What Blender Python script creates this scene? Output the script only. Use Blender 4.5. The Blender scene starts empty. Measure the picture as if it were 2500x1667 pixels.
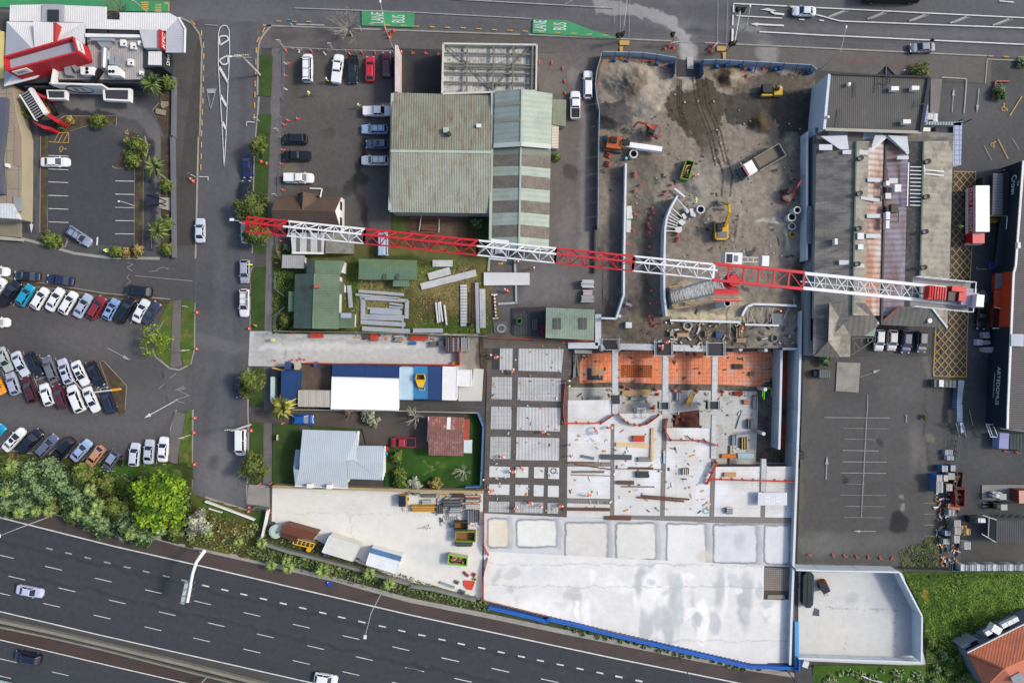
import bpy,bmesh,math,random
import numpy as np
import mathutils;V3=mathutils.Vector;Mx=mathutils.Matrix
from math import cos,sin,pi
def si(n,k,v):n.inputs[k].default_value=v
def vec(*a):return V3(a)
random.seed(7);R=math.radians
C=bpy.context.scene.collection
sc=bpy.context.scene
# - camera, sky, sun, exposure
S=.075;H=125.;CX,CY=1250.,833.5
cam=bpy.data.objects.new('camera',bpy.data.cameras.new('camera'));C.objects.link(cam)
cam.location=(0,0,H);cam.data.sensor_width=36;cam.data.lens=24.;cam.data.clip_start=1;cam.data.clip_end=3000
sc.camera=cam
w=bpy.data.worlds.new('World');sc.world=w;w.use_nodes=True
SUN_EL,SUN_V=41,vec(1.,.16,0)
sky=w.node_tree.nodes.new('ShaderNodeTexSky');sky.sky_type='NISHITA';sky.sun_disc=False
sky.sun_elevation=R(SUN_EL);sky.sun_rotation=math.atan2(SUN_V.x,SUN_V.y)
sky.air_density=1.;sky.dust_density=3.;sky.ozone_density=1.
bg=w.node_tree.nodes['Background'];w.node_tree.links.new(sky.outputs[0],bg.inputs[0]);si(bg,1,.15)
sl=bpy.data.lights.new('sun','SUN');sl.energy=2.;sl.angle=R(8.);sl.color=(1.,.94,.82)
so=bpy.data.objects.new('sun',sl);C.objects.link(so)
sd=SUN_V.normalized()*cos(R(SUN_EL));sd.z=sin(R(SUN_EL))
so.rotation_euler=sd.to_track_quat('Z','Y').to_euler();so.location=(60,10,90)
sc.view_settings.view_transform='Standard';sc.view_settings.look='None';sc.view_settings.exposure=.92;sc.view_settings.gamma=1
sc.render.filter_size=1.
# - places: native photo pixel (2500 wide) at height h -> metres
def P(x,y,h=.0):
 k=(H-h)/H
 return V3(((x-CX)*S*k,-(y-CY)*S*k,h))
ROW=(0,333,667,1000,1333)
def q(t,*v):
 c,r=divmod(t,10);k=4.704 if r==2 else 4.694
 return[(c*500+v[i]/k,ROW[r]+v[i+1]/k)for i in Rn(0,len(v),2)]
def q1(t,x,y):return q(t,x,y)[0]
def W(t,x,y,h):return(*q1(t,x,y),h)
def T(t,x,y,h=.0):return P(*q(t,x,y)[0],h)
# - materials
def lin(v):
 v/=255.
 return v/12.92 if v<=.04045 else((v+.055)/1.055)**2.4
def A(c,k=1.8):return tuple(min(.82,lin(v)**1.08/k*1.04)for v in c)
MATS={}
def M(name,rgb,vr=.18,sc_=(.35,4.),rg=.85,metal=.0,sp=None,sn=None,bump=.0,spec=.3,coat=.0,vcol=False,raw=None,bands=None,grid=None):
 if name in MATS:return MATS[name]
 m=bpy.data.materials.new(name);m.use_nodes=True;MATS[name]=m
 nt=m.node_tree;N=nt.nodes;L=nt.links;b=N['Principled BSDF']
 col=raw or A(rgb)
 def nd(t,**k):
  n=N.new(t)
  for a,v in k.items():setattr(n,a,v)
  return n
 def mix(bt,f,a,c_):
  n=nd('ShaderNodeMix',data_type='RGBA',blend_type=bt)
  if isinstance(f,(int,float)):si(n,0,f)
  else:L.new(f,n.inputs[0])
  for s,v in((6,a),(7,c_)):
   if hasattr(v,'links')or isinstance(v,bpy.types.NodeSocket):L.new(v,n.inputs[s])
   else:si(n,s,(*v,1))
  return n.outputs[2]
 tc=nd('ShaderNodeTexCoord').outputs['Object']
 if vcol:
  cur=nd('ShaderNodeVertexColor',layer_name='Col').outputs[0]
 else:
  cur=nd('ShaderNodeRGB').outputs[0];cur.default_value=(*col,1)
 def noise(scale,det=4,rgh=.6,st=None):
  n=nd('ShaderNodeTexNoise');si(n,'Scale',scale);si(n,'Detail',det);si(n,'Roughness',rgh)
  if st:mp=nd('ShaderNodeMapping');si(mp,'Scale',(*st,1));L.new(tc,mp.inputs[0]);L.new(mp.outputs[0],n.inputs['Vector'])
  else:L.new(tc,n.inputs['Vector'])
  return n.outputs['Fac']
 def ramp(f,p0,p1,c0=(0,0,0),c1=(1,1,1)):
  r_=nd('ShaderNodeValToRGB');L.new(f,r_.inputs[0]);e=r_.color_ramp.elements
  e[0].position=p0;e[1].position=p1;e[0].color=(*c0,1);e[1].color=(*c1,1);return r_.outputs[0]
 hgt=None
 if vr>0:
  for s_,amt in zip(sc_,(vr,vr*.8)):
   f=noise(s_);lo=1-amt;hi=1+amt
   cur=mix('MULTIPLY',1.,cur,ramp(f,.3,.7,(lo,)*3,(hi,)*3))
 if bands:
  bc,ang,pitch,duty=bands
  mp=nd('ShaderNodeMapping');si(mp,'Rotation',(0,0,R(ang)));L.new(tc,mp.inputs[0])
  wv=nd('ShaderNodeTexWave',wave_profile='SAW');si(wv,'Scale',.31416/pitch/1.);L.new(mp.outputs[0],wv.inputs[0])
  cur=mix('MIX',ramp(wv.outputs['Fac'],duty-.01,duty+.01),cur,A(bc))
 if sn:
  rgb2,s2,p0,p1=sn[:4]
  f=noise(s2,6,.65,sn[4:]and sn[4])
  cur=mix('MIX',ramp(f,p0,p1),cur,A(rgb2))
 if sp:
  ang,pitch,amt=sp
  mp=nd('ShaderNodeMapping');si(mp,'Rotation',(0,0,R(ang)));L.new(tc,mp.inputs[0])
  wv=nd('ShaderNodeTexWave');si(wv,'Scale',.31416/pitch);si(wv,'Distortion',.0);L.new(mp.outputs[0],wv.inputs[0])
  cur=mix('MULTIPLY',1.,cur,ramp(wv.outputs['Fac'],.15,.75,(1-amt,)*3,(1+amt*.4,)*3));hgt=wv.outputs['Fac']
 if grid:
  gx,gy,gw,gc=grid
  br=nd('ShaderNodeTexBrick');br.offset=0;si(br,'Scale',1);si(br,'Mortar Size',gw)
  si(br,'Brick Width',gx);si(br,'Row Height',gy);si(br,'Mortar Smooth',.1)
  si(br,'Color1',(0,0,0,1));si(br,'Color2',(0,0,0,1));si(br,'Mortar',(1,1,1,1))
  L.new(tc,br.inputs['Vector']);cur=mix('MIX',br.outputs['Color'],cur,A(gc))
 L.new(cur,b.inputs['Base Color'])
 if bump:
  f=noise(14 if bump<1 else 5,5,.7);bp=nd('ShaderNodeBump');si(bp,'Strength',min(bump,1));si(bp,'Distance',.06)
  L.new(f,bp.inputs['Height']);L.new(bp.outputs[0],b.inputs['Normal'])
 elif hgt is not None:
  bp=nd('ShaderNodeBump');si(bp,'Strength',.5);si(bp,'Distance',.04)
  L.new(hgt,bp.inputs['Height']);L.new(bp.outputs[0],b.inputs['Normal'])
 si(b,'Roughness',rg);si(b,'Metallic',metal)
 si(b,'Specular IOR Level',spec);si(b,'Coat Weight',coat)
 return m
def glass():return M('tinted_glass',(30,38,44),vr=.1,sc_=(1.5,6),rg=.12,spec=.7)
def Fl(name,rgb,vr=.07,**k):return M(name,rgb,vr=vr,**k)
# - mesh collector
F4=[(0,1,2,3)]
def mbx(*a,**k):return MB().box(*a,**k)
def mbr(*a):return MB().bar(*a)
Rn=range;Ru=random.uniform
class MB:
 def __init__(s):s.v=[];s.f=[];s.m=[];s.mats=[];s.smooth=False
 def mi(s,m):
  if m not in s.mats:s.mats.append(m)
  return s.mats.index(m)
 def add(s,vs,fs,m):
  o=len(s.v);i=s.mi(m);s.v+=[tuple(v)for v in vs]
  for f in fs:s.f.append(tuple(o+a for a in f));s.m.append(i)
  return s
 def box(s,c,d,m,rz=.0,top=None):
  x,y,z=d[0]/2,d[1]/2,d[2]/2;cz,sz_=cos(rz),sin(rz);vs=[]
  for k in(-1,1):
   t=1. if(k<0 or top is None)else top
   for a,b in((-1,-1),(1,-1),(1,1),(-1,1)):
    X,Y=a*x*t,b*y*t
    vs.append((c[0]+X*cz-Y*sz_,c[1]+X*sz_+Y*cz,c[2]+k*z))
  return s.add(vs,[(3,2,1,0),(4,5,6,7),(0,1,5,4),(1,2,6,5),(2,3,7,6),(3,0,4,7)],m)
 def prism(s,pts,z0,z1,m,mside=None,cap=True):
  n=len(pts);a=sum(pts[i][0]*pts[(i+1)%n][1]-pts[(i+1)%n][0]*pts[i][1]for i in Rn(n))
  if a<0:pts=pts[::-1]
  vs=[(p[0],p[1],z0)for p in pts]+[(p[0],p[1],z1)for p in pts]
  if cap:s.add(vs,[tuple(Rn(n,2*n)),tuple(Rn(n-1,-1,-1))],m)
  s.add(vs,[(i,(i+1)%n,n+(i+1)%n,n+i)for i in Rn(n)],mside or m);return s
 def bar(s,p,q_,wd,ht,m):
  p=V3(p);q_=V3(q_);d=q_-p
  if d.length<1e-5:return s
  d.normalize();up=vec(0,0,1)if abs(d.z)<.95 else vec(1,0,0)
  r=d.cross(up).normalized();u=r.cross(d).normalized();vs=[]
  for e in(p,q_):
   for a,b in((-1,-1),(1,-1),(1,1),(-1,1)):vs.append(e+r*a*wd/2+u*b*ht/2)
  return s.add(vs,[(0,1,2,3),(7,6,5,4),(4,5,1,0),(5,6,2,1),(6,7,3,2),(7,4,0,3)],m)
 def tube(s,path,r,m,n=8,caps=True):
  path=[V3(p)for p in path];rr=r if isinstance(r,(list,tuple))else[r]*len(path);vs=[]
  for i,p in enumerate(path):
   d=(path[min(i+1,len(path)-1)]-path[max(i-1,0)]).normalized()
   up=vec(0,0,1)if abs(d.z)<.9 else vec(1,0,0)
   a=d.cross(up).normalized();b=d.cross(a).normalized()
   for k in Rn(n):t=2*pi*k/n;vs.append(p+(a*cos(t)+b*sin(t))*rr[i])
  fs=[(i*n+k,i*n+(k+1)%n,(i+1)*n+(k+1)%n,(i+1)*n+k)for i in Rn(len(path)-1)for k in Rn(n)]
  if caps:fs+=[tuple(Rn(n-1,-1,-1)),tuple(Rn((len(path)-1)*n,len(path)*n))]
  return s.add(vs,fs,m)
 def cyl(s,c,r,h,m,n=16,r2=None):
  return s.tube([(c[0],c[1],c[2]),(c[0],c[1],c[2]+h)],[r,r if r2 is None else r2],m,n)
 def ring(s,c,r,ri,h,m,n=24,mi=None):
  vs=[]
  for z in(c[2],c[2]+h):
   for rr in(r,ri):
    for k in Rn(n):t=2*pi*k/n;vs.append((c[0]+rr*cos(t),c[1]+rr*sin(t),z))
  for k in Rn(n):
   j=(k+1)%n
   s.add([vs[i]for i in(k,j,2*n+j,2*n+k)],F4,m)
   s.add([vs[i]for i in(n+k,n+j,3*n+j,3*n+k)],[(3,2,1,0)],mi or m)
   s.add([vs[i]for i in(2*n+k,2*n+j,3*n+j,3*n+k)],F4,m)
  return s
 def ball(s,c,r,m,n=8,k=6,sc3=(1,1,1),jit=.0):
  vs=[];fs=[]
  for i in Rn(k+1):
   ph=pi*i/k
   for j in Rn(n):
    t=2*pi*j/n;q_=1+Ru(-jit,jit)
    vs.append((c[0]+r*sc3[0]*q_*sin(ph)*cos(t),c[1]+r*sc3[1]*q_*sin(ph)*sin(t),c[2]+r*sc3[2]*q_*cos(ph)))
  for i in Rn(k):
   for j in Rn(n):fs.append((i*n+j,(i+1)*n+j,(i+1)*n+(j+1)%n,i*n+(j+1)%n))
  return s.add(vs,fs,m)
 def quad(s,a,b,c,d,m):return s.add([a,b,c,d],F4,m)
 def mesh(s,name):
  me=bpy.data.meshes.new(name);me.from_pydata(s.v,[],s.f)
  for m in s.mats:me.materials.append(m)
  me.polygons.foreach_set('material_index',s.m)
  if s.smooth:me.polygons.foreach_set('use_smooth',[True]*len(s.f))
  me.update();return me
def props(o,Lb=None,cat=None,gp_=None,kd=None):
 if Lb:o['label']=Lb
 if cat:o['category']=cat
 if gp_:o['group']=gp_
 if kd:o['kind']=kd
 return o
def Pt(name,mb,parent=None,Lb=None,cat=None,gp_=None,kd=None,loc=None,rz=.0):
 me=mb.mesh(name)if isinstance(mb,MB)else mb
 o=bpy.data.objects.new(name,me);C.objects.link(o)
 if parent:o.parent=parent
 if loc is not None:o.location=loc
 o.rotation_euler=(0,0,rz)
 return props(o,Lb,cat,gp_,kd)
def Tg(name,Lb,cat,loc=(0,0,0),rz=.0,gp_=None):
 o=bpy.data.objects.new(name,None);o.empty_display_size=.3;C.objects.link(o);o.location=loc;o.rotation_euler=(0,0,rz)
 return props(o,Lb,cat,gp_)
def dup(root,loc,rz=.0,Lb=None,gp_=None,scale=None):
 r=root.copy();C.objects.link(r);r.location=loc;r.rotation_euler=(0,0,rz)
 if scale:r.scale=scale if isinstance(scale,tuple)else(scale,)*3
 if Lb:r['label']=Lb
 if gp_:r['group']=gp_
 for ch in list(root.children):
  c=ch.copy();C.objects.link(c);c.parent=r
  for g in list(ch.children):
   d=g.copy();C.objects.link(d);d.parent=c
 return r
ZL=[.012]
def nz():ZL[0]+=.004;return ZL[0]
def Sh(name,px,m,z=None,kd='structure',**k):
 z=nz()if z is None else z
 pts=[P(x,y,z)for x,y in px];n=len(pts)
 if sum(pts[i].x*pts[(i+1)%n].y-pts[(i+1)%n].x*pts[i].y for i in Rn(n))<0:pts=pts[::-1]
 return Pt(name,MB().add(pts,[tuple(Rn(n))],m),kd=kd,**k)
def text(body,loc,size,m,rz=.0,rx=.0,ry=.0,parent=None,name='lettering',sx=1.,sy=1.,mat_world=None,ext=.01):
 cu=bpy.data.curves.new(name,'FONT');cu.body=body;cu.size=size;cu.align_x='CENTER';cu.align_y='CENTER';cu.extrude=ext
 cu.materials.append(m);o=bpy.data.objects.new(name,cu);C.objects.link(o)
 if mat_world is not None:o.matrix_world=mat_world
 else:o.location=loc;o.rotation_euler=(rx,ry,rz)
 o.scale=(sx,sy,1)
 if parent:o.parent=parent
 return o
def Wt_(body,o_,dirx,up,size,m,parent,name='lettering',off=.03,sx=1.):
 X=V3(dirx).normalized();Y=V3(up).normalized();Z=X.cross(Y)
 mw=Mx((X,Y,Z)).transposed().to_4x4();mw.translation=V3(o_)+Z*off
 cu=bpy.data.curves.new(name,'FONT');cu.body=body;cu.size=size;cu.align_x='CENTER';cu.align_y='CENTER';cu.extrude=.01
 cu.materials.append(m);o=bpy.data.objects.new(name,cu);C.objects.link(o)
 o.parent=parent
 o.matrix_basis=mw@Mx.Diagonal((sx,1,1,1));return o
# - noise and vertex coloured ground patches
def _h(ix,iy,se):
 n=(ix.astype(np.int64)*374761393+iy.astype(np.int64)*668265263+se*974634777)&0x7fffffff
 n=((n^(n>>13))*1274126177)&0x7fffffff
 return((n^(n>>16))&0xffff)/65535.
def vn(x,y,s,se=0):
 x=x/s;y=y/s;ix=np.floor(x);iy=np.floor(y);fx=x-ix;fy=y-iy
 fx=fx*fx*(3-2*fx);fy=fy*fy*(3-2*fy)
 a=_h(ix,iy,se);b=_h(ix+1,iy,se);c=_h(ix,iy+1,se);d=_h(ix+1,iy+1,se)
 return(a*(1-fx)+b*fx)*(1-fy)+(c*(1-fx)+d*fx)*fy
def fbm(x,y,s,se=0,o=5):
 t=0;a=.5;tot=0
 for i in Rn(o):t=t+a*vn(x+17*i,y-31*i,s,se+i);tot+=a;a*=.55;s/=2.03
 return t/tot
def sd_(X,Y,pts):
 d=np.full(X.shape,1e9)
 for(x0,y0),(x1,y1)in zip(pts[:-1],pts[1:]):
  dx,dy=x1-x0,y1-y0;L2=dx*dx+dy*dy+1e-9
  t=np.clip(((X-x0)*dx+(Y-y0)*dy)/L2,0,1)
  d=np.minimum(d,np.hypot(X-x0-t*dx,Y-y0-t*dy))
 return d
def In(X,Y,poly):
 r=np.zeros(X.shape,bool);n=len(poly)
 for i in Rn(n):
  x0,y0=poly[i];x1,y1=poly[(i+1)%n]
  if y0==y1:continue
  c=((y0>Y)!=(y1>Y))&(X<(x1-x0)*(Y-y0)/(y1-y0)+x0);r^=c
 return r
def Pa(name,quad,step,base,bs=(),ms_=(),z=None,mat=None,rough_h=.0,clip=None,warp=6,se=1,mt=.06,kd='structure',stripes=None):
 """quad: 4 px corners (tl,tr,br,bl). blobs: ('e',cx,cy,rx,ry,ang,rgb,alpha,soft) | ('p',pts,width,rgb,alpha,soft) | ('q',poly,rgb,alpha)"""
 z=nz()if z is None else z
 tl,tr,br,bl=[np.array(v,float)for v in quad]
 nx=max(2,int(max(np.hypot(*(tr-tl)),np.hypot(*(br-bl)))/step));ny=max(2,int(max(np.hypot(*(bl-tl)),np.hypot(*(br-tr)))/step))
 u,v=np.meshgrid(np.linspace(0,1,nx+1),np.linspace(0,1,ny+1))
 X=(tl[0]*(1-u)+tr[0]*u)*(1-v)+(bl[0]*(1-u)+br[0]*u)*v
 Y=(tl[1]*(1-u)+tr[1]*u)*(1-v)+(bl[1]*(1-u)+br[1]*u)*v
 wx=X+warp*2*(fbm(X,Y,22,se+40)-.5)*2;wy=Y+warp*2*(fbm(X,Y,22,se+50)-.5)*2
 col=np.empty(X.shape+(3,));col[:]=A(base)
 for b in bs:
  if b[0]=='e':
   _,cx,cy,rx,ry,ang,rgb,al,soft=b;ca,sa=cos(R(ang)),sin(R(ang))
   dx,dy=wx-cx,wy-cy;d=np.hypot((dx*ca+dy*sa)/rx,(-dx*sa+dy*ca)/ry)
   wgt=np.clip((1-d)/soft+.5,0,1)
  elif b[0]=='p':
   _,pts,wd,rgb,al,soft=b;wgt=np.clip((1-sd_(X if soft<.5 else wx,Y if soft<.5 else wy,pts)/wd)/soft+.5,0,1)
  else:
   pts,rgb,al=b[1:4];wgt=In(wx,wy,pts)*1. if b[4:]else In(X,Y,pts)*1.
  wgt=wgt*wgt*(3-2*wgt)*al
  if len(b)and b[0]!='q':wgt=wgt*np.clip(.7+.8*fbm(X,Y,30,se+9),0,1)
  col=col*(1-wgt[...,None])+np.array(A(rgb))*wgt[...,None]
 f=1+mt*4*(fbm(X,Y,90,se+3)-.5)+mt*3*(fbm(X,Y,9,se+5,3)-.5)
 col=np.clip(col*f[...,None],.005,.85)
 Z=np.full(X.shape,float(z))
 if rough_h:Z+=rough_h*(fbm(X,Y,16,se+20)-.35)
 for(cx,cy,rx,ry,ang,hh)in ms_:
  ca,sa=cos(R(ang)),sin(R(ang));dx,dy=X-cx,Y-cy
  d=np.hypot((dx*ca+dy*sa)/rx,(-dx*sa+dy*ca)/ry)
  Z+=hh*np.clip(1-d,0,1)**1.1*(.75+.5*fbm(X,Y,12,se+31))
 k=(H-Z)/H;VX=(X-CX)*S*k;VY=-(Y-CY)*S*k
 vs=np.stack([VX,VY,Z],-1).reshape(-1,3)
 idx=np.arange(vs.shape[0]).reshape(ny+1,nx+1)
 F=np.stack([idx[:-1,:-1],idx[1:,:-1],idx[1:,1:],idx[:-1,1:]],-1).reshape(-1,4)
 if clip is not None:
  mx=(X[:-1,:-1]+X[1:,1:]).ravel()/2;my=(Y[:-1,:-1]+Y[1:,1:]).ravel()/2;F=F[In(mx,my,clip)]
 me=bpy.data.meshes.new(name);me.from_pydata(vs.tolist(),[],F.tolist())
 ca=me.color_attributes.new('Col','FLOAT_COLOR','POINT')
 ca.data.foreach_set('color',np.concatenate([col.reshape(-1,3),np.ones((vs.shape[0],1))],1).ravel())
 me.materials.append(mat or M('ground_tint',(0,0,0),vcol=True,vr=.10,sc_=(1.2,9.),rg=.95,spec=.15))
 if rough_h or ms_:me.polygons.foreach_set('use_smooth',[True]*len(F))
 me.update()
 return Pt(name,me,kd=kd)
#  GROUND
HX0,HX1,HY0,HY1=1388,1957,851,1142
base_m=M('old_asphalt',(92,91,90),vr=.18,sc_=(.08,3.),sn=((74,73,72),.25,.5,.75),rg=.95,spec=.15)
g=MB();B0=-9000;B1=11000
for(x0,y0,x1,y1)in((B0,B0,B1,HY0),(B0,HY1,B1,B1),(B0,HY0,HX0,HY1),(HX1,HY0,B1,HY1)):
 a=[P(x,y)for x,y in((x0,y1),(x1,y1),(x1,y0),(x0,y0))];g.add(a,F4,base_m)
Pt('ground',g,kd='structure')
PZ=-4.
dirt_wall=M('cut_soil',(112,104,94),vr=.3,sc_=(.6,4),sn=((80,72,64),.7,.5,.6))
def wallface(name,a,b,z0,z1,t,m,Lb,cat='wall',gp_=None):
 """a,b px at height z1 (top edge); a real wall of thickness t"""
 p0=P(a[0],a[1],z1);p1=P(b[0],b[1],z1)
 return Pt(name,mbr((p0.x,p0.y,(z0+z1)/2),(p1.x,p1.y,(z0+z1)/2),t,z1-z0,m),Lb=Lb,cat=cat,gp_=gp_)
f=MB()
x0,y0,_=P(HX0,HY1);x1,y1,_=P(HX1,HY0)
f.box(((x0+x1)/2,(y0+y1)/2,PZ-.5),(x1-x0+2,y1-y0+2,.9),dirt_wall)
for c,d in((((x0+x1)/2,y0-.3,PZ/2-.05),(x1-x0+1.2,.6,-PZ)),(((x0+x1)/2,y1+.3,PZ/2-.05),(x1-x0+1.2,.6,-PZ)),((x0-.3,(y0+y1)/2,PZ/2-.06),(.6,y1-y0,-PZ)),((x1+.3,(y0+y1)/2,PZ/2-.06),(.6,y1-y0,-PZ))):
 f.box(c,d,dirt_wall)
Pt('excavation_ground',f,kd='structure')
def Zs(name,px,m,z,**k):
 return Sh(name,px,m,z=z,**k)
org=M('orange_membrane',(238,146,100),vr=.25,sc_=(.25,1.6),rg=.5,sn=((206,172,154),.3,.5,.68),grid=(.75,.75,.03,(176,102,70)))
Zs('membrane_ground',q(22,1950,1260,1950,1040,2010,930,2352,900)+q(32,60,900,450,885,460,940,680,930,700,905,1050,905,1290,905,1800,890,1830,1000,1825,1180,1650,1320,1640,1300,1180,1275,620,1270,50,1250),org,PZ+.01)
Zs('membrane_ground',q(32,1925,880,2035,880,2030,1440,1915,1440),M('red_membrane',(176,74,48),vr=.2,sc_=(.4,3),rg=.5),PZ+.012)
Zs('membrane_ground',q(33,1900,135,1990,135,1985,455,1890,450),MATS['red_membrane'],PZ+.014)
conc_low=M('basement_concrete',(196,197,195),vr=.1,sc_=(.3,2),sn=((160,158,150),.35,.55,.72),grid=(5.2,4.6,.03,(170,170,168)))
Zs('basement_floor',q(22,1815,1310,2352,1310)+q(32,40,1330,1640,1355,1650,1566)+q(33,1620,600,2070,610,2070,720)+[(1385,1160)],conc_low,PZ+.02)
# - roads
dust=(168,167,166)
bs=[('q',[(1030,30),(1180,36),(1180,60),(1030,54)],(100,100,104),.6),('q',[(1990,90),(2160,98),(2160,128),(1990,120)],(98,98,100),.6),('p',[(700,45),(1300,70),(2500,124)],1.5,(120,120,122),.6,.4),('p',[(500,8),(1400,40),(2500,92)],8,(114,114,117),.5,1.2),('p',[(1676,190),(1678,110),(1660,72),(1615,42),(1530,24),(1400,20)],13,dust,.2,1.4),('p',[(1692,190),(1694,100),(1672,50),(1650,10),(1630,-20)],9,(150,150,150),.2,1.5),('p',[(1878,190),(1872,110),(1850,72),(1800,52)],14,(150,149,148),.6,1.5),('e',1650,70,60,40,40,(132,133,134),.5,1.4),('p',[(0,-10),(1000,12),(2500,60)],20,(86,87,92),.45,1.2),('p',[(640,48),(1500,72),(2500,118)],12,(92,93,97),.5,1.2),('e',2200,20,400,40,2,(96,98,100),.5,1),('e',560,30,120,60,0,(112,113,118),.5,1)]
for i in Rn(16):
 o_=i*4-30
 bs.append(('p',[(1676+o_*.3,160),(1674+o_*.4,96+abs(o_)*.2),(1640+o_*.2,52-o_*.3),(1560,26-o_*.45),(1450,18-o_*.5)],2,(170,170,170),.38,.5))
Pa('main_road',[(-200,-250),(2700,-250),(2700,151),(-200,22)],4,(106,106,109),bs,se=3,mt=.045)
Pa('side_street',[(484,47),(640,54),(605,1243),(468,1206)],4,(99,99,102),[('q',[(484,640),(520,640),(520,760),(480,760)],(92,92,96),.7),('q',[(560,300),(612,300),(611,430),(562,430)],(104,104,106),.6),('q',[(500,880),(545,880),(545,930),(500,930)],(108,107,108),.6),('p',[(545,60),(538,1200)],1.5,(112,112,114),.7,.4),('e',585,1183,4,4,0,(60,60,62),1,.4),('p',[(500,1060),(560,700),(540,400)],12,(88,88,92),.6,1),('p',[(560,60),(550,600),(540,1200)],26,(104,105,110),.6,1),('p',[(600,60),(585,600),(570,1200)],10,(90,91,98),.5,1),('e',540,1150,60,90,0,(128,128,130),.6,1.2),('e',520,1130,14,20,10,(78,78,82),.6,1),('p',[(488,830),(570,850),(605,850)],14,(120,120,122),.5,1.3)],se=5,mt=.03)
Pa('footpath',[(618,62),(1500,100),(1500,132),(640,118)],5,(107,103,102),[('e',700,90,40,12,0,(90,87,86),.7,.6),('e',1150,95,200,12,2,(98,94,92),.6,1)],se=8)
Pa('footpath',[(1495,98),(2420,141),(2420,205),(1460,130)],5,(110,107,104),[('p',[(1678,190),(1676,100)],16,(178,176,172),.9,.8),('p',[(1692,190),(1696,100)],9,(170,170,168),.7,.8),('p',[(1878,170),(1872,110)],22,(160,158,156),.7,1),('e',2080,150,60,8,3,(120,96,88),.6,.6),('e',2200,160,50,8,3,(118,98,90),.5,.6)],se=9)
Pa('footpath',[(484,96),(497,96),(480,600),(415,600)],5,(84,80,78),[],se=11)
Pa('footpath',[(664,118),(688,118),(668,812),(645,812)],5,(121,117,118),[('e',655,740,12,30,0,(140,134,134),.6,1)],se=12,mt=.04)
Pa('footpath',[(645,888),(664,888),(664,1190),(642,1190)],5,(110,106,106),[('e',652,1120,10,60,0,(128,124,122),.7,1)],se=13,mt=.04)
Pa('car_park_asphalt',[(-500,560),(478,610),(468,1190),(-500,1170)],5,(95,94,94),[('q',[(395,900),(470,900),(470,985),(398,985)],(104,103,102),.6),('p',[(396,905),(408,980),(430,1010)],1.2,(60,60,60),.8,.4),('p',[(100,760),(250,790),(400,850),(440,930)],12,(106,104,103),.6,1),('p',[(0,1010),(200,1040),(380,1040),(440,960)],14,(104,103,103),.6,1),('e',60,860,60,60,0,(84,83,83),.6,1),('e',250,830,130,40,10,(108,106,106),.7,1),('e',60,770,100,40,0,(88,86,86),.7,1),('e',300,640,200,25,8,(86,88,91),.6,1),('e',330,1010,120,60,-20,(108,107,108),.5,1),('e',130,1030,140,25,12,(102,102,104),.6,1)],se=14,mt=.03)
Pa('restaurant_yard_asphalt',[(0,225),(418,235),(412,620),(0,560)],5,(80,82,87),[('p',[(120,245),(200,255),(300,262),(360,300),(390,350),(395,640)],20,(126,124,122),.8,.9),('p',[(125,268),(250,280),(330,300),(372,350),(372,620)],8,(58,60,66),.9,.7),('p',[(60,300),(62,600)],6,(62,64,68),.7,.6),('p',[(90,300),(90,600)],5,(108,108,110),.5,.8),('e',330,300,60,40,0,(104,103,103),.6,1.2)],se=15,mt=.05)
Pa('yard_asphalt',[(690,118),(958,118),(957,600),(668,600)],4,(100,96,94),[('p',q(11,1840,60,1790,300,1700,500,1720,620,1800,760,1830,900,1850,1060),8,(58,58,56),.85,.5),('e',880,440,26,14,0,(60,60,58),.8,.5),('e',850,460,10,18,20,(62,62,60),.8,.5),('e',830,220,60,30,0,(112,108,105),.6,1),('e',720,200,12,50,0,(76,84,64),.5,.8),('e',710,420,22,34,0,(126,122,108),.6,.8),('e',800,320,20,10,0,(86,82,80),.7,.4),('e',900,590,60,30,0,(84,80,76),.6,1),('e',790,470,60,14,0,(84,84,74),.6,.8),('e',870,520,20,60,8,(92,88,78),.5,.7)],se=16,mt=.06)
Pa('yard_asphalt',[(957,118),(1085,122),(1085,230),(957,230)],4,(72,72,74),[('e',980,180,12,40,0,(100,92,74),.5,1)],se=17)
Pa('yard_asphalt',[(1310,130),(1470,130),(1460,640),(1340,640)],4,(114,109,106),[('p',[(1430,640),(1425,500),(1430,300),(1400,180)],12,(144,140,138),.6,1.2),('e',1390,420,16,22,0,(84,80,78),.8,.6),('e',1350,210,24,30,0,(130,126,120),.6,1.2),('e',1380,560,20,70,4,(126,122,122),.6,1.2),('p',[(1445,200),(1445,400)],5,(90,96,66),.5,1.2)],se=18,mt=.07)
Pa('yard_asphalt',[(1180,600),(1530,620),(1530,830),(1190,830)],4,(112,108,106),[('e',1330,700,80,40,0,(126,122,121),.7,1),('e',1400,780,60,14,0,(98,96,72),.7,.8),('e',1250,690,30,30,0,(92,90,88),.7,1),('e',1210,780,14,40,0,(104,110,62),.8,.7)],se=19,mt=.07)
Pa('yard_grass_ground',[(665,600),(1200,600),(1200,815),(665,815)],3,(104,104,62),[('e',700,700,40,120,0,(58,86,38),.9,.6),('e',1110,700,90,60,10,(146,130,92),.8,.9),('e',1060,660,60,24,-14,(84,112,48),.8,.7),('e',920,740,60,50,0,(150,138,96),.8,.7),('e',860,700,16,70,0,(70,98,46),.9,.6),('e',1180,650,20,60,0,(120,116,60),.8,.8),('e',1100,800,100,16,0,(88,116,48),.9,.7),('e',1050,740,30,24,0,(106,92,70),.8,.6),('e',960,640,100,14,0,(60,76,40),.8,.8)],se=20,mt=.13,rough_h=.25)
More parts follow.
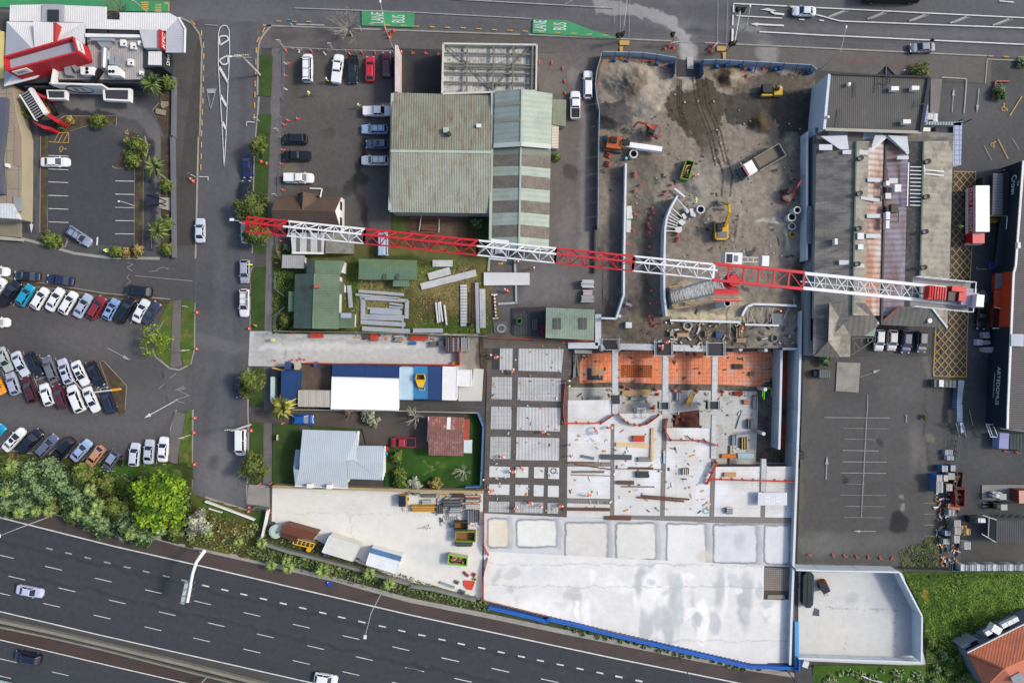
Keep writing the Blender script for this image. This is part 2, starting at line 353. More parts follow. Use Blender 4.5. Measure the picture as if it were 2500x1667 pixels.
Pa('workshop_yard_ground',[(955,515),(1202,520),(1202,605),(955,605)],3,(92,76,62),[('e',975,560,14,50,0,(84,100,50),.9,.7),('e',1165,560,30,50,0,(70,82,44),.8,.7),('e',1090,560,40,26,0,(112,96,80),.8,.8)],se=21,mt=.12,rough_h=.15)
Pa('site_driveway',[(610,808),(1190,815),(1190,905),(606,893)],3,(196,196,193),[('e',640,845,30,40,0,(172,172,172),.7,1),('p',[(694,825),(692,875)],1.5,(146,146,146),.8,.6),('p',[(736,825),(730,872)],1.5,(146,146,146),.8,.6),('p',[(620,815),(700,822)],6,(150,150,150),.6,1),('p',[(640,850),(800,848),(1100,842)],7,(214,214,210),.7,1.2),('p',[(640,828),(900,832),(1100,828)],4,(180,180,178),.8,1),('e',1150,860,30,50,0,(150,142,130),.9,.8),('e',1175,850,12,50,0,(96,92,78),.9,.7)],se=22,mt=.03)
dm=M('slab_tint',(0,0,0),vcol=True,vr=.05,sc_=(.6,6.),rg=.8,spec=.25)
Pa('site_yard_slab',[(665,1191),(1180,1196),(1176,1466),(662,1330)],4,(224,222,216),[('e',860,1240,40,16,0,(212,211,206),.7,1),('e',1060,1350,60,30,0,(206,208,204),.7,1),('e',820,1290,100,30,10,(232,230,226),.6,1),('p',[(862,1195),(858,1400)],.8,(190,190,188),.8,.7),('p',[(665,1250),(1180,1254)],.8,(200,200,198),.8,.7),('e',1100,1220,60,22,0,(190,184,176),.8,1)],clip=[(664,1190),(1181,1195),(1181,1468),(1100,1448),(1000,1420),(900,1390),(780,1320),(665,1272)],se=23,mt=.025,mat=dm)
Pa('corner_slab',[(1950,1380),(2200,1378),(2262,1625),(1948,1612)],4,(206,207,205),[('e',2190,1440,60,80,-20,(180,184,190),.8,1),('e',2010,1540,80,60,0,(216,214,206),.7,1),('p',[(2020,1485),(2200,1489)],.8,(160,160,160),.8,.6),('p',[(2188,1430),(2184,1600)],.8,(160,160,160),.8,.6),('p',[(2062,1510),(2062,1600)],.8,(176,176,176),.7,.6),('e',2080,1460,18,10,0,(186,186,180),.7,1)],se=24,mt=.035,mat=dm)
Pa('car_park_asphalt',[(1962,870),(2345,870),(2345,1400),(1945,1395)],4,(96,95,94),[('q',[(1962,1172),(2330,1176),(2330,1300),(1955,1296)],(90,89,88),.6),('p',[(2262,890),(2258,1060),(2270,1130)],3,(76,76,78),.7,.8),('e',2150,1080,10,9,0,(64,64,66),.8,.6),('e',2200,1215,7,6,0,(140,138,134),.8,.6),('e',2205,1240,7,8,20,(150,148,142),.8,.6),('e',2080,960,60,30,0,(86,86,87),.6,1),('e',2198,1279,22,24,20,(56,56,58),.95,.35),('e',2190,1262,12,14,0,(56,56,58),.9,.4),('e',2235,1090,14,60,4,(122,120,118),.6,1.3),('e',2260,1150,8,60,-4,(120,118,116),.5,1.2),('e',2010,1330,60,30,0,(122,122,120),.7,1),('e',2110,1320,100,20,0,(110,110,108),.6,1.2),('e',1985,930,14,60,0,(112,106,92),.7,1),('e',2062,1172,8,7,0,(60,60,62),.8,.5),('e',2220,930,60,50,0,(108,107,106),.6,1.2),('e',2265,885,8,40,-10,(132,126,118),.6,.8),('e',2290,1240,30,60,0,(104,102,92),.6,.9),('p',[(1950,1383),(2200,1390)],7,(128,122,108),.8,.8),('e',1954,1200,6,120,0,(110,106,82),.6,.9),('e',2268,1068,10,12,0,(124,122,106),.8,.6)],se=25,mt=.05)
Pa('lane_asphalt',[(2140,205),(2520,205),(2470,870),(2300,870)],5,(92,93,95),[('e',2380,260,80,60,0,(104,104,104),.6,1),('e',2240,250,30,50,0,(82,83,86),.7,1),('e',2400,700,60,120,0,(70,72,76),.7,1)],se=26,mt=.03)
Pa('lane_asphalt',[(2320,870),(2500,870),(2560,1345),(2330,1345)],5,(84,86,88),[('e',2420,1120,60,40,0,(96,96,98),.7,1),('e',2385,1200,16,20,0,(70,72,74),.7,.5),('e',2440,920,50,60,0,(62,66,70),.8,1),('e',2470,1330,80,20,0,(98,96,84),.7,1)],se=27,mt=.04)
mw=M('motorway_asphalt',(68,73,80),vr=.035,sc_=(.04,8),rg=.85,spec=.2)
edge=[(-400,1171),(0,1263),(283,1334),(500,1383),(1000,1500),(1500,1606),(1790,1664),(2400,1785)]
chan=[(-400,1140),(0,1228),(110,1252),(283,1290),(440,1333),(500,1347),(660,1383),(820,1420),(920,1448),(1000,1470),(1200,1510),(1380,1548),(1500,1572),(1700,1613),(1850,1640),(2000,1662),(2400,1745)]
Sh('motorway',[(-400,1140)]+chan+[(2400,2600),(-400,2600)],mw)
Pa('motorway_lanes',[(-60,1216),(1900,1636),(1900,2050),(-60,1700)],5,(71,75,80),[('p',[(-100,1248+d),(1000,1503+d),(2000,1708+d)],w_,c_,.55,1.3)for d,w_,c_ in((14,5,(76,79,82)),(38,5,(75,78,82)),(50,3,(58,60,64)),(62,5,(76,78,80)),(84,5,(74,77,80)),(108,6,(77,80,82)),(130,5,(76,78,80)),(118,3,(56,59,62)),(156,6,(76,78,80)),(178,5,(76,78,80)),(300,6,(76,78,80)),(330,6,(77,79,80)))],clip=[(-70,1190)]+[(x,y+3)for x,y in chan[1:]]+[(2400,2600),(-400,2600)],se=77,mt=.03)
Sh('motorway_shoulder',chan+edge[::-1],M('brown_chipseal',(84,73,70),vr=.12,sc_=(.15,5),sn=((68,64,66),.2,.5,.7)))
Sh('motorway_shoulder',[(-400,1405),(0,1495),(500,1609),(766,1669),(1100,1745),(1000,1745),(500,1634),(0,1516),(-400,1425)],M('median_asphalt',(80,81,82),vr=.1,sc_=(.2,4)))
Sh('motorway_shoulder',[(-400,1440),(0,1531),(500,1654),(900,1750),(800,1750),(450,1670),(0,1562),(-400,1470)],M('brown_chipseal_worn',(80,66,60),vr=.16,sc_=(.15,5),sn=((62,58,58),.3,.5,.7)))
kb=MB();cm=M('kerb_concrete',(158,155,148),vr=.16,sc_=(.5,5))
for a,b in zip(chan[:-1],chan[1:]):kb.bar(P(a[0],a[1]-6,.06),P(b[0],b[1]-6,.06),.85,.14,cm)
Pt('motorway_kerb',kb,kd='structure')
bank_m=M('bank_soil',(74,72,48),vr=.3,sc_=(.4,3),sn=((64,84,40),.5,.45,.6),bump=.9)
Pa('bank_grass',[(-60,1100),(470,1130),(480,1345),(-60,1222)],4,(70,76,44),[('e',330,1160,120,30,0,(70,104,40),.9,.8),('e',250,1190,12,50,-40,(120,92,72),.7,.8),('e',60,1130,120,14,6,(116,96,76),.8,.8)],se=30,mt=.15,rough_h=.3,clip=[(-60,1095),(470,1130),(470,1340),(283,1287),(0,1224),(-60,1210)])
Pa('bank_grass',[(462,1205),(660,1240),(660,1380),(440,1330)],4,(92,92,48),[('e',640,1280,24,40,0,(60,92,40),.9,.7),('e',560,1300,40,30,0,(110,96,52),.8,.8),('e',520,1240,60,10,24,(70,104,42),.8,.7)],se=31,mt=.15,rough_h=.3,clip=[(462,1205),(600,1245),(650,1250),(650,1375),(440,1325)])
Sh('bank_ground',[(440,1322),(560,1352),(660,1376),(820,1413),(920,1441),(1000,1463),(1200,1503),(1380,1541),(1700,1606),(1850,1640),(1834,1628),(1660,1588),(1500,1549),(1182,1472),(1000,1422),(800,1345),(640,1285),(600,1320)],bank_m)
lawn=M('lawn_grass',(64,86,42),vr=.26,sc_=(.3,6),sn=((72,96,40),.8,.5,.7),bump=.6,rg=1)
lawn2=M('verge_grass',(84,108,44),vr=.28,sc_=(.4,5),sn=((128,116,70),.6,.5,.66),bump=.6,rg=1)
for px in(q(10,640,632,780,640,762,1108,612,1095),q(10,610,1315,765,1310,745,1568)+q(11,720,780,690,1340,552,1340,572,240)+q(10,590,1568),q(11,550,1500,705,1498)+q(12,700,10,685,662,525,665,530,0),q(12,560,1078,672,1090,665,1535,510,1530),q(13,530,140,670,140,662,845,505,845),q(13,780,140,1050,155,1100,260,1080,500,1040,850,775,850),q(13,1220,175,1790,215,1790,240,1220,235)):
 Zs('lawn',px,lawn,nz())
Pa('lawn',[q1(13,2060,430),q1(23,800,40),q1(23,845,890),q1(13,2060,890)],4,(60,90,40),[('e',1080,1130,60,30,0,(70,112,40),.6,1),('e',1165,1080,14,90,0,(38,66,30),.8,.8),('e',1050,1190,60,8,0,(100,78,52),.8,.8),('p',q(23,165,575,335,770),.7,(132,150,96),.8,.6),('p',q(23,355,585,160,755),.7,(132,150,96),.8,.6),('e',1085,1135,8,8,0,(110,130,50),.6,.8)],se=33,mt=.07,rough_h=.06)
for px in(q(2,1955,312,2000,320,1965,1080,1800,960,1780,850,1830,540),q(2,2090,315,2190,320,2235,345,2225,880,2180,1060,2110,1060,2060,900),q(3,2145,0,2200,0,2200,950,1450,1000,1200,800,700,700,0,560,0,470,800,600,1220,690,1600,690,1940,620,2040,640,2060,400)):
 Zs('verge',px,lawn2,nz())
meadow=[(2208,1398),(2520,1398),(2520,1700),(2020,1700),(2090,1640),(2262,1625),(2250,1500)]
Pa('meadow_grass',[(2000,1385),(2560,1385),(2560,1720),(1980,1720)],4,(74,104,38),[('e',2400,1460,80,60,0,(96,128,46),.7,1),('e',2260,1455,9,10,0,(168,130,50),.8,.8),('e',2470,1570,60,30,0,(62,78,40),.8,.9),('e',2280,1600,30,60,0,(92,90,52),.6,1),('e',2420,1500,60,24,20,(112,124,54),.6,1),('e',2350,1570,20,50,0,(70,70,48),.6,.8)],se=34,mt=.2,rough_h=.5,clip=[(1950,1622),(2262,1625),(2255,1500),(2205,1396),(2560,1398),(2560,1720),(1950,1720)])
Pa('lane_asphalt',[(1940,1625),(2010,1628),(2160,1680),(1940,1680)],5,(86,85,84),[],se=35)
soil=M('garden_bed_soil',(84,68,58),vr=.25,sc_=(.6,5),sn=((96,100,52),.7,.5,.65))
for px in(q(1,470,0,555,0,540,1105,462,1100),q(1,1545,380,1640,380,1635,1250,1600,1370,1260,1370,1235,1290,1540,1270),q(1,1850,0,1950,0,1970,300,1960,1385,1850,1385,1850,300),q(1,1300,340,1400,200,1500,-60,1620,0,1690,150,1640,380,1310,360),q(1,460,1110,720,1140,770,1180,650,1290,520,1270,465,1190),q(0,600,1420,740,1335,1330,1330,1330,1435,1040,1430,740,1515,700,1470),q(0,1840,880,1970,880,1965,1568,1900,1568,1750,1270,1830,1180),q(0,165,1110,300,1130,330,1230,270,1400,190,1380),q(2,0,45,700,150,1200,235,1955,305,1895,415,1780,330,1200,270,700,180,0,110),q(2,1150,1015,1190,1010,1450,1290,1430,1600,1380,1640,1350,1566),q(22,800,700,900,740,870,1400,830,1400)):
 Zs('garden_bed',px,soil,nz())
Zs('footpath',q(2,1990,310,2085,310,2065,900,2095,1060,1960,1080,1970,700),M('path_asphalt',(116,112,110),vr=.1),nz())
Zs('footpath',q(3,2000,20,2130,50,2060,400,2030,620,1950,600,1955,300),MATS['path_asphalt'],nz())
Zs('driveway',q(12,510,1600,1000,1566)+q(13,2347,95,2347,400,1850,400,1800,215,1220,185,1050,155,780,150,520,140),M('drive_asphalt',(92,84,80),vr=.15,sn=((76,92,48),.4,.6,.75)),nz())
Zs('driveway',q(23,0,120,215,130,215,450,0,440),MATS['drive_asphalt'],nz())
Zs('driveway',q(13,505,855,665,862,740,870,745,1120,640,1100,480,1080,495,900),M('crossing_concrete',(150,145,140),vr=.14),nz())
Zs('concrete_pad',q(42,205,1020,475,1030,450,1370,190,1350),M('old_concrete',(150,146,138),vr=.22,sc_=(.5,5)),nz())
Zs('concrete_pad',q(22,735,1095,850,1100,830,1466,560,1466,560,1295,715,1295),M('new_pad_concrete',(202,202,196),vr=.06),nz())
Zs('concrete_pad',q(43,1865,860,2450,860,2450,1060,2180,1050,1865,1025),M('grey_pad',(138,138,138),vr=.1),nz())
Zs('concrete_pad',q(40,1280,910,1410,905,1360,1400,1270,1350),M('pale_path',(124,122,118),vr=.12),nz())
Zs('yard_ground',q(12,1095,1030,1465,1040,1440,1340,1095,1340),M('yard_soil',(104,90,78),vr=.22,sn=((80,76,72),.5,.5,.7)),nz())
# - kerbs of the side street and car park islands
kb=MB()
def kb_(pts,wd=.3,m=cm,ht=.12):
 for a,b in zip(pts[:-1],pts[1:]):kb.bar(P(a[0],a[1],ht/2),P(b[0],b[1],ht/2),wd,ht,m)
kb_([(642,62)]+q(10,760,300,680,390,630,470,608,600,605,1095));kb_(q(10,620,1110,585,1568)+q(11,572,200,545,1340));kb_(q(11,545,1500,535,1568)+q(12,522,660));kb_(q(12,500,1080,495,1566)+q(13,500,140,490,845))
kb_(q(13,480,860,485,1080));kb_(q(13,0,1000,480,1150),.4);kb_(q(0,2060,200,2200,270,2290,400,2315,560,2290,1568)+q(1,2275,0,2240,1400));kb_(q(2,2235,340,2230,880,2190,1040,2060,1110,1950,1090,1790,960,1750,850))
kb_([(471,1000),(467,1205)]);kb_(q(2,0,45,700,150,1200,235,1950,300));kb_(q(2,0,110,700,185,1200,270,1780,330,1895,415),.2);kb_(q(2,1350,1566,1150,1020,1190,1010,1450,1290,1430,1566),.25)
kb_(q(3,2020,0,1960,200,1940,580),.2);kb_(q(3,0,440,700,560,1200,670,1940,620),.2);kb_(q(1,540,0,535,1100));kb_(q(1,470,0,460,1100),.2);kb_(q(1,1545,370,1540,1270),.15);kb_(q(1,1640,380,1635,1250,1600,1360,1500,1385,1260,1385),.15)
kb_(q(1,1660,0,1695,150,1650,300),.2);kb_(q(1,1290,340,1310,365,1545,365),.2);kb_(q(1,650,1295,750,1260,775,1180,720,1150),.2);kb_(q(0,740,1515,1040,1430,1330,1435,1330,1335,740,1335,600,1420),.2);kb_(q(0,1830,1180,1750,1270,1900,1560),.2)
kb_(q(1,1925,0,1880,250),.15);kb_(q(1,250,1170,470,1230,850,1340,1240,1390,1830,1400),.5);kb_([(650,63),(1270,85)],.25);kb_([(1290,85),(1640,101)],.25);kb_([(1720,105),(2410,137)],.25);kb_([(2410,145),(2405,205)],.2);kb_([(2410,145),(2520,150)],.2)
Pt('road_kerb',kb,kd='structure')
# - markings
wm=M('white_road_paint',(214,214,212),vr=.16,sc_=(1,8));wf=M('faded_road_paint',(165,165,166),vr=.2,sc_=(1,6));ym=M('yellow_road_paint',(205,168,84),vr=.15,sc_=(1,6));gm=M('green_lane_paint',(72,152,106),vr=.1,sc_=(.3,4))
mk=MB();my=MB();mz=nz()+.008;mz2=mz+.004
def Ln(pts,wd=.12,m=wm,tgt=None):
 t=mk if tgt is None else tgt
 for a,b in zip(pts[:-1],pts[1:]):
  p0=P(a[0],a[1],mz2);p1=P(b[0],b[1],mz2);d=(p1-p0)
  if d.length<1e-4:continue
  n=vec(-d.y,d.x,0).normalized()*wd/2
  t.add([p0+n,p0-n,p1-n,p1+n],F4,m)
def poly(pts,m,tgt=None):
 v=[P(x,y,mz2)for x,y in pts]
 if sum(v[i].x*v[(i+1)%len(v)].y-v[(i+1)%len(v)].x*v[i].y for i in Rn(len(v)))<0:v=v[::-1]
 (tgt or mk).add(v,[tuple(Rn(len(v)))],m)
def dh(c,r,lst,L_,wd,m=wm,ang=-13.,tgt=None):
 dx,dy=L_/2*cos(R(ang)),-L_/2*sin(R(ang))
 for x,y in zip(lst[::2],lst[1::2]):
  X,Y=q1(c*10+r,x,y);Ln([(X-dx,Y-dy),(X+dx,Y+dy)],wd,m,tgt)
dh(0,4,[567,28,785,80,1007,133,1228,186,1458,240,1675,290,1905,343,2120,393],17,.24,wf)
dh(1,4,[10,452,230,500,447,550,672,602,900,655,1123,707,1352,762,1568,813,1800,865,2034,917,2257,967],18,.24)
dh(2,4,[140,1017,370,1068,592,1117,826,1164,1049,1212,1282,1262,1498,1308,1726,1355,1953,1402,2180,1448],18,.24,ang=-12);dh(3,4,[52,1493,281,1540,510,1587],18,.3,ang=-12)
dh(0,4,[60,115,615,250,1183,385,1758,518,2320,645,192,362,768,497,1343,635,1916,770,20,540,590,673,1170,808,1752,942,2310,1070,95,1308,690,1458,30,1490],42,.12)
dh(1,4,[540,778,1104,912,1674,1043,2245,1170,130,896,693,1024,1270,1158,1828,1284,2390,1408,540,1197,1105,1328,1675,1455,2240,1575],42,.12)
dh(2,4,[466,1297,1040,1417,1605,1537,612,1532,65,1412],44,.15,ang=-12.5)
Ln(edge,.22);Ln([(-400,1402),(0,1492),(234,1547),(500,1607),(766,1667),(1000,1720)],.2);Ln([(-400,1468),(0,1561),(250,1620),(460,1668)],.18)
Ln([(719,20),(1000,30),(1298,46)],.14,wf);Ln([(1100,-2),(1136,0),(1500,20)],.18,wf);Ln([(1380,10),(1420,-10)],.12,wf);Ln([(723,60),(792,62)],.25,wf);Ln([(1500,60),(1500,20)],.05,wf)
Ln([(1791,9),(2000,19.5),(2500,44),(2700,54)],.2);Ln([(1920,14),(1938,20)],.15);Ln([(1990,36),(2000,38),(2051,52),(2500,69),(2700,78)],.2);Ln([(1854,78),(2000,86),(2500,109),(2700,118)],.22);Ln([(1798,39),(1910,45)],.18);Ln([(1951,48),(1964,48.5)],.2);Ln([(2000,50),(2012,51)],.2)
Ln([(2440,3),(2475,6)],.2);Ln([(2560,10),(2600,12)],.2)
for X in(2022,2118,2220,2320,2424):Ln([(X,41+(X-2000)*.05),(X+40,23+(X+40-2000)*.05)],.3,wf);Ln([(X+9,41+(X-2000)*.05),(X+49,23+(X+49-2000)*.05)],.1,wf)
Ln([(1791,12),(1791,30)],.25);Ln([(1790,38),(1789,62)],.25);Ln([(1789,71),(1788,101)],.35);Ln([(1753,0),(1752,112)],.06,wf);Ln([(1777,0),(1774,112)],.06,wf);Ln([(1516,0),(1514,90)],.06,wf);Ln([(1538,0),(1536,90)],.06,wf)
def arrow(x0,y0,x1,y1,wd=.15,hw=7,hl=18,m=wm):
 d=math.hypot(x1-x0,y1-y0);ux,uy=(x1-x0)/d,(y1-y0)/d;bx,by=x1-ux*hl,y1-uy*hl
 Ln([(x0,y0),(bx,by)],wd,m);poly([(x1,y1),(bx-uy*hw/2,by+ux*hw/2),(bx+uy*hw/2,by-ux*hw/2)],m)
arrow(1914,63,1832,59,.3,8,18);Ln(q(30,1945,168,1830,155,1790,130),.35);poly(q(30,1665,115,1760,97,1860,125,1790,130,1720,118),wm)
arrow(*q1(40,1525,1290),*q1(40,1545,1005),.12,8,20,wf);arrow(*q1(40,1833,1015),*q1(40,1808,1300),.15,8,20,wf);Ln(q(40,1405,888,1692,905,1662,1300),.2,wf)
arrow(*q1(1,360,820),*q1(1,360,1110),.12,9,22);arrow(*q1(2,1230,855),*q1(2,1500,1000),.14,9,20,wf);arrow(*q1(2,2040,1450),*q1(3,1650,95),.14,9,18,wm);arrow(*q1(43,80,800),*q1(43,92,530),.14,9,20,wf);arrow(*q1(43,645,1390),*q1(43,385,1390),.1,7,18,wf);arrow(*q1(42,470,1195),*q1(42,705,1105),.06,8,18,wf)
arrow(*q1(1,1738,1285),*q1(1,1738,1000),.1,3,8,wf);Ln(q(1,1118,1155,1110,1248),.3)
Ln(q(10,205,1568,180,1150,155,750,155,390,175,320,215,292,255,300,280,350,285,600,265,1000,243,1568),.14);Ln(q(11,205,0,222,360,243,0),.14);Ln(q(10,0,285,150,295),.12,wf)
for v in((165,430,190,415,250,415,270,440,268,465,175,520,165,430),(165,690,265,635,268,720,240,742,200,740,165,690)):Ln(q(10,*v),.26)
for v in((165,770,268,950),(178,1090,250,1220),(200,1400,245,1480)):Ln(q(10,*v),.45)
Ln(q(10,22,1022,130,1022,67,1255,22,1022),.12,wf);poly(q(10,25,1022,128,1022,112,1070,38,1070),wf);Ln(q(10,478,1445,478,1398,580,1403),.15);Ln(q(11,0,465,38,465,38,505),.15);Ln(q(1,2280,463,2347,465),.12)
for y in(220,375,523,677,828,980):Ln(q(1,555,y,782,y+8),.12)
for y in(512,663,815,966,1117):Ln(q(1,1320,y,1538,y+3),.12)
Ln(q(1,560,65,785,75,788,-40,620,-40),.1,ym,my)
for x in(620,670,725):Ln(q(1,x,65,x+55,-40),.1,ym,my)
def wheelchair(x,y,s,a):
 ca,sa=cos(R(a)),sin(R(a));f_=lambda u,v:(x+(u*ca-v*sa)*s,y+(u*sa+v*ca)*s)
 Ln([f_(4*cos(t),4*sin(t))for t in[i*.5 for i in Rn(1,11)]],.1,ym,my);Ln([f_(0,-7),f_(0,-1),f_(4,-1),f_(6,4)],.12,ym,my);Ln([f_(-1,-8),f_(1,-8)],.2,ym,my)
wheelchair(*q1(1,705,145),1.3,90);wheelchair(*q1(40,2120,1245),1.4,0);wheelchair(*q1(41,1988,95),1.2,40);wheelchair(*q1(0,1450,1520),.9,20)
Ln(q(40,2325,1105,2185,1330),.15,ym,my);Ln(q(41,2050,30,2165,255),.12,ym,my);Ln(q(41,1890,105,1978,275),.08,wf);Ln(q(41,2220,30,2290,150),.08,wf)
Ln(q(43,1720,0,1762,185),.1,ym,my)
for p_ in((1640,25),(1180,25)):pass
for i in Rn(11):Ln(q(2,185+168*i-35,320+26*i+55,185+168*i+20,320+26*i-40),.12,wf)
for v in((90,870,130,960),(265,895,300,990),(448,932,490,1050),(628,962,680,1080),(806,992,850,1080),(980,1020,1030,1110),(45,1170,185,1120),(225,1200,360,1145),(410,1228,540,1182),(585,1255,715,1208),(755,1285,880,1238),(935,1312,1070,1265),(1100,1340,1240,1300),(15,1100,140,1410),(200,1120,250,1260),(375,1150,440,1330),(560,1220,610,1330),(755,1270,790,1380),(1090,1290,1150,1450)):Ln(q(2,*v),.12,wf)
for v in((0,400,190,225),(360,485,560,298),(560,515,750,333),(745,555,935,370),(945,578,1120,402),(1130,610,1305,438),(1650,500,1652,655),(1785,395,1795,625)):Ln(q(3,*v),.12,wf)
for v in((2005,1340,2115,1300),(2030,1345,2130,1320),(2040,1340,2170,1405,1995,1455,2115,1490),(1815,1330,1890,1270),(1950,1205,2020,1150),(1450,130,1500,95,1455,50,1490,10),(1550,30,2210,90)):Ln(q(2,*v),.1,wf)
for v in((1460,1440,1520,1470,1455,1500,1515,1545),(1700,1550,1810,1540),(1800,1520,1865,1500,1935,1520)):Ln(q(1,*v),.08,wf)
Ln(q(42,560,1395,555,1566)+q(43,545,100,485,1225),.1,wf)
for x0,x1,y in((60,805,88),(280,800,212),(290,640,335),(270,680,465),(265,775,594),(250,768,722),(300,520,847),(245,770,975),(300,750,1103),(290,745,1230)):Ln(q(43,x0,y,x1,y+6),.1 if y in(88,465,594,722)else .05,wf)
for y in(1068,1192,1318,1442):Ln(q(43,1200,y,1320,y+3),.06,wf)
Ln(q(43,985,65,1015,65),.15,wf);Ln(q(43,1000,65,1000,145),.15,wf);Ln(q(41,1808,1490,1808,1522,1925,1522),.12,wf)
bx=[q1(41,1540,402),q1(41,1795,408),q1(42,1700,700),q1(42,1690,1190),q1(42,1312,1180),q1(42,1340,620),q1(42,1478,610)]
Ln(bx[:4],.12,ym,my);Ln(bx[3:],.12,ym,my)
def clipseg(x0,y0,x1,y1,pg):
 n=120;run=None
 for i in Rn(n+1):
  t=i/n;X=x0+(x1-x0)*t;Y=y0+(y1-y0)*t;ins=bool(In(np.array([X]),np.array([Y]),pg)[0])
  if ins and run is None:run=(X,Y)
  if(not ins or i==n)and run is not None:Ln([run,(X,Y)],.1,ym,my);run=None
for k in Rn(-30,60):
 c_=418+k*21.;clipseg(2270,c_,2400,c_+150,bx);clipseg(2270,c_,2400,c_-150,bx)
for gp in([(883,27),(1012,33),(1010,67),(883,63)],[(1301,47),(1386,51),(1440,72),(1512,95),(1480,93),(1300,81)],[(-80,-6),(414,3),(414,30),(225,26),(100,20),(-80,18)]):
 v=[P(x,y,mz)for x,y in gp];v=v[::-1];mk.add(v,[tuple(Rn(len(v)))],gm)
dh(2,0,[80,303,258,310,437,317,615,322,793,331,973,343,1152,350,1327,360,1512,367,1700,375,1883,383,2060,393,2250,405],13,.15,ym,-2.5,my)
dh(1,0,[1910,278,2095,287,2278,293,850,245,1020,248,1190,250],13,.15,ym,-2,my);dh(1,0,[675,345,610,455],14,.2,ym,65,my)
dh(1,0,[590,580,585,710,582,830,577,960,575,1085,570,1212,566,1345],14,.2,ym,90,my);dh(0,0,[2310,385,2332,520,2335,650,2333,780,2330,905,2327,1030,2325,1160,2318,1285,2315,1408,2310,1530],14,.2,ym,90,my)
dh(0,1,[2308,100,2306,228,2302,355],14,.2,ym,90,my);dh(4,0,[1968,645,2146,651,2320,657],13,.15,ym,-2.5,my);dh(0,0,[2215,262],14,.2,ym,-45,my)
for v in((1620,30,1700,30),(1620,55,1700,55),(1630,80,1700,80),(1620,105,1700,105),(1640,130,1690,130),(1775,60,1850,60),(1775,90,1850,90),(1785,115,1850,115),(1775,132,1850,132),(1935,30,1935,130),(1885,40,1935,40)):Ln(q(0,*v),.22,ym,my)
Pt('white_road_markings',mk,kd='structure');Pt('yellow_road_markings',my,kd='structure')
for s_,X,Y in(('LANE',922.5,44),('BUS',974,47),('LANE',1320,63),('BUS',1368.5,65)):
 o=text(s_,P(X,Y,mz2+.01),1.,wm,rz=R(90-2),name='lane_word_marking',ext=.0);o.scale=((1.9 if len(s_)==4 else 1.45)/(2.35 if len(s_)==4 else 1.75),2.4/.72,1);o['kind']='structure'
tp=MB()
for v in(q(30,60,465,175,465,170,520,62,520),q(30,60,535,98,535,95,690,65,690),q(30,1178,530,1280,535,1275,590,1175,585),q(30,1240,600,1280,600,1275,680,1245,680)):
 tp.add([P(x,y,mz2)for x,y in v][::-1],F4,M('tactile_yellow',(196,160,100),vr=.1))
Pt('tactile_pavement',tp,kd='structure')
#  BUILDINGS
def Bt(name,Lb,cat,px,h=.0,gp_=None):
 ps=[P(x,y,h)for x,y in px];c=sum(ps,V3())/len(ps);c.z=0
 return Tg(name,Lb,cat,c,0,gp_)
LR={}
def wp(name,mb,root,Lb=None,kd=None):
 if name in('chimney','skylight','rooftop_unit','ridge_vent','roof_vent','ridge_cap','gutter','roof_patch','vent_pipe')and root in LR:return Pt(name,mb,LR[root],loc=(0,0,0))
 return Pt(name,mb,root,Lb=Lb,kd=kd,loc=-root.location)
def P3(v):return P(v[0],v[1],v[2])
def Wp(root,px,h,m,z0=.0,inset=.25,name='wall'):
 ps=[P(x,y,h)for x,y in px];c=sum(ps,V3())/len(ps)
 ps=[p+(c-p).normalized()*inset*1.4 for p in ps]
 return wp(name,MB().prism([(p.x,p.y)for p in ps],z0,h-.06,m),root)
def Rp(root,verts,faces,m,skirt=.22,name='roof',Lb=None):
 vs=[P3(v)for v in verts];mb=MB()
 for fi,f in enumerate(faces):
  mm=m[fi]if isinstance(m,(list,tuple))else m
  pts=[vs[i]for i in f];nrm=(pts[1]-pts[0]).cross(pts[2]-pts[0])
  if nrm.z<0:pts=pts[::-1]
  n=len(pts);mb.add(pts,[tuple(Rn(n))],mm)
  lo=[p-vec(0,0,skirt)for p in pts]
  mb.add(pts+lo,[(i,n+i,n+(i+1)%n,(i+1)%n)for i in Rn(n)],mm);mb.add(lo,[tuple(Rn(n-1,-1,-1))],mm)
 o=wp(name,mb,root,Lb)
 if name=='roof':LR[root]=o
 return o
def Rc(root,pts,m,wd=.3,name='ridge_cap',ht=.1):
 mb=MB();v=[P3(p)for p in pts]
 for a,b in zip(v[:-1],v[1:]):mb.bar(a+vec(0,0,.04),b+vec(0,0,.04),wd,ht,m)
 return wp(name,mb,root)
def Gt(root,px,h,m,wd=.16,name='gutter'):return Rc(root,[(x,y,h)for x,y in px],m,wd,name,.2)
def Or(root,name,px,h0,hh,m,m2=None,wd=None):
 """box whose TOP quad px is seen at height h0+hh"""
 t=[P(x,y,h0+hh)for x,y in px];return wp(name,MB().prism([(p.x,p.y)for p in t],h0,h0+hh,m,m2),root)
WW=Fl('white_weatherboard',(226,226,222));dark_wall=Fl('charcoal_wall',(52,58,66));gm2=glass()
Tm=Fl('white_trim',(232,232,230));St=Fl('galvanised_steel',(160,166,170),rg=.45,metal=.5,vr=.12)
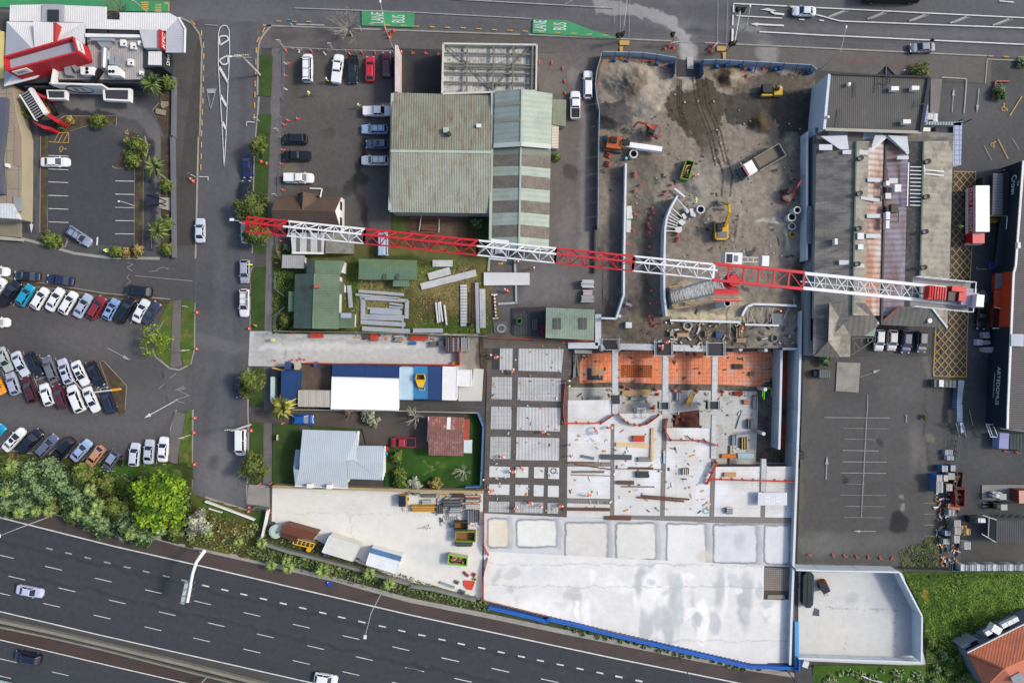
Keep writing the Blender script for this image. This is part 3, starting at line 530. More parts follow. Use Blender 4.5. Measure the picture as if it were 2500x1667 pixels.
#  green-grey rusty warehouse
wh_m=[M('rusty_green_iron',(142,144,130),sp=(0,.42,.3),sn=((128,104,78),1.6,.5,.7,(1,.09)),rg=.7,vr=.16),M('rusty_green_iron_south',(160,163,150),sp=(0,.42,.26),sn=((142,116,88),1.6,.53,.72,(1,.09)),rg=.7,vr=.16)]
e=[q1(10,2148,1062),q1(20,945,1095),q1(21,925,882),q1(11,2115,868)]
bt=Bt('warehouse','long warehouse with rusty pale green ribbed roof beside the yard of parked cars','warehouse',e)
Wp(bt,e,5.2,Fl('warehouse_wall',(150,156,148)))
rv=[(*e[0],5.2),(*e[1],5.2),(*e[2],5.2),(*e[3],5.2),W(11,2130,170,6.8),W(21,935,183,6.8)]
Rp(bt,rv,[(0,1,5,4),(4,5,2,3)],wh_m)
pale_green=Fl('pale_green_flashing',(176,188,174));Rc(bt,[rv[4],rv[5]],pale_green,.45)
Gt(bt,[q1(10,2150,1075),q1(11,2118,850)],5.3,pale_green,.45);Gt(bt,q(20,950,1060,945,1568)+q(21,930,880,925,1190),5.6,pale_green,.5)
wp('vent_pipe',MB().cyl(T(20,455,1545,6.5),.35,.9,Fl('dark_steel',(70,74,76))).box(T(20,418,1498,6.6),(.9,.9,.9),MATS['pale_green_flashing']),bt)
wp('rooftop_unit',mbx(T(20,793,1445,6.4),(.8,.6,.5),Tm),bt)
Rp(bt,[W(21,835,340,5.75),W(21,900,340,5.75),W(21,895,405,5.7),W(21,835,405,5.7)],F4,Fl('faded_red_paint',(186,108,92)),.02,'roof_patch')
#  striped warehouse
gA=M('pale_green_sheet',(168,180,168),vr=.13,sp=(90,.9,.07),rg=.7);gB=M('lichen_brown_sheet',(122,116,106),vr=.25,sc_=(.8,9),sn=((150,144,136),3,.55,.7));gC=M('dull_green_sheet',(132,140,130),vr=.1,sp=(90,.9,.07))
bt=Bt('warehouse','long gabled warehouse with bands of pale green and brown roof sheets','warehouse',[q1(20,1290,1400),q1(21,1270,1200)])
L_=lambda y:q1(21,968-(y+300)*.017,y);Rg=lambda y:q1(21,1278-(y)*.018,y-10);Rt=lambda y:q1(21,1622-y*.022,y+22)
ysb=[120,215,350,455,600,740,880,1020,1160,1290];mts=[gC,gB,gA,gB,gA,gB,gA,gB,gA]
rv=[];fc=[];fm=[]
for y in ysb:rv+=[(*L_(y),5.4),(*Rg(y),7.),(*Rt(y),5.4)]
for i in Rn(9):fc+=[(3*i,3*i+1,3*i+4,3*i+3),(3*i+1,3*i+2,3*i+5,3*i+4)];fm+=[mts[i],mts[i]]
up=[W(20,975,1045,6.),W(20,1288,1022,7.7),W(20,1638,1075,6.),W(21,962,108,6.),W(21,1278,88,7.7),W(21,1620,118,6.)]
Wp(bt,[q1(20,990,1050),q1(20,1630,1080),q1(21,1595,1290),q1(21,945,1270)],5.4,Fl('warehouse_wall',(150,156,148)),inset=.3)
Rp(bt,rv,fc,fm);Rp(bt,up,[(0,1,4,3),(1,2,5,4)],[M('pale_green_sheet_b',(156,168,162),vr=.1,sp=(90,.9,.08)),gA])
for a_,b_ in(((975,1190),(1280,1165)),((975,1370),(1270,1350))):
 x0,y0=q1(20,*a_);x1,y1=q1(20,*b_);Rp(bt,[(x0,y0,6.1),(x1,y1,7.75),(x1-2,y1+7,7.75),(x0,y0+8,6.1)],F4,Fl('fibreglass_strip',(150,152,138)),.02,'skylight')
Rc(bt,[rv[1],rv[28]],pale_green,.3);Rc(bt,[up[1],up[4]],pale_green,.3);Rc(bt,[up[3],up[4],up[5]],Fl('pale_flashing',(196,202,198)),.8)
bt=Bt('lean_to_shed','flat pale green lean-to on the east side of the banded warehouse','shed',[q1(20,1715,1300)]);e=q(20,1638,1140,1795,1145,1790,1450,1635,1425)
Wp(bt,e,2.8,Fl('warehouse_wall',(150,156,148)));Rp(bt,[(*p,2.8)for p in e],F4,M('old_green_felt',(142,148,128),vr=.15,sc_=(.6,5)))
bt=Bt('tool_shed','narrow cream boarded shed roof against the banded warehouse','shed',[q1(20,1670,1500)]);e=q(20,1630,1425,1710,1430)+q(21,1705,140,1625,130)
Wp(bt,e,2.5,WW);Rp(bt,[(*p,2.5)for p in e],F4,M('cream_boards',(214,208,188),vr=.1,sp=(90,.5,.2)))
#  roofless frame building with purlins
bt=Bt('parapet_building','building with dirty white sunken roof crossed by a grid of steel purlins','building',[q1(20,920,800)])
e=q(20,385,500,1455,515,1448,1040,372,1075);Wp(bt,e,4.,Fl('old_white_wall',(196,196,190)))
Rp(bt,[(*p,4.3)for p in q(20,395,520,1440,530,1435,1035,385,1065)],F4,M('peeling_white_roof',(196,196,192),vr=.2,sc_=(.5,4),sn=((128,120,112),.9,.52,.66),sp=(0,.5,.1)))
mb=MB();pm=Fl('parapet_cream',(206,204,192))
ring_=[(*p,5.4)for p in q(20,385,500,1458,515,1450,1040,372,1075)];vv=[P3(p)for p in ring_]
for a,b in zip(vv,vv[1:]+vv[:1]):mb.bar(a-vec(0,0,.55),b-vec(0,0,.55),.3,1.1,pm)
wp('parapet',mb,bt);mb=MB();bm_=Fl('weathered_beam',(120,120,108))
for y in(612,730,765,835,945):mb.bar(T(20,390,y,5.),T(20,1440,y+18,5.),.28,.25,bm_)
for x in(662,965,1190,1412):mb.bar(T(20,x,520,5.2),T(20,x-12,1040,5.2),.3,.25,bm_)
for a_ in((410,520,650,720),(700,760,950,1040),(970,1020,1180,760),(1190,730,1390,530)):mb.bar(T(20,*a_[:2],4.8),T(20,*a_[2:],4.8),.15,.15,bm_)
wp('roof_beams',mb,bt)
#  tall thin parapet wall between yards
wp_=MB();a=T(10,2195,520,4.5);b=T(10,2195,1055,4.5);wp_.bar(a-vec(0,0,2.2),b-vec(0,0,2.2),.5,4.4,M('peeling_pink_white_wall',(214,202,202),vr=.15,sn=((170,140,136),.9,.6,.72)))
Pt('boundary_wall',wp_,Lb='tall peeling pinkish white wall north of the rusty warehouse',cat='wall')
#  brown tiled house
bt=Bt('brown_tiled_house','white house with brown tiled roof and front gable next to the yard','house',[q1(11,1170,860)])
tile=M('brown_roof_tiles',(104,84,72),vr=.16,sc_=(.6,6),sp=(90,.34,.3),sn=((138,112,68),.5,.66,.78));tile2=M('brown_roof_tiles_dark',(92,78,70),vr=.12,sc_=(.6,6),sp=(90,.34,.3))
Wp(bt,q(11,835,690,1565,695,1560,1070,800,1060),3.,WW,inset=.5)
rv=[W(11,835,685,3.),W(11,1565,690,3.),W(11,1560,1075,3.),W(11,800,1070,3.),W(11,760,848,5.6),W(11,1490,856,5.6)]
Rp(bt,rv,[(0,1,5,4),(4,5,2,3)],[tile,tile2])
gw=MB();a,b,c_=P3(rv[1]),P3(rv[2]),P3(rv[5]);gw.add([a+vec(-.15,0,-.1),b+vec(-.15,0,-.1),c_+vec(-.12,0,-.1)],[(0,1,2)],WW);gw.add([a+vec(-.15,0,-.1),b+vec(-.15,0,-.1),b+vec(-.15,0,-3),a+vec(-.15,0,-3)],[(3,2,1,0)],WW)
wp('gable_wall',gw,bt)
for yy in(800,980):wp('window',mbx(T(11,1562,yy,2.6)+vec(.0,0,0),(.12,1.5,1.1),gm2),bt)
rv=[W(11,1062,690,3.2),W(11,1285,690,3.2),W(11,1270,655,3.2),W(11,1062,655,3.2),W(11,1127,637,5.3),W(11,1115,845,5.5)]
Rp(bt,[W(11,1060,655,3.4),W(11,1127,637,5.2),W(11,1272,665,3.4),W(11,1115,846,5.55),W(11,1058,770,3.8),W(11,1272,745,3.9)],[(0,1,3,4),(1,2,5,3)],[tile2,tile],name='dormer_roof')
Rp(bt,[W(11,1110,600,3.4),W(11,1335,600,3.4),W(11,1320,690,3.4),W(11,1105,655,3.4)],F4,tile2,name='porch_roof');Gt(bt,q(11,1205,597,1345,602,1325,700),3.5,Tm,.18)
bt=Bt('patchwork_shed','shed with white and grey patchwork roof under the crane jib','shed',[q1(11,1180,1220)]);e=q(11,985,1105,1372,1108,1360,1345,1000,1345)
Wp(bt,e,2.6,WW);Rp(bt,[(*p,2.6)for p in e],F4,M('patchwork_roof',(196,198,196),vr=.15,bands=((112,112,112),0,1.9,.62),sn=((168,128,110),.8,.58,.7)));Gt(bt,q(11,1000,1335,1358,1340),2.7,Tm,.35)
bt=Bt('felt_roof_shed','flat shed with mottled grey felt roof right of the patchwork shed','shed',[q1(11,1530,1220)]);e=q(11,1385,1110,1690,1112,1695,1345,1382,1340)
Wp(bt,e,2.6,Fl('grey_block',(130,128,120)));Rp(bt,[(*p,2.6)for p in e],F4,M('mottled_felt',(138,136,126),vr=.25,sc_=(1,9),sn=((104,102,88),1.2,.5,.7)))
bt=Bt('small_grey_shed','small square shed with plain light grey roof by the footpath','shed',[q1(11,1015,1435)]);e=q(11,888,1358,1142,1362,1140,1512,882,1508)
Wp(bt,e,2.3,WW);Rp(bt,[(*p,2.3)for p in e],F4,M('light_grey_iron',(168,168,168),vr=.08,sp=(0,.35,.14)))
#  green house
gr1=M('green_painted_iron',(106,126,104),vr=.13,sc_=(.5,5),sp=(90,.3,.12),sn=((112,96,84),.45,.6,.72));gr2=M('green_iron_west',(84,104,96),vr=.17,sc_=(.5,5),sp=(90,.3,.12),sn=((88,84,80),.4,.56,.66))
bt=Bt('green_roofed_house','old house with faded two-tone green iron roof and small chimney','house',[q1(12,1280,330)])
e=[q1(12,1035,10),q1(12,1548,18),q1(12,1535,640),q1(12,1020,632)];Wp(bt,e,2.9,WW)
rv=[(*p,2.9)for p in e]+[W(12,1262,6,4.3),W(12,1240,636,4.3)];Rp(bt,rv,[(0,4,5,3),(4,1,2,5)],[gr2,gr1])
e2=q(11,1165,1418,1605,1428,1600,1568,1165,1568);Rp(bt,[(*e2[0],2.8),(*e2[1],2.8),W(12,1548,30,3.),W(12,1165,20,3.),W(11,1262,1420,3.6),W(12,1262,15,3.6)],[(0,4,5,3),(4,1,2,5)],[gr2,gr1],name='wing_roof');Wp(bt,e2,2.7,WW)
for v,hh in((q(12,962,210,1040,210,1035,440,958,438),2.3),(q(12,1540,455,1722,458,1718,632,1538,632),2.3),(q(12,1552,85,1600,120,1600,235,1550,240),2.2)):
 Wp(bt,v,hh,WW,name='annex_wall');Rp(bt,[(*p,hh)for p in v],F4,gr1,name='annex_roof')
wp('chimney',mbx(T(12,1290,150,4.4),(.9,.6,1.),M('old_brick',(168,112,92),vr=.2)),bt);Rc(bt,[rv[4],rv[5]],Fl('green_ridge',(128,150,122)),.2)
wp('vent_panel',mbx(T(12,1622,485,2.45),(1.9,.9,.1),Fl('lilac_plastic',(176,184,200))),bt)
#  green shed
bt=Bt('green_garden_shed','long shed with mossy green gabled roof and two grey skylights','shed',[q1(11,2050,1480)])
e=q(11,1765,1402,2430,1420)+q(12,2435,85-12,1765,70);rv=[(*p,2.4)for p in e]+[W(11,1765,1505,3.2),W(11,2432,1522,3.2)]
Wp(bt,e,2.3,WW);Rp(bt,rv,[(0,1,5,4),(4,5,2,3)],[M('mossy_green_iron',(104,128,100),vr=.12,sp=(0,.3,.1),sn=((128,140,104),.6,.5,.7)),M('green_iron_south',(112,136,112),vr=.1,sp=(0,.3,.1))])
for x in(2065,2215):wp('skylight',mbx(T(12,x,25,2.78),(.6,1.3,.12),Fl('dull_skylight',(84,92,88))),bt)
v=q(12,2165,70,2350,75,2340,158,2160,150);Wp(bt,v,2.,WW,name='annex_wall');Rp(bt,[(*p,2.)for p in v],F4,MATS['green_iron_south'],name='annex_roof')
#  light blue house
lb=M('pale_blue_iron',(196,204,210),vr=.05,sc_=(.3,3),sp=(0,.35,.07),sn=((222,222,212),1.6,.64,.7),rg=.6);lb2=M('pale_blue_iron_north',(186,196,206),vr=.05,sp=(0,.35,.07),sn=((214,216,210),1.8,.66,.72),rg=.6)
bt=Bt('pale_blue_roofed_house','white house with speckled pale blue iron roof on the street lawn','house',[q1(13,1450,560)])
Wp(bt,q(13,1120,240,1750,255,1640,880,1040,860),3.,WW,inset=.4)
rv=[W(13,1120,228,3.),W(13,1762,248,3.),W(13,1735,570,4.6),W(13,1088,570,5.),W(13,1620,582,5.),W(13,1640,895,2.9),W(13,1035,872,2.9),W(13,1015,680,3.9),W(13,1085,685,4.3)]
Rp(bt,rv,[(0,1,2,4,3),(3,4,5,6,7,8)],[lb2,lb])
Rp(bt,[W(13,1040,455,3.),W(13,1092,460,3.1),W(13,1085,688,3.6),W(13,1013,675,3.4)],F4,M('blue_bay_iron',(152,172,196),vr=.05),name='bay_roof')
e=q(13,1738,418,2050,420,2040,800,1630,790);Wp(bt,q(13,1700,425,2065,425,2060,790,1700,780),2.7,WW,name='wing_wall')
Rp(bt,[W(13,1738,412,2.8),W(13,2065,415,2.8),W(13,2040,612,4.),W(13,1740,605,4.1),W(13,1625,540,4.4),W(13,1735,525,4.2),W(13,2040,805,2.8),W(13,1640,790,2.8)],[(0,1,2,3),(5,3,2,6,7,4)],[lb2,lb],name='wing_roof')
Gt(bt,q(13,1762,245,1745,418),3.1,Tm,.4);Gt(bt,q(13,2065,415,2040,800),2.9,Tm,.25);Gt(bt,q(13,1035,872,1640,895),3.,Tm,.2)
for x,y in((1210,865),(1435,875)):wp('chimney',mbx(T(13,x,y,3.4),(.9,.7,1.4),Tm),bt)
#  red shed
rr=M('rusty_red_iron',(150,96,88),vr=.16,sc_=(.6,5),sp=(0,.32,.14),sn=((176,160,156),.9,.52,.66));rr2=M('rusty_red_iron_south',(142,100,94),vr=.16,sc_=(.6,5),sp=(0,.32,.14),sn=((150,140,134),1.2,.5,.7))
bt=Bt('red_roofed_shed','garage with weathered red iron roof and one white skylight strip on the lawn','garage',[q1(23,420,300)])
e=q(23,220,75,628,92,615,530,218,520);Wp(bt,e,2.7,WW);rv=[(*p,2.7)for p in e]+[W(23,215,232,3.7),W(23,608,238,3.7)];Rp(bt,rv,[(0,1,5,4),(4,5,2,3)],[rr,rr2])
Rp(bt,[W(23,430,86,2.85),W(23,473,87,2.85),W(23,467,225,3.72),W(23,422,224,3.72)],F4,Tm,.02,'skylight')
v=q(23,615,105,685,110,680,348,612,345);Wp(bt,v,2.2,WW,name='annex_wall');Rp(bt,[(*p,2.2)for p in v],F4,Fl('red_annex_iron',(168,82,70)),name='annex_roof')
v=q(23,620,345,717,345,713,496,620,494);Wp(bt,v,2.1,WW,name='store_wall');Rp(bt,[(*p,2.1)for p in v],F4,Fl('pale_blue_sheet',(204,214,218)),name='store_roof')
Rc(bt,[rv[4],rv[5]],Fl('rust_ridge',(128,110,92)),.2);Gt(bt,q(23,218,80,205,360),2.8,Tm,.15)
#  green box with two skylights by the pit
bt=Bt('green_roofed_site_office','pale green flat roofed building with two dark skylights beside the pit','building',[q1(22,1840,580)]);e=q(22,1568,395,2125,418,2115,770,1560,742)
Wp(bt,e,3.4,Fl('warehouse_wall',(150,156,148)));Rp(bt,[(*p,3.4)for p in e],F4,M('aqua_green_iron',(156,172,152),vr=.16,sc_=(.7,5),sp=(0,.3,.14)))
for x in(1695,1992):wp('skylight',mbx(T(22,x,578,3.5),(1.35,2.,.2),Fl('dull_glass',(106,106,98),rg=.3)).box(T(22,x,578,3.6),(.08,2.1,.08),St),bt)
#  restaurant
bt=Bt('restaurant','fast food restaurant with pale hipped roofs and a slanted red tower','restaurant',[q1(0,1000,600)]);root=bt
red=M('red_cladding',(196,48,58),vr=.05,sc_=(.4,3),rg=.5);redd=M('dull_red_cladding',(176,62,66),vr=.06,rg=.6);pg_=M('pale_grey_iron',(226,225,224),vr=.05,sp=(0,.4,.12),rg=.6);pg2=M('blue_grey_iron',(186,188,198),vr=.06,sp=(90,.4,.06),rg=.6)
Wp(bt,q(0,130,80,1900,160,1880,600,1680,900,60,980),3.2,dark_wall,inset=.3)
Rp(bt,[(*p,3.9)for p in q(0,115,62,478,55,478,248,108,245)],F4,pg_,name='canopy_roof');Rp(bt,[(*p,4.3)for p in q(0,482,50,720,55,735,255,478,248)],F4,Fl('grey_panel',(170,170,178)),name='canopy_box')
mb=MB()
for x in Rn(555,670,22):mb.bar(T(0,x,115,4.45),T(0,x,245,4.45),.25,.2,Fl('dark_slat',(52,60,72)))
wp('louvre',mb,bt)
Rp(bt,[(*p,3.9)for p in q(0,738,62,1050,75,1218,80,1218,225,1370,230,1370,145,1940,150,2045,210,1900,355,980,330,960,262,740,255)],[tuple(Rn(12))],pg_,name='canopy_roof')
Rp(bt,[W(0,2048,208,3.9),W(0,2122,335,3.8),W(0,2115,605,3.8),W(0,1900,605,3.8),W(0,1903,358,3.9)],[(0,1,2,3,4)],pg2,name='canopy_end');Gt(bt,q(0,2048,205,2124,332,2117,608),3.9,Tm,.3)
hp=[W(0,75,250,4.2),W(0,972,266,4.2),W(0,968,500,4.2),W(0,45,990,4.2),W(0,370,560,5.6),W(0,720,450,5.6),W(0,400,900,4.2)]
Rp(bt,hp,[(0,1,5,4),(1,2,5),(0,4,3),(4,5,2,6,3)],[pg_,pg2,pg2,pg_],name='hip_roof')
Or(bt,'raised_panel',q(0,382,245,612,262,608,500,395,558),4.2,1.7,pg_,Tm);Or(bt,'red_fin',q(0,610,262,642,262,638,480,612,470),4.2,1.75,redd)
tw=q(0,35,648,825,422,872,592,648,650,650,672,332,748,285,730,70,800);
mb=MB();tp_=[P(x,y,8.2)for x,y in q(0,35,648,825,422,872,592,60,805)]
for a,b in zip(tp_,tp_[1:]+tp_[:1]):mb.bar((a.x,a.y,4.),(b.x,b.y,4.),.3,8.,red)
wp('tower',mb,bt);Rp(bt,[(*p,6.9)for p in q(0,60,670,830,450,880,600,90,805)],F4,Fl('grey_membrane',(166,170,182)),.1,'tower_roof')
def So(root,c,dirx,up,w_,h_,m,body,size,tm,nm='sign_panel'):
 X=V3(dirx).normalized();Y=V3(up).normalized();Z=X.cross(Y);c=V3(c);mb=MB()
 pts=[c+X*a*w_/2+Y*b*h_/2+Z*k for k in(0,.12)for a,b in((-1,-1),(1,-1),(1,1),(-1,1))]
 mb.add(pts,[(3,2,1,0),(4,5,6,7),(0,1,5,4),(1,2,6,5),(2,3,7,6),(3,0,4,7)],m);o=wp(nm,mb,root)
 if body:t_=Wt_(body,c-root.location,X,Y,size,tm,root,'sign_lettering',.15)
 return o
redl=Fl('sign_red',(190,30,44));blk=Fl('black_paint',(26,28,32),rg=.5)
dE=(tp_[2]-tp_[1]).normalized();dS=(tp_[2]-tp_[3]).normalized();nE=vec(dE.y*-1,dE.x,0);outE=dE.cross(vec(0,0,1))*-1;
cE=(tp_[1]+tp_[2])/2;oE=vec(dS.x,dS.y,0).normalized();cS=tp_[3]+(tp_[2]-tp_[3])*.16;oS=vec(dE.x,dE.y,0).normalized()
So(bt,vec(cE.x,cE.y,6.9)+oE*.2,-vec(dE.x,dE.y,0),(0,0,1),2.,1.7,Tm,'KFC',.9,blk);So(bt,vec(cS.x,cS.y,6.9)+oS*.2,vec(dS.x,dS.y,0),(0,0,1),2.6,1.5,Tm,'KFC',.9,blk)
Or(bt,'service_roof',q(0,990,430,1640,435,1638,912,670,912,670,800,1040,700),0,3.7,M('service_roof_iron',(172,168,166),vr=.1,sp=(0,.4,.16),sn=((150,124,120),.4,.55,.7)));Or(bt,'parapet',q(0,975,385,1635,400,1632,432,975,425),3.2,1.3,Tm)
Or(bt,'dark_recess',q(0,1000,345,1225,345,1222,385,1002,382),3.2,.4,dark_wall);Or(bt,'dark_recess',q(0,1250,340,1590,340,1590,395,1250,390),3.2,.4,dark_wall)
Or(bt,'sign_box',q(0,1595,340,1825,345,1822,550,1650,550),3.2,1.6,Fl('light_grey_panel',(196,196,200)));Or(bt,'dark_annex',q(0,1640,560,1860,600,1860,770,1640,780),0,3.8,dark_wall);Or(bt,'annex_roof',q(0,1700,592,1842,592,1842,748,1695,745),3.8,.3,pg_)
rs=[P(x,y,4.9)for x,y in q(0,1826,345,1826,550)];mb=MB();mb.bar((rs[0].x+.1,rs[0].y,4.2),(rs[1].x+.1,rs[1].y,4.2),.25,2.,red);wp('red_sign_wall',mb,bt)
So(bt,V3(((rs[0].x+rs[1].x)/2+.26,(rs[0].y+rs[1].y)/2,4.1)),(0,1,0),(0,0,1),3.1,1.9,red,'KFC',1.5,Tm)
Wt_('Drive',T(0,1925,690,2.)-root.location,(0,1,0),(-.5,0,.86),.9,Tm,bt,'wall_lettering',.05)
Or(bt,'dark_wall_wing',q(0,280,985,640,985,640,1000,280,1005),0,3.4,dark_wall);Or(bt,'drive_lane_wall',q(0,1170,935,1640,940,1640,960,1170,950),0,3.4,dark_wall)
pw=[P(x,y,4.6)for x,y in q(0,568,958,1170,975)];pf=mbr((pw[0].x,pw[0].y,2.4),(pw[1].x,pw[1].y,2.4),.3,4.6,Tm);wp('white_sign_wall',pf,bt)
pv=[P(x,y,4.9)for x,y in q(0,568,765,568,958)];wp('white_fin',mbr((pv[0].x+.8,pv[0].y,4.2),(pv[1].x+.3,pv[1].y,4.2),.2,1.6,Tm),bt)
ec=(pw[0]+pw[1])/2;mb=MB()
for rr_,wd_ in((1.75,.09),(1.62,.04)):
 for i in Rn(36):
  t0,t1=i*pi/18,(i+1)*pi/18;mb.bar((ec.x-.6+rr_*1.3*cos(t0),ec.y-.19,2.5+rr_*sin(t0)),(ec.x-.6+rr_*1.3*cos(t1),ec.y-.19,2.5+rr_*sin(t1)),.06,wd_,blk)
wp('round_emblem',mb,bt)
bl_=root.location
Wt_('11',vec(ec.x-.6,ec.y-.2,2.5)-bl_,(1,0,0),(0,0,1),1.7,blk,bt,'emblem_number',.04,1.5);Wt_('HERBS & SPICES',vec(ec.x-.6,ec.y-.17,3.75)-bl_,(1,0,0),(0,0,1),.36,blk,bt,'emblem_lettering',.04);Wt_('SECRET RECIPE',vec(ec.x-.6,ec.y-.17,1.25)-bl_,(1,0,0),(0,0,1),.36,blk,bt,'emblem_lettering',.04)
for v in(q(0,530,1030,755,1035,755,1140,545,1135),q(0,1175,1010,1495,1015,1492,1165,1185,1150)):
 Or(bt,'window_hood',v,2.,.9,Tm);cx_=sum(p[0]for p in v)/4;cy_=sum(p[1]for p in v)/4;Or(bt,'hood_top',[(cx_+(p[0]-cx_)*.82,cy_+(p[1]-cy_)*.72)for p in v],2.9,.03,Fl('dark_membrane',(66,68,72)))
duct=Fl('duct_steel',(178,182,188),rg=.4,metal=.4)
mb=MB();mb.bar(T(0,1050,460,4.6),T(0,1315,465,4.6),.5,.7,duct);mb.prism([tuple(P(*p,4.5)[:2])for p in q(0,1110,475,1280,480,1230,550,1170,550)],3.8,4.7,duct);mb.tube([T(0,1200,560,4.7),T(0,1195,680,4.7),T(0,1190,780,4.5)],.5,duct,10);mb.tube([T(0,1250,590,4.5),T(0,1240,690,4.5)],.3,duct);wp('duct',mb,bt)
wp('dark_duct',mbr(T(0,1160,800,4.4),T(0,1060,950,4.4),.9,.6,blk),bt)
for v in(q(0,920,768,1075,770,1070,860,925,855),q(0,1238,755,1340,755,1385,800,1385,870,1240,860),):Or(bt,'air_handler',v,3.8,1.3,Tm)
for x,y in((998,790),(998,832),(1260,822),(1298,822)):wp('fan',MB().cyl(T(0,x,y,5.15),.28,.08,blk,14),bt)
for x,y,s_ in((1418,500,1),(1533,535,1),(1500,720,1),(1610,502,.7),(1622,842,.6)):wp('air_conditioner',mbx(T(0,x,y,4.1),(.85*s_,1.1*s_,.7),Tm).box(T(0,x+5,y+5,4.47),(.3*s_,.3*s_,.04),blk),bt)
for v in(q(0,1240,635,1305,640,1310,745,1250,740),q(0,1320,640,1395,640,1345,750,1310,745),q(0,725,760,800,760,830,870,750,860),q(0,800,740,850,740,920,790,860,820)):Or(bt,'duct_box',v,3.8,.8,duct)
bt=Bt('drive_through_canopy','slanted red and white canopy with slatted top over the drive-through lane','canopy',[q1(0,420,1230)]);mb=MB()
a,b=T(0,290,1060,3.),T(0,470,1350,3.);mb.bar(a,b,1.7,.3,blk);wp('canopy_top',mb,bt);mb=MB()
for i in Rn(11):c_=a.lerp(b,(i+.5)/11);n_=V3((-(b-a).y,(b-a).x,0)).normalized();mb.bar(c_-n_*.7+vec(0,0,.2),c_+n_*.7+vec(0,0,.2),.18,.08,Fl('grey_slat',(150,156,158)))
wp('slats',mb,bt);n_=V3((-(b-a).y,(b-a).x,0)).normalized();wp('white_fascia',mbr(a+n_*1.2,b+n_*1.2,.7,.7,Tm).bar(a-n_*.95,b-n_*.95,.2,.7,Tm),bt)
for v in(q(0,330,1030,350,1025,530,1110,500,1130),q(0,500,1305,560,1300,695,1390,660,1415),q(0,350,1380,440,1425,580,1460,560,1485,500,1480)):Or(bt,'red_wing',v,.2,2.6,red)
mb=MB()
for v in((480,1155),(500,1200),(522,1245),(545,1285)):mb.bar(T(0,v[0]-25,v[1]+6,.1),T(0,v[0]+30,v[1]-8,.1),.6,.06,Fl('orange_stripe',(216,150,60)))
wp('kerb_stripes',mb,bt)
#  beige neighbour at far left
bt=Bt('beige_neighbour_building','long beige flat roofed building at the western edge behind the drive lane','building',[q1(1,100,400)])
e=[(-90,110),(12,110)]+q(0,165,1160,180,1300,250,1568)+q(1,248,600,240,950)+[(-90,540)]
Or(bt,'flat_roof',e,0,3.,M('beige_concrete_roof',(156,146,128),vr=.12,sc_=(.3,4),grid=(2.1,3.4,.05,(120,112,98))),Fl('beige_wall',(170,160,140)))
Or(bt,'roof_terrace',q(0,165,1420,245,1568)+q(1,245,355,155,320,165,0),3.,.12,M('pink_beige',(156,136,122),vr=.08));Or(bt,'slate_roof',[(-90,240),(14,238),(12,300)]+q(1,0,250,35,660,-100,670),3.,1.,M('slate_blue_roof',(92,98,112),vr=.1,sp=(90,.4,.1)))
Or(bt,'white_box',q(1,55,305,98,315,95,357,55,345),3.,.5,Tm);Or(bt,'container_roof',q(1,-60,770,130,770,200,945,-60,930),3.,1.2,M('white_ribbed',(206,210,214),sp=(0,.5,.15)));Or(bt,'grey_annex',q(1,155,680,235,705,235,860,150,850),3.,.5,Fl('grey_sheet',(150,154,158)))
bt=Bt('yellow_wall_building','building with pale yellow side wall at the top left corner','building',[(0,130)]);Or(bt,'wall',[(-60,60),(10,78),(10,190),(-60,200)],0,3.6,Fl('pale_yellow',(214,200,132)))
bt=Bt('concrete_yard_wall','low concrete yard walls below the beige building','wall',[(20,560)]);Or(bt,'yard_slab',q(1,-60,950,235,970,230,1160,-60,1130),0,.5,M('yard_slab_m',(140,134,118),vr=.15));Or(bt,'edge_wall',q(1,-60,1135,240,1170,238,1200,-60,1180),0,.9,Fl('pale_concrete',(170,166,156)))
#  dark roofed shop (top right)
dr=M('dark_ribbed_roof',(98,97,95),vr=.1,sc_=(.3,5),sp=(0,.36,.3),sn=((128,126,124),.3,.62,.75))
bt=Bt('dark_roofed_shop','shop with large dark ribbed roof and pale blue west wall','building',[q1(40,650,1200)]);e=q(40,125,852,1262,890,1165,1510,70,1475)
Wp(bt,e,6.,Fl('pale_blue_wall',(206,216,228)),inset=.1);Rp(bt,[(*e[0],6.4),(*e[1],6.2),(*e[2],6.),(*e[3],6.2)],F4,dr)
wp('west_wall',mbr(T(40,118,850,6.6)-vec(0,0,3.3),T(40,60,1480,6.6)-vec(0,0,3.3),.45,6.6,Fl('pale_blue_wall',(168,182,200))),bt);Gt(bt,q(40,70,1485,1165,1520),6.2,Fl('cream_parapet',(178,174,160)),.5)
Gt(bt,q(40,1262,890,1165,1510),6.4,Fl('dark_edge',(58,62,68)),.6);Gt(bt,q(40,120,850,1262,888),6.5,MATS['dark_edge'],.3)
for x,y in((855,1025),(1088,1020),(990,1403)):wp('rooftop_unit',mbx(T(40,x,y,6.8),(1.3,.7,.9),Tm),bt)
wp('roof_vent',MB().ball(T(40,335,972,6.9),.35,Tm).cyl(T(40,335,972,6.3),.22,.5,Tm),bt);wp('roof_vent',MB().ball(T(40,98,1343,6.9),.28,Tm),bt)
mb=MB();fr=Fl('dark_frame',(44,50,54));t0=T(40,768,740,6.5);t1=T(40,640,862,6.5);t2=T(40,888,868,6.5);mb.prism([tuple(t0[:2]),tuple(t1[:2]),tuple(t2[:2])],5.9,6.3,Fl('dark_canvas',(40,52,56)))
for a_,b_ in((t0,t1),(t1,t2),(t2,t0),(t0,(t1+t2)/2)):mb.bar(a_,b_,.15,.15,Fl('canopy_frame',(110,112,112)))
wp('entrance_gable',mb,bt)
mb=MB()
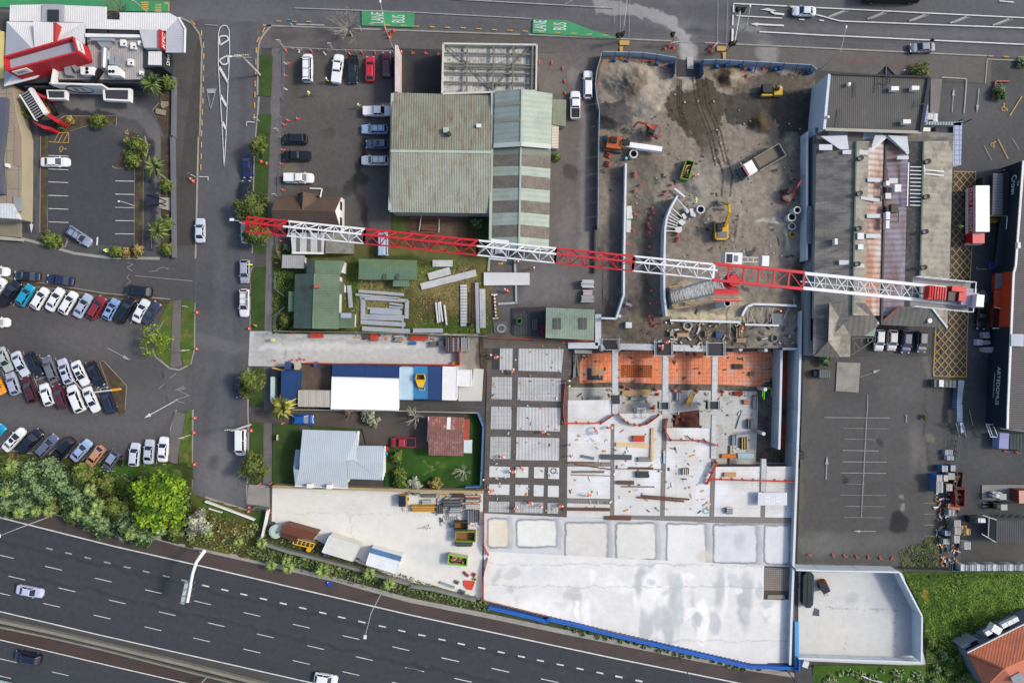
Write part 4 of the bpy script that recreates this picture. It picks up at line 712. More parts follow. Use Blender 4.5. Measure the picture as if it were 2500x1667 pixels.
for v in((670,880,660,1060),(765,850,765,1000),(815,860,810,960),(680,955,815,958),(420,940,410,1110),(1135,1140,1125,1230),(240,1240,215,1450),(1205,1190,1150,1200)):mb.bar(T(40,*v[:2],6.6),T(40,*v[2:],6.6),.1,.1,Fl('roof_pipe',(84,86,88)))
wp('roof_pipes',mb,bt)
bt=Bt('glazed_walkway','blue glazed walkway canopy wrapping the east side of the shop','canopy',[q1(41,1580,100)]);bg_=M('blue_glass_roof',(110,140,190),vr=.12,rg=.25,spec=.6,grid=(.9,.9,.08,(60,66,80)))
Or(bt,'glass_roof',q(40,1205,1195,1250,1200,1245,1395,1180,1420),2.6,.2,bg_);Or(bt,'glass_roof',q(40,1540,1410,1640,1400)+q(41,1625,330,1530,350),2.6,.2,bg_);Or(bt,'slatted_roof',q(40,1240,1400,1640,1395,1625,1440,1200,1430),2.6,.2,M('slatted_steel',(150,166,172),sp=(0,.5,.5)))
Or(bt,'white_lean_to',q(40,1180,1460,1275,1465,1275,1508,1165,1505),0,2.6,Tm);Or(bt,'dark_opening',q(40,1335,1450,1540,1455,1535,1550,1330,1545),0,2.2,Fl('dark_interior',(66,72,80)))
Or(bt,'side_wall',q(41,1440,120,1530,110,1530,350,1440,350),0,2.5,M('lilac_slats',(118,126,150),sp=(90,.8,.3)))
for x in(1540,1640):wp('post',MB().cyl(T(40,x,1420,0),.08,2.6,fr),bt)
#  old fibre cement warehouse with rusty valley
sl=M('slate_grey_fibro',(138,135,128),vr=.2,sc_=(.3,3),grid=(2.9,1.05,.02,(98,95,92)),sn=((106,103,104),.5,.45,.6,(.4,1.4)));tn=M('tan_fibro',(156,151,140),vr=.17,sc_=(.35,4),sp=(90,1.05,.08),sn=((132,126,116),.4,.5,.6));dk=M('dark_lichen_fibro',(98,94,90),vr=.2,sc_=(.6,6),sn=((128,122,116),1.5,.5,.65));ru=M('rust_streaked_iron',(196,186,180),vr=.14,sc_=(.4,3),sp=(90,1.,.25),sn=((172,126,104),.3,.44,.6,(1,.25)));pu=M('mauve_rust_iron',(170,162,172),vr=.12,sc_=(.4,3),sp=(90,1.,.2),sn=((150,122,112),.3,.46,.62,(1,.3)))
bt=Bt('old_warehouse','huge patched fibre cement warehouse with rust streaked central valley','warehouse',[(2160,560)])
T1,T2=345,790
cols=lambda y:[1993+(-2 if y>600 else 0)-(y-T1)*.012,2090-(y-T1)*.022,2121-(y-T1)*.02,2163-(y-T1)*.026,2217-(y-T1)*.024,2254-(y-T1)*.025,2327-(y-T1)*.027]
hs=[4.2,5.8,5.2,4.2,5.,5.8,4.2]
yb=[T2+78,T2-20,T2-20,T2-20,T2-20,T2-40,T2-60];c0=cols(T1)
rv=[(c0[i],T1,hs[i])for i in Rn(7)]+[(cols(yb[i])[i],yb[i],hs[i])for i in Rn(7)]
Wp(bt,[(c0[0],T1),(c0[6],T1),(cols(740)[6],740),(cols(780)[0],780)],4.2,Fl('pale_warehouse_wall',(160,166,170)),inset=.2)
Rp(bt,rv,[(i,i+1,i+8,i+7)for i in Rn(6)],[sl,tn,ru,pu,dk,tn])
Rp(bt,[(c0[0]-2,312,4.6),(c0[3],316,4.8),(c0[3],T1+2,4.3),(c0[0],T1+2,4.3)],F4,M('pale_blue_sheets',(164,172,186),vr=.16,bands=((112,108,106),0,6.2,.55)),name='north_roof')
Rp(bt,[(c0[3],316,4.8),(2326,325,4.6),(c0[6],T1+22,4.3),(c0[3],T1+2,4.3)],F4,sl,name='north_roof')
gg=Fl('green_gutter',(92,118,104));Gt(bt,[(c0[1],T1),(cols(yb[1])[1],yb[1])],5.9,gg,.25);Gt(bt,[(c0[5],T1),(cols(yb[5])[5],yb[5])],5.9,gg,.25);Gt(bt,[(c0[3],320),(cols(yb[3])[3],792)],4.4,blk,.35)
for v in((770,0,590,160),(780,0,1020,200),(40,0,240,160)):Rc(bt,[W(41,*v[:2],5.2),W(41,*v[2:],5.)],Tm if v[0]!=40 else Fl('rusty_flashing',(150,110,94)),.5)
for v in(q(41,555,475,705,480,700,525,555,520),q(41,478,685,695,715,690,752,478,722),q(41,548,890,700,890,700,935,548,935),q(41,540,1115,700,1118,700,1165,540,1165),q(41,230,1418,385,1420,385,1472,230,1472),q(41,418,1455,520,1458,518,1505,418,1505),q(41,270,160,415,155,415,205,270,205),q(41,440,150,562,165,562,215,440,205),q(41,895,225,1025,222,1025,265,895,265),q(41,0,92,150,95,150,158,0,158),q(41,800,480,900,480,900,540,800,540),q(41,20,0,320,-10,340,150,240,150),q(41,790,-10,1010,0,1030,180,990,180),q(41,640,-10,750,-10,640,110,600,120)):
 z_=5.62;wp('roof_patch',MB().prism([tuple(P(*p,z_)[:2])for p in v],z_-.25,z_,Fl('white_sheet',(206,210,214))),bt)
for x,y in((460,258),(450,660),(438,1062),(425,1466),(1228,296),(1215,698),(1200,1097),(1185,1505)):wp('ridge_vent',MB().cyl(T(41,x,y,5.8),.42,.75,Fl('dark_vent',(52,54,54))).cyl(T(41,x,y,6.55),.3,.1,Fl('vent_cap',(120,120,118))),bt)
for x,y,w_,h_,m_ in((885,600,1.1,1.3,Tm),(775,690,1.,1.,St),(770,545,.6,.8,Tm),(772,915,.7,1.3,Tm),(768,1015,.6,1.4,Tm),(850,830,1.2,1.5,Fl('mossy_box',(92,88,76))),(460,1148,1.1,1.1,Tm),(460,1270,.9,.9,Tm),(180,1210,.5,1,Tm)):wp('rooftop_unit',mbx(T(41,x,y,5.6),(w_,h_,1.),m_),bt)
mb=MB()
for y in Rn(350,800,44):mb.bar(T(41,1040,y,5.55),T(41,1175,y+3,5.9),.18,.08,Tm)
for v in((1210,385,1430,405),(1210,430,1430,450),(1205,330,1200,780),(1025,300,1010,800)):mb.bar(T(41,*v[:2],5.7),T(41,*v[2:],5.5),.2,.08,Tm)
for v in((780,370,780,640),(780,800,770,980),(910,850,905,975),(790,978,910,975)):mb.bar(T(41,*v[:2],5.6),T(41,*v[2:],5.6),.12,.12,blk)
wp('roof_pipes',mb,bt)
dk2=M('dark_hip_fibro',(114,112,108),vr=.14,sp=(0,1.,.12))
Rp(bt,[W(42,120,335,5.9),W(42,528,342,5.6),W(42,700,585,4.2),W(42,520,720,4.2),W(42,360,720,4.4)],[(0,1,2,3,4)],dk2,name='hip_roof')
Rp(bt,[W(42,120,335,5.9),W(42,360,720,4.4),W(42,355,958,4.),W(42,240,960,4.2),W(42,105,780,5.7)],[(0,1,2,3,4)],tn,name='hip_roof')
Rp(bt,[W(42,105,780,5.7),W(42,240,965,4.1),W(42,-60,955,4.1)],[(0,1,2)],dk2,name='hip_roof')
Rp(bt,[W(42,528,342,4.9),W(42,700,585,4.3),W(42,560,585,4.3),W(42,525,545,4.5)],F4,Fl('white_sheet',(206,210,214)),name='hip_patch')
Rp(bt,[W(42,530,590,3.9),W(42,660,595,3.9),W(42,635,725,3.7),W(42,510,720,3.8)],F4,Fl('pale_green_panel',(140,160,146)),name='green_panel')
Rp(bt,[W(42,935,380,5.6),W(42,1290,392,5.8),W(42,1470,628,4.2),W(42,712,592,4.2)],F4,dk2,name='hip_roof')
Rp(bt,[W(42,1290,392,5.8),W(42,1475,390,4.3),W(42,1472,628,4.2)],[(0,1,2)],tn,name='hip_roof');Rc(bt,[W(42,935,380,5.7),W(42,712,575,4.3)],Fl('rusty_flashing',(150,110,94)),.5);Rc(bt,[W(42,1290,392,5.9),W(42,1470,625,4.3)],Fl('pale_flashing',(196,202,198)),.3)
mb=MB()
for v in((360,740,620,740),(360,945,620,770),(370,740,470,880),(480,740,480,790),(560,735,560,790),(400,740,400,900),(610,735,615,785)):mb.bar(T(42,*v[:2],3.6),T(42,*v[2:],3.6),.14,.14,Fl('roof_frame',(120,118,112)))
wp('verandah_frame',mb,bt)
wp('satellite_dish',MB().cyl(T(42,1270,545,5.),.45,.08,Tm,14,.35).bar(T(42,1270,545,4.7),T(42,1240,480,4.9),.08,.08,blk),bt)
bt=Bt('annex_building','narrow blue-grey annex with a row of small windows beside the site wall','building',[q1(31,2290,900)])
Or(bt,'roof',[(1989,318),(2000,318),(1998,868),(1972,868),(1972,700),(1986,600)],0,3.,M('annex_grey',(146,152,158),vr=.1));Or(bt,'entrance_roof',q(31,2215,800,2312,795,2305,1235,2210,1232),3.,.2,M('blue_grey_deck',(118,124,138),sp=(90,.6,.12)))
for i in Rn(9):wp('window',mbx(T(32,2270,215+i*66,3.1),(.5,1.,.12),gm2),bt)
for i in Rn(7):wp('window',mbx(T(31,2318,60+i*50,3.1),(.5,.8,.12),gm2),bt)
#  tenants' building on the right edge
bt=Bt('tenant_block','shop block with long navy fascia, orange middle bay and grey ribbed roof','building',[(2520,700)]);navy=M('navy_cladding',(34,48,62),vr=.1,rg=.6);orc=M('orange_cladding',(196,72,36),vr=.08,rg=.6)
rp=[(2498,393),(2479,650),(2474,667),(2460,1000),(2459,1046)]
Rp(bt,[(*rp[0],5.2),(2760,405,5.6),(2740,1050,5.6),(*rp[4],5.2),(*rp[2],5.2)],[(0,1,2,3,4)],M('grey_brown_ribbed',(104,100,100),vr=.08,sp=(90,.4,.25)))
def fascia(y0,y1,m,nm):
 X=lambda y:np.interp(y,[p[1]for p in rp],[p[0]for p in rp]);a=P(X(y0),y0,5.3);b=P(X(y1),y1,5.3);wp(nm,mbr((a.x,a.y,2.6),(b.x,b.y,2.6),.35,5.4,m),bt)
fascia(393,662,navy,'navy_fascia');fascia(662,797,orc,'orange_fascia');fascia(797,1046,navy,'navy_fascia');Gt(bt,rp,5.4,Tm,.35)
def ftext(body,y,size,z,m=Tm,sx_=1.):
 X=np.interp(y,[p[1]for p in rp],[p[0]for p in rp]);p=P(X,y,5.3);d=(P(*rp[4])-P(*rp[0])).normalized();Wt_(body,vec(p.x-.2,p.y,z)-bt.location,(d.x,d.y,0),(0,0,1),size,m,bt,'fascia_lettering',.04,sx_)
ftext('Crown',449,1.7,3.7,sx_=.8);ftext('The',446,.6,4.8);ftext('ARTEDOMUS',944,1.15,3.,sx_=1.);ftext('INSPIRING TILE AND STONE',944,.35,2.);ftext('WORKS',452,.6,1.9,Fl('gold_letters',(176,130,84)))
wp('fascia_sign',mbx(P(2466,872,4.2)-vec(.5,0,0),(.1,1.3,.6),Tm),bt);wp('fascia_sign',mbx(P(2470,728,4.2)-vec(.5,0,0),(.1,1.2,.8),Tm),bt)
Or(bt,'white_skylight',q(42,2205,697,2350,700,2350,840,2205,835),5.4,.3,Fl('pale_lilac_sheet',(188,194,206)));wp('rooftop_unit',mbx(T(41,2278,1250,5.8),(.5,1.,.6),Tm),bt)
bt=Bt('loading_canopy','dark grey ribbed loading canopy beside the red freight truck','canopy',[q1(41,2070,650)]);Or(bt,'canopy_roof',q(41,1995,422,2105,425,2100,895,1982,900),2.9,.25,M('grey_ribbed_canopy',(98,102,110),sp=(90,.5,.3)));Or(bt,'dark_roof',q(41,2105,415,2185,400,2165,905,2100,890),2.6,.3,Fl('dark_bay',(44,48,54)));Or(bt,'timber_screen',q(41,1878,470,1995,425,1990,555,1880,560),0,2.2,Fl('dark_screen',(60,58,56)))
for x,y in((1990,430),(1985,890)):wp('post',MB().cyl(T(41,x,y,0),.1,2.9,St),bt)
bt=Bt('entrance_canopy','black steel entrance canopy with white edge line against the navy fascia','canopy',[q1(41,2110,1200)]);Or(bt,'canopy_roof',q(41,2085,915,2160,910,2135,1490,2010,1495),2.4,.25,Fl('black_canopy',(42,50,62)));mb=mbr(T(41,2155,915,2.8),T(41,2130,1485,2.8),.12,.2,Tm).bar(T(41,1950,912,2.8),T(41,2155,912,2.8),.2,.3,Fl('timber_beam',(130,112,84)));wp('canopy_edge',mb,bt)
bt=Bt('glass_porch','small glazed porch with white frame below the orange bay','porch',[q1(42,2060,550)]);Or(bt,'porch_roof',q(42,2010,395,2115,405,2105,620,1995,625),2.3,.2,gm2);mb=MB()
for v in((2010,392,2118,405),(2118,405,2108,630),(1992,630,2108,630)):mb.bar(T(42,*v[:2],2.65),T(42,*v[2:],2.65),.15,.12,Tm)
wp('porch_frame',mb,bt)
for nm,v,hh,m_ in(('red_awning',q(42,2012,200,2095,190,2110,380,2012,385),2.6,Fl('orange_awning',(204,78,38))),('grey_awning',q(42,2030,0,2140,0,2120,160,2025,180),2.6,Fl('grey_awning_m',(120,128,130)))):
 bt=Bt('awning',{'red_awning':'orange flat awning in front of the orange fascia','grey_awning':'grey flat awning just north of the orange fascia'}[nm],'awning',[v[0]]);Or(bt,'awning_top',v,hh,.15,m_);wp('bracket',mbr(P(*v[1],hh),P(*v[2],hh),.1,.2,fr),bt)
#  sheds and stacks bottom right
bt=Bt('ribbed_shed','dark grey ribbed shed roof at the right edge below the forklifts','shed',[q1(43,2200,1390)]);e=q(43,2030,1262,2560,1268,2560,1525,2022,1518);Or(bt,'roof',e,2.9,.2,M('dark_shed_iron',(76,78,82),sp=(0,.4,.3)));Wp(bt,e,2.9,Fl('grey_block',(130,128,120)))
wp('open_frame',mbr(T(43,2030,1260,3.2),T(43,1870,1205,3.2),.15,.2,St).bar(T(43,2022,1515,3.2),T(43,1860,1420,3.2),.15,.2,St).bar(T(43,1945,1235,3.2),T(43,1935,1470,3.2),.12,.15,St),bt)
bt=Bt('orange_tiled_house','grey house with big orange tiled hip roof in the bottom right corner','house',[q1(44,2100,1300)])
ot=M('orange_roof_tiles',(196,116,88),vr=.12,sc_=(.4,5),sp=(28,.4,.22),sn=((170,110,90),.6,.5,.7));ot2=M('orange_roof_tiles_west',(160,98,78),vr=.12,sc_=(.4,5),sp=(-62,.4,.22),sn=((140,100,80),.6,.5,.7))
rv=[W(44,1695,1215,4.2),W(44,2560,780,4.2),W(44,2560,1200,6.6),W(44,2120,1400,6.6),W(44,1900,1620,4.2),W(44,2560,1800,4.2),W(44,2350,1900,6.2)]
Rp(bt,rv,[(0,1,2,3),(0,3,4)],[ot,ot2]);Rp(bt,[W(44,2120,1400,6.55),W(44,2560,1200,6.55),W(44,2560,1900,5.2),W(44,1900,1620,4.2)],F4,Fl('plain_orange_roof',(204,128,100)),name='roof_terrace')
gm_=Fl('blue_grey_render',(120,132,148));Wp(bt,q(44,1695,1215,2560,780,2560,1800,1900,1620),4.1,gm_,inset=.2)
Or(bt,'balcony_block',q(44,1885,1040,2290,840,2347,880,2040,1035,1950,1075),0,2.6,gm_);Or(bt,'lower_block',q(44,1620,1150,1810,1060,1890,1110,1700,1200),0,3.,Fl('mid_grey_render',(140,148,158)))
for x,y in((1980,1045),(2150,965),(1720,1180),(1785,1115)):wp('window',mbx(T(44,x,y,3.2),(1.3,.8,.15),gm2,rz=R(27)),bt)
for x,y in((2235,835),(2175,865),(2115,895),(1930,980)):wp('air_conditioner',mbx(T(44,x,y,3.6),(1.1,.8,.7),Tm,rz=R(27)),bt)
wp('white_box_unit',mbx(T(44,2010,940,3.6),(1.7,1.3,1.2),Tm,rz=R(-30)),bt);Rc(bt,[rv[0],rv[3]],Fl('ridge_tile',(150,96,70)),.3);Gt(bt,[rv[0][:2],rv[1][:2]],4.3,Tm,.15)
Or(bt,'dormer_window',q(44,2195,1500,2300,1440,2360,1500,2360,1560,2220,1560),5.4,.9,Fl('dormer_grey',(150,156,162)))
#  CONSTRUCTION SITE
PC=M('blue_grey_precast',(204,214,222),vr=.08,sc_=(.3,4),sn=((182,194,206),.4,.5,.7));pc2=M('pale_precast',(210,213,212),vr=.08,sc_=(.6,5));capm=Fl('wall_cap',(214,220,226))
def Pw(Lb,pts,ztop,zbot,t=.25,panels=6.,cat='retaining wall',m=PC):
 """precast panel wall, its top edge seen along px pts"""
 c0=P(*pts[0],ztop);rt=Tg('precast_wall',Lb,cat,(c0.x,c0.y,0));v=[P(x,y,ztop)for x,y in pts];mb=MB();cp=MB();jt=MB()
 for a,b in zip(v[:-1],v[1:]):
  mb.bar((a.x,a.y,(ztop+zbot)/2),(b.x,b.y,(ztop+zbot)/2),t,ztop-zbot,m);cp.bar(a+vec(0,0,.03),b+vec(0,0,.03),t+.1,.06,capm)
  n=max(1,int((b-a).length/panels))
  for i in Rn(n):p=a.lerp(b,i/n);d=(b-a).normalized()*.04;jt.bar((p.x,p.y,(ztop+zbot)/2),(p.x+d.x,p.y+d.y,(ztop+zbot)/2),t+.04,ztop-zbot-.02,Fl('joint_dark',(110,122,134)))
 wp('panels',mb,rt);wp('capping',cp,rt);wp('joints',jt,rt);return rt
db=(146,137,126);dkg=(104,98,88);pale=(176,170,158);blu=[('q',[(1785,185),(1990,180),(1990,235),(1780,232)],(112,105,96),.9,1),('q',[(1785,228),(1900,226),(1990,222),(1990,335),(1905,334),(1898,300),(1840,310),(1775,300),(1758,272)],(84,81,76),1,1),('q',[(1676,189),(1624,220),(1619,251),(1655,308),(1684,324),(1713,376),(1733,397),(1760,402),(1760,360),(1754,303),(1765,272),(1785,235),(1723,190)],(90,85,75),1,1),('q',[(1466,250),(1500,245),(1520,262),(1515,300),(1468,305)],(84,83,83),1,1),('e',1730,300,10,60,-24,(112,105,93),.7,.8),('e',1650,260,14,40,-24,(108,101,90),.6,.8),('e',1930,330,40,40,0,(96,91,86),.5,.8),('e',1550,190,80,50,20,(170,160,144),1,.5),('e',1545,205,30,40,10,(118,110,98),.9,.5),('e',1490,285,60,36,0,(88,87,87),1,.3),('e',1580,260,40,40,0,(156,150,140),.8,.7),('e',1520,420,50,40,0,(96,92,88),.6,1),('e',1600,400,70,40,0,(126,118,106),.8,.8),('e',1780,460,160,100,0,(158,150,140),.8,1),('e',1930,560,40,60,0,(176,172,164),.6,1),('e',1700,560,100,50,0,(134,126,116),.7,1),('e',1858,300,30,26,0,(98,86,68),1,.4),('e',1780,185,42,26,10,(120,106,88),1,.4),('e',1800,188,20,18,0,(170,160,142),.8,.8),('e',1770,190,14,14,0,(60,48,40),.8,.8),('e',1880,160,70,14,3,(180,180,178),.8,.5),('e',1845,565,64,34,0,(148,140,130),.8,.3),('e',1930,355,20,30,0,(164,158,142),.8,.6),('e',1700,460,45,40,0,(150,148,142),.6,.9),('e',1675,510,60,26,-30,(160,156,148),.7,.7),('p',[(1575,420),(1560,540),(1560,700),(1580,790)],34,(118,112,104),.9,.6),('p',[(1570,560),(1572,760)],14,(94,92,88),.7,.9),('e',1600,810,120,40,0,(112,104,94),.9,.7),('e',1530,800,60,40,0,(126,116,102),.9,.7),('e',1490,640,34,120,0,(110,106,102),.9,.6),('e',1440,760,70,60,0,(108,100,92),.8,.8),('e',1750,740,130,50,0,(170,158,138),.8,.9),('e',1720,775,100,12,4,(204,194,166),.9,.6),('e',1860,700,80,40,0,(128,122,112),.8,.8),('e',1900,810,80,36,0,(160,156,148),.8,.8),('e',1740,815,120,30,0,(96,90,82),.8,.8),('e',1680,700,40,14,0,(188,180,164),.7,.8),('e',1950,690,20,60,0,(70,74,52),.8,.8),('p',[(1676,150),(1674,200)],18,(186,180,168),.8,.6),('p',[(1640,190),(1610,260)],5,(184,176,158),.7,.8),('p',[(1680,215),(1665,205),(1630,220)],5,(176,168,150),.6,.6),('e',1895,540,50,6,3,(196,192,182),.8,.6),('p',[(1808,530),(1790,610)],2,(188,184,174),.8,.6),('p',[(1880,540),(1912,552),(1922,600)],5,(188,184,172),.8,.7)]
for k in(0,5,10):blu.append(('p',[(1653+k,195),(1654+k,260),(1665+k,310),(1680+k,335)],1.9,(66,61,53),.8,.44))
for k in(0,9,24,33):blu.append(('p',[(1690+k,190),(1702+k,260),(1726+k,320),(1745+k,400)],2.,(68,64,56),.8,.44))
for k in(0,22):blu.append(('p',[(1755+k,390),(1766+k,430),(1760+k,480)],2,(92,86,78),.9,.44))
for k in(0,12):blu.append(('p',[(1796+k,530),(1783+k,590)],1.5,(112,104,96),.8,.5))
mo=[(1535,200,75,52,20,2.6),(1560,185,40,30,0,1.),(1490,285,55,34,0,1.8),(1585,262,40,34,0,.8),(1858,300,30,26,0,2.),(1780,188,38,22,10,1.2),(1930,352,22,26,0,1.),(1700,455,40,24,30,.9),(1600,395,50,30,0,.5),(1690,205,60,20,0,.4),(1905,545,50,8,4,.5),(1920,585,8,40,0,.5),(1800,560,6,50,10,.3),(1620,530,20,50,0,.4),(1760,740,90,18,0,.5),(1900,710,40,12,0,.5)]
Pa('excavated_soil',[(1385,118),(1995,118),(1995,852),(1385,852)],2.6,db,blu,mo,se=60,mt=.13,rough_h=.38,warp=9,z=.03,mat=M('soil_tint',(0,0,0),vcol=True,vr=.2,sc_=(.9,7),rg=1,spec=.05,bump=.8),clip=[(1466,140),(1500,136),(1650,150),(1652,188),(1712,190),(1720,150),(1990,168),(1990,300),(1975,640),(1962,850),(1388,850),(1388,800),(1470,790),(1470,640),(1462,620),(1460,300),(1455,200)])
Pa('cut_edge_soil',[(1180,815),(1390,815),(1390,852),(1180,850)],3,(110,104,96),[],se=61,mt=.1)
Pw('blue-grey precast wall west of the narrow ramp',q(31,132,310,110,1568)+q(32,110,250,22,522)+q(22,2200,515),2.2,0)
Pw('curved blue-grey precast wall with raking props behind it',q(31,725,682,690,742,640,835,602,935,583,1050,573,1390)+q(32,573,262,600,492),3.,0)
Pw('long blue-grey wall along the east side of the dirt yard',q(31,2210,-50,2205,1420),2.8,0)
Pw('tall outer blue-grey wall east of the deck beside the car park',[q1(32,2145,430),q1(32,2120,1566),q1(33,2060,1560),(1932,1520),(1929,1622)],1.2,PZ,t=.3)
Pw('inner blue-grey wall between the membrane strip and the pit',q(32,1920,870,1905,1566)+q(33,1888,455),-.3,PZ,t=.3)
Pw('short stub wall at the pit corner behind the shaft',q(32,1930,868,2115,868),.4,PZ,t=.3)
Pw('bent concrete kerb wall wrapping the green roofed office',[q1(22,2165,470),q1(22,2165,830),q1(22,1820,830)],.5,-1.2,t=1.,m=pc2)
for lb_,v,h_ in(('north wall of the corner slab beside the cone row',q(34,2080,270)+q(44,0,280,915,295),3.),('slanted northeast wall of the corner slab',q(44,918,297,1178,798),3.),('east wall of the corner slab facing the meadow',q(44,1178,802,1172,1332),3.),('south wall of the corner slab above the bank',q(44,1165,1328,0,1290)+q(34,2110,1282),1.8)):
 Pw(lb_,v,h_,0,t=.2,m=M('pale_blue_precast',(222,230,234),vr=.06,sc_=(.4,4)))
Pw('curved shaft wall with cross bracing inside',q(32,2090,375,1800,360,1600,355,1530,380,1490,440,1470,490),1.,-1.5,t=.3,m=pc2);Pw('straight white capping beam south of the curved shaft',q(32,1500,590,1890,600),.8,-1.2,t=.25,m=pc2);Pw('white capping beam in front of the crane base',q(32,640,540,1440,562),1.,0,t=.3,m=pc2)
cb=Tg('cross_braces','thin steel braces spanning the curved shaft','bracing',P(1840,770));mb=MB()
for v in((1530,390,1530,570),(1640,390,1600,500),(1705,390,1650,560),(1560,440,1610,580),(1700,500,1705,570),(1825,395,1785,560),(1810,470,1820,590),(2000,400,1940,530),(2060,280,2060,370)):mb.bar(T(32,*v[:2],.9),T(32,*v[2:],.7),.12,.12,St)
wp('brace',mb,cb);wp('box_frame',MB().prism([tuple(P(*p,.6)[:2])for p in q(32,1815,465,1935,465,1935,600,1815,580)],-.4,.6,Fl('shaft_grey',(120,128,132))),cb)
pr=Tg('raking_props','fan of raking steel props with concrete blocks behind the curved wall','props',P(1640,540));wf_=Fl('white_steel',(204,210,214));
for a_ in((720,715,830,845),(655,815,770,925),(632,870,740,950),(615,905,735,975),(608,945,725,1000),(600,985,720,1025),(592,1025,710,1050),(588,1082,720,1088)):wp('prop',mbr(T(31,*a_[:2],2.4),T(31,*a_[2:],.9),.13,.13,wf_),pr)
for v in(q(31,790,830,820,815,860,855,840,885),q(31,860,830,900,825,940,880,930,925,880,910),q(31,770,895,800,880,830,930,800,955),q(31,720,980,770,945,820,985,780,1025),q(31,700,1040,775,1035,770,1090,735,1110,700,1085)):Or(pr,'concrete_block',v,.1,.8,pc2)
Pt('precast_strip',mbr(T(31,690,600,.9),T(31,808,695,.9),.35,.25,capm),Lb='white precast strip lying above the curved wall end',cat='panel')
for v,lb_ in((q(31,140,800,195,795,212,940,140,950),'grey concrete slab against the ramp wall, the upper of two'),(q(31,138,955,190,960,190,1100,138,1102),'grey concrete slab against the ramp wall, the lower of two')):
 Pt('concrete_slab',MB().prism([tuple(P(*p,.6)[:2])for p in v],0,.6,pc2),Lb=lb_,cat='slab')
# - the deck
rebar=M('rebar_bed',(106,100,96),vr=.28,sc_=(.6,4),grid=(.42,.42,.05,(88,83,79)));rib=M('ribbed_deck_panel',(186,187,187),vr=.13,sc_=(.4,4),sp=(0,.5,.12),grid=(.8,.8,.03,(146,146,146)))
rib_plain=M('ribbed_deck_panel_bare',(194,195,195),vr=.13,sc_=(.4,4),sp=(0,.6,.16));dz=.03
hole_deck=[(1190,828),(1384,833),(1384,1262),(1180,1254)]
def slab(name,px,m,z1,th=.3):
 v=[tuple(P(x,y,z1)[:2])for x,y in px];return Pt(name,MB().prism(v,z1-th,z1,m),kd='structure')
slab('rebar_deck',[(1191,826),(1388,832),(1384,1262),(1180,1252)],rebar,.16,.2)
def dp(px,m=rib,z=.22):return slab('deck_panel',px,m,z,.1)
blkp=Fl('black_ply',(64,64,68))
dp(q(22,955,832,1040,832,1035,1108,952,1108),blkp);dp(q(22,1040,832,1185,835,1180,1112,1035,1110),rib_plain);dp(q(22,1252,835,1770,850,1745,1130,1248,1118),rib_plain)
dp(q(22,945,1190,1178,1193,1175,1447,940,1443));dp(q(22,1243,1193,1740,1207,1735,1470,1238,1460),rib)
dp(q(22,938,1528,1170,1532)+q(23,1165,225,928,222));dp(q(22,1235,1535,1735,1545)+q(23,1722,248,1226,232),rib_plain)
dp(q(23,922,308,1160,312,1155,565,918,562));dp(q(23,1222,312,1715,325,1712,582,1218,575),rib_plain)
for v in((915,645,1150,655,1148,775,912,770),(1215,650,1362,655,1358,778,1212,775),(1425,655,1545,660,1540,785,1425,782),(1590,658,1715,662,1712,795,1588,790),(912,852,1145,856,1143,975,908,970),(1213,856,1358,860,1355,985,1210,980),(1423,860,1538,865,1533,992,1422,988),(1585,868,1710,872,1708,1000,1582,996)):dp(q(23,*v),pc2)
for v in((908,1050,1143,1055,1140,1178,905,1170),(1208,1055,1533,1062,1530,1185,1205,1180),(1580,1065,1705,1070,1702,1188,1578,1188)):dp(q(23,*v),rib)
deck_px=[(1384,977),(1493,976)]+q(33,20,42,545,45)+q(33,545,208,1105,212,1160,212,1160,655)+q(33,1160,655,2068,650)+[(1938,1290),(1384,1276)]
deckm=M('deck_white',(212,211,208),vr=.09,sc_=(.25,2.5),sn=((228,230,234),.15,.45,.62),grid=(30.,2.35,.018,(168,170,176)),rg=.6)
slab('suspended_deck',deck_px,deckm,.022,.35);Pa('deck_pour_strip',[(1384,1262),(1940,1270),(1940,1290),(1383,1288)],3,(158,158,156),[('e',1560,1275,60,8,0,(200,200,200),.8,.8),('e',1440,1268,60,6,0,(96,84,78),.6,.8)],z=.03,se=70,mt=.1)
rb2=M('rebar_strip',(150,146,142),vr=.14,sc_=(1,6),grid=(.3,.3,.05,(116,112,108)))
for v in(q(23,2305,160,2347,160,2347,1270,2295,1270),q(23,1725,0,1790,0,1780,1270,1705,1260),q(33,545,100,605,100,575,1240,522,1240),q(33,1105,560,1165,560,1142,1250,1085,1250),q(33,1690,640,1745,640,1725,1240,1672,1240)):Zs('beam_rebar_strip',v,rb2,.035)
Zs('beam_rebar_strip',q(23,1780,1010,2347,1020,2347,1085,1780,1070),MATS['rebar_strip'],.037);Zs('beam_rebar_strip',q(33,0,1205,2060,1235,2050,1300,0,1285),MATS['rebar_strip'],.039);Zs('beam_rebar_strip',q(23,1790,590,2347,600,2347,650,1790,650),MATS['rebar_strip'],.037)
wet=(188,190,190)
def arcs(cx0,cy0,cx1,cy1,r_=5):
 return[(cx0+r_,cy0),(cx1-r_,cy0),(cx1,cy0+r_),(cx1,cy1-r_),(cx1-r_,cy1),(cx0+r_,cy1),(cx0,cy1-r_),(cx0,cy0+r_),(cx0+r_,cy0)]
bl2=[]
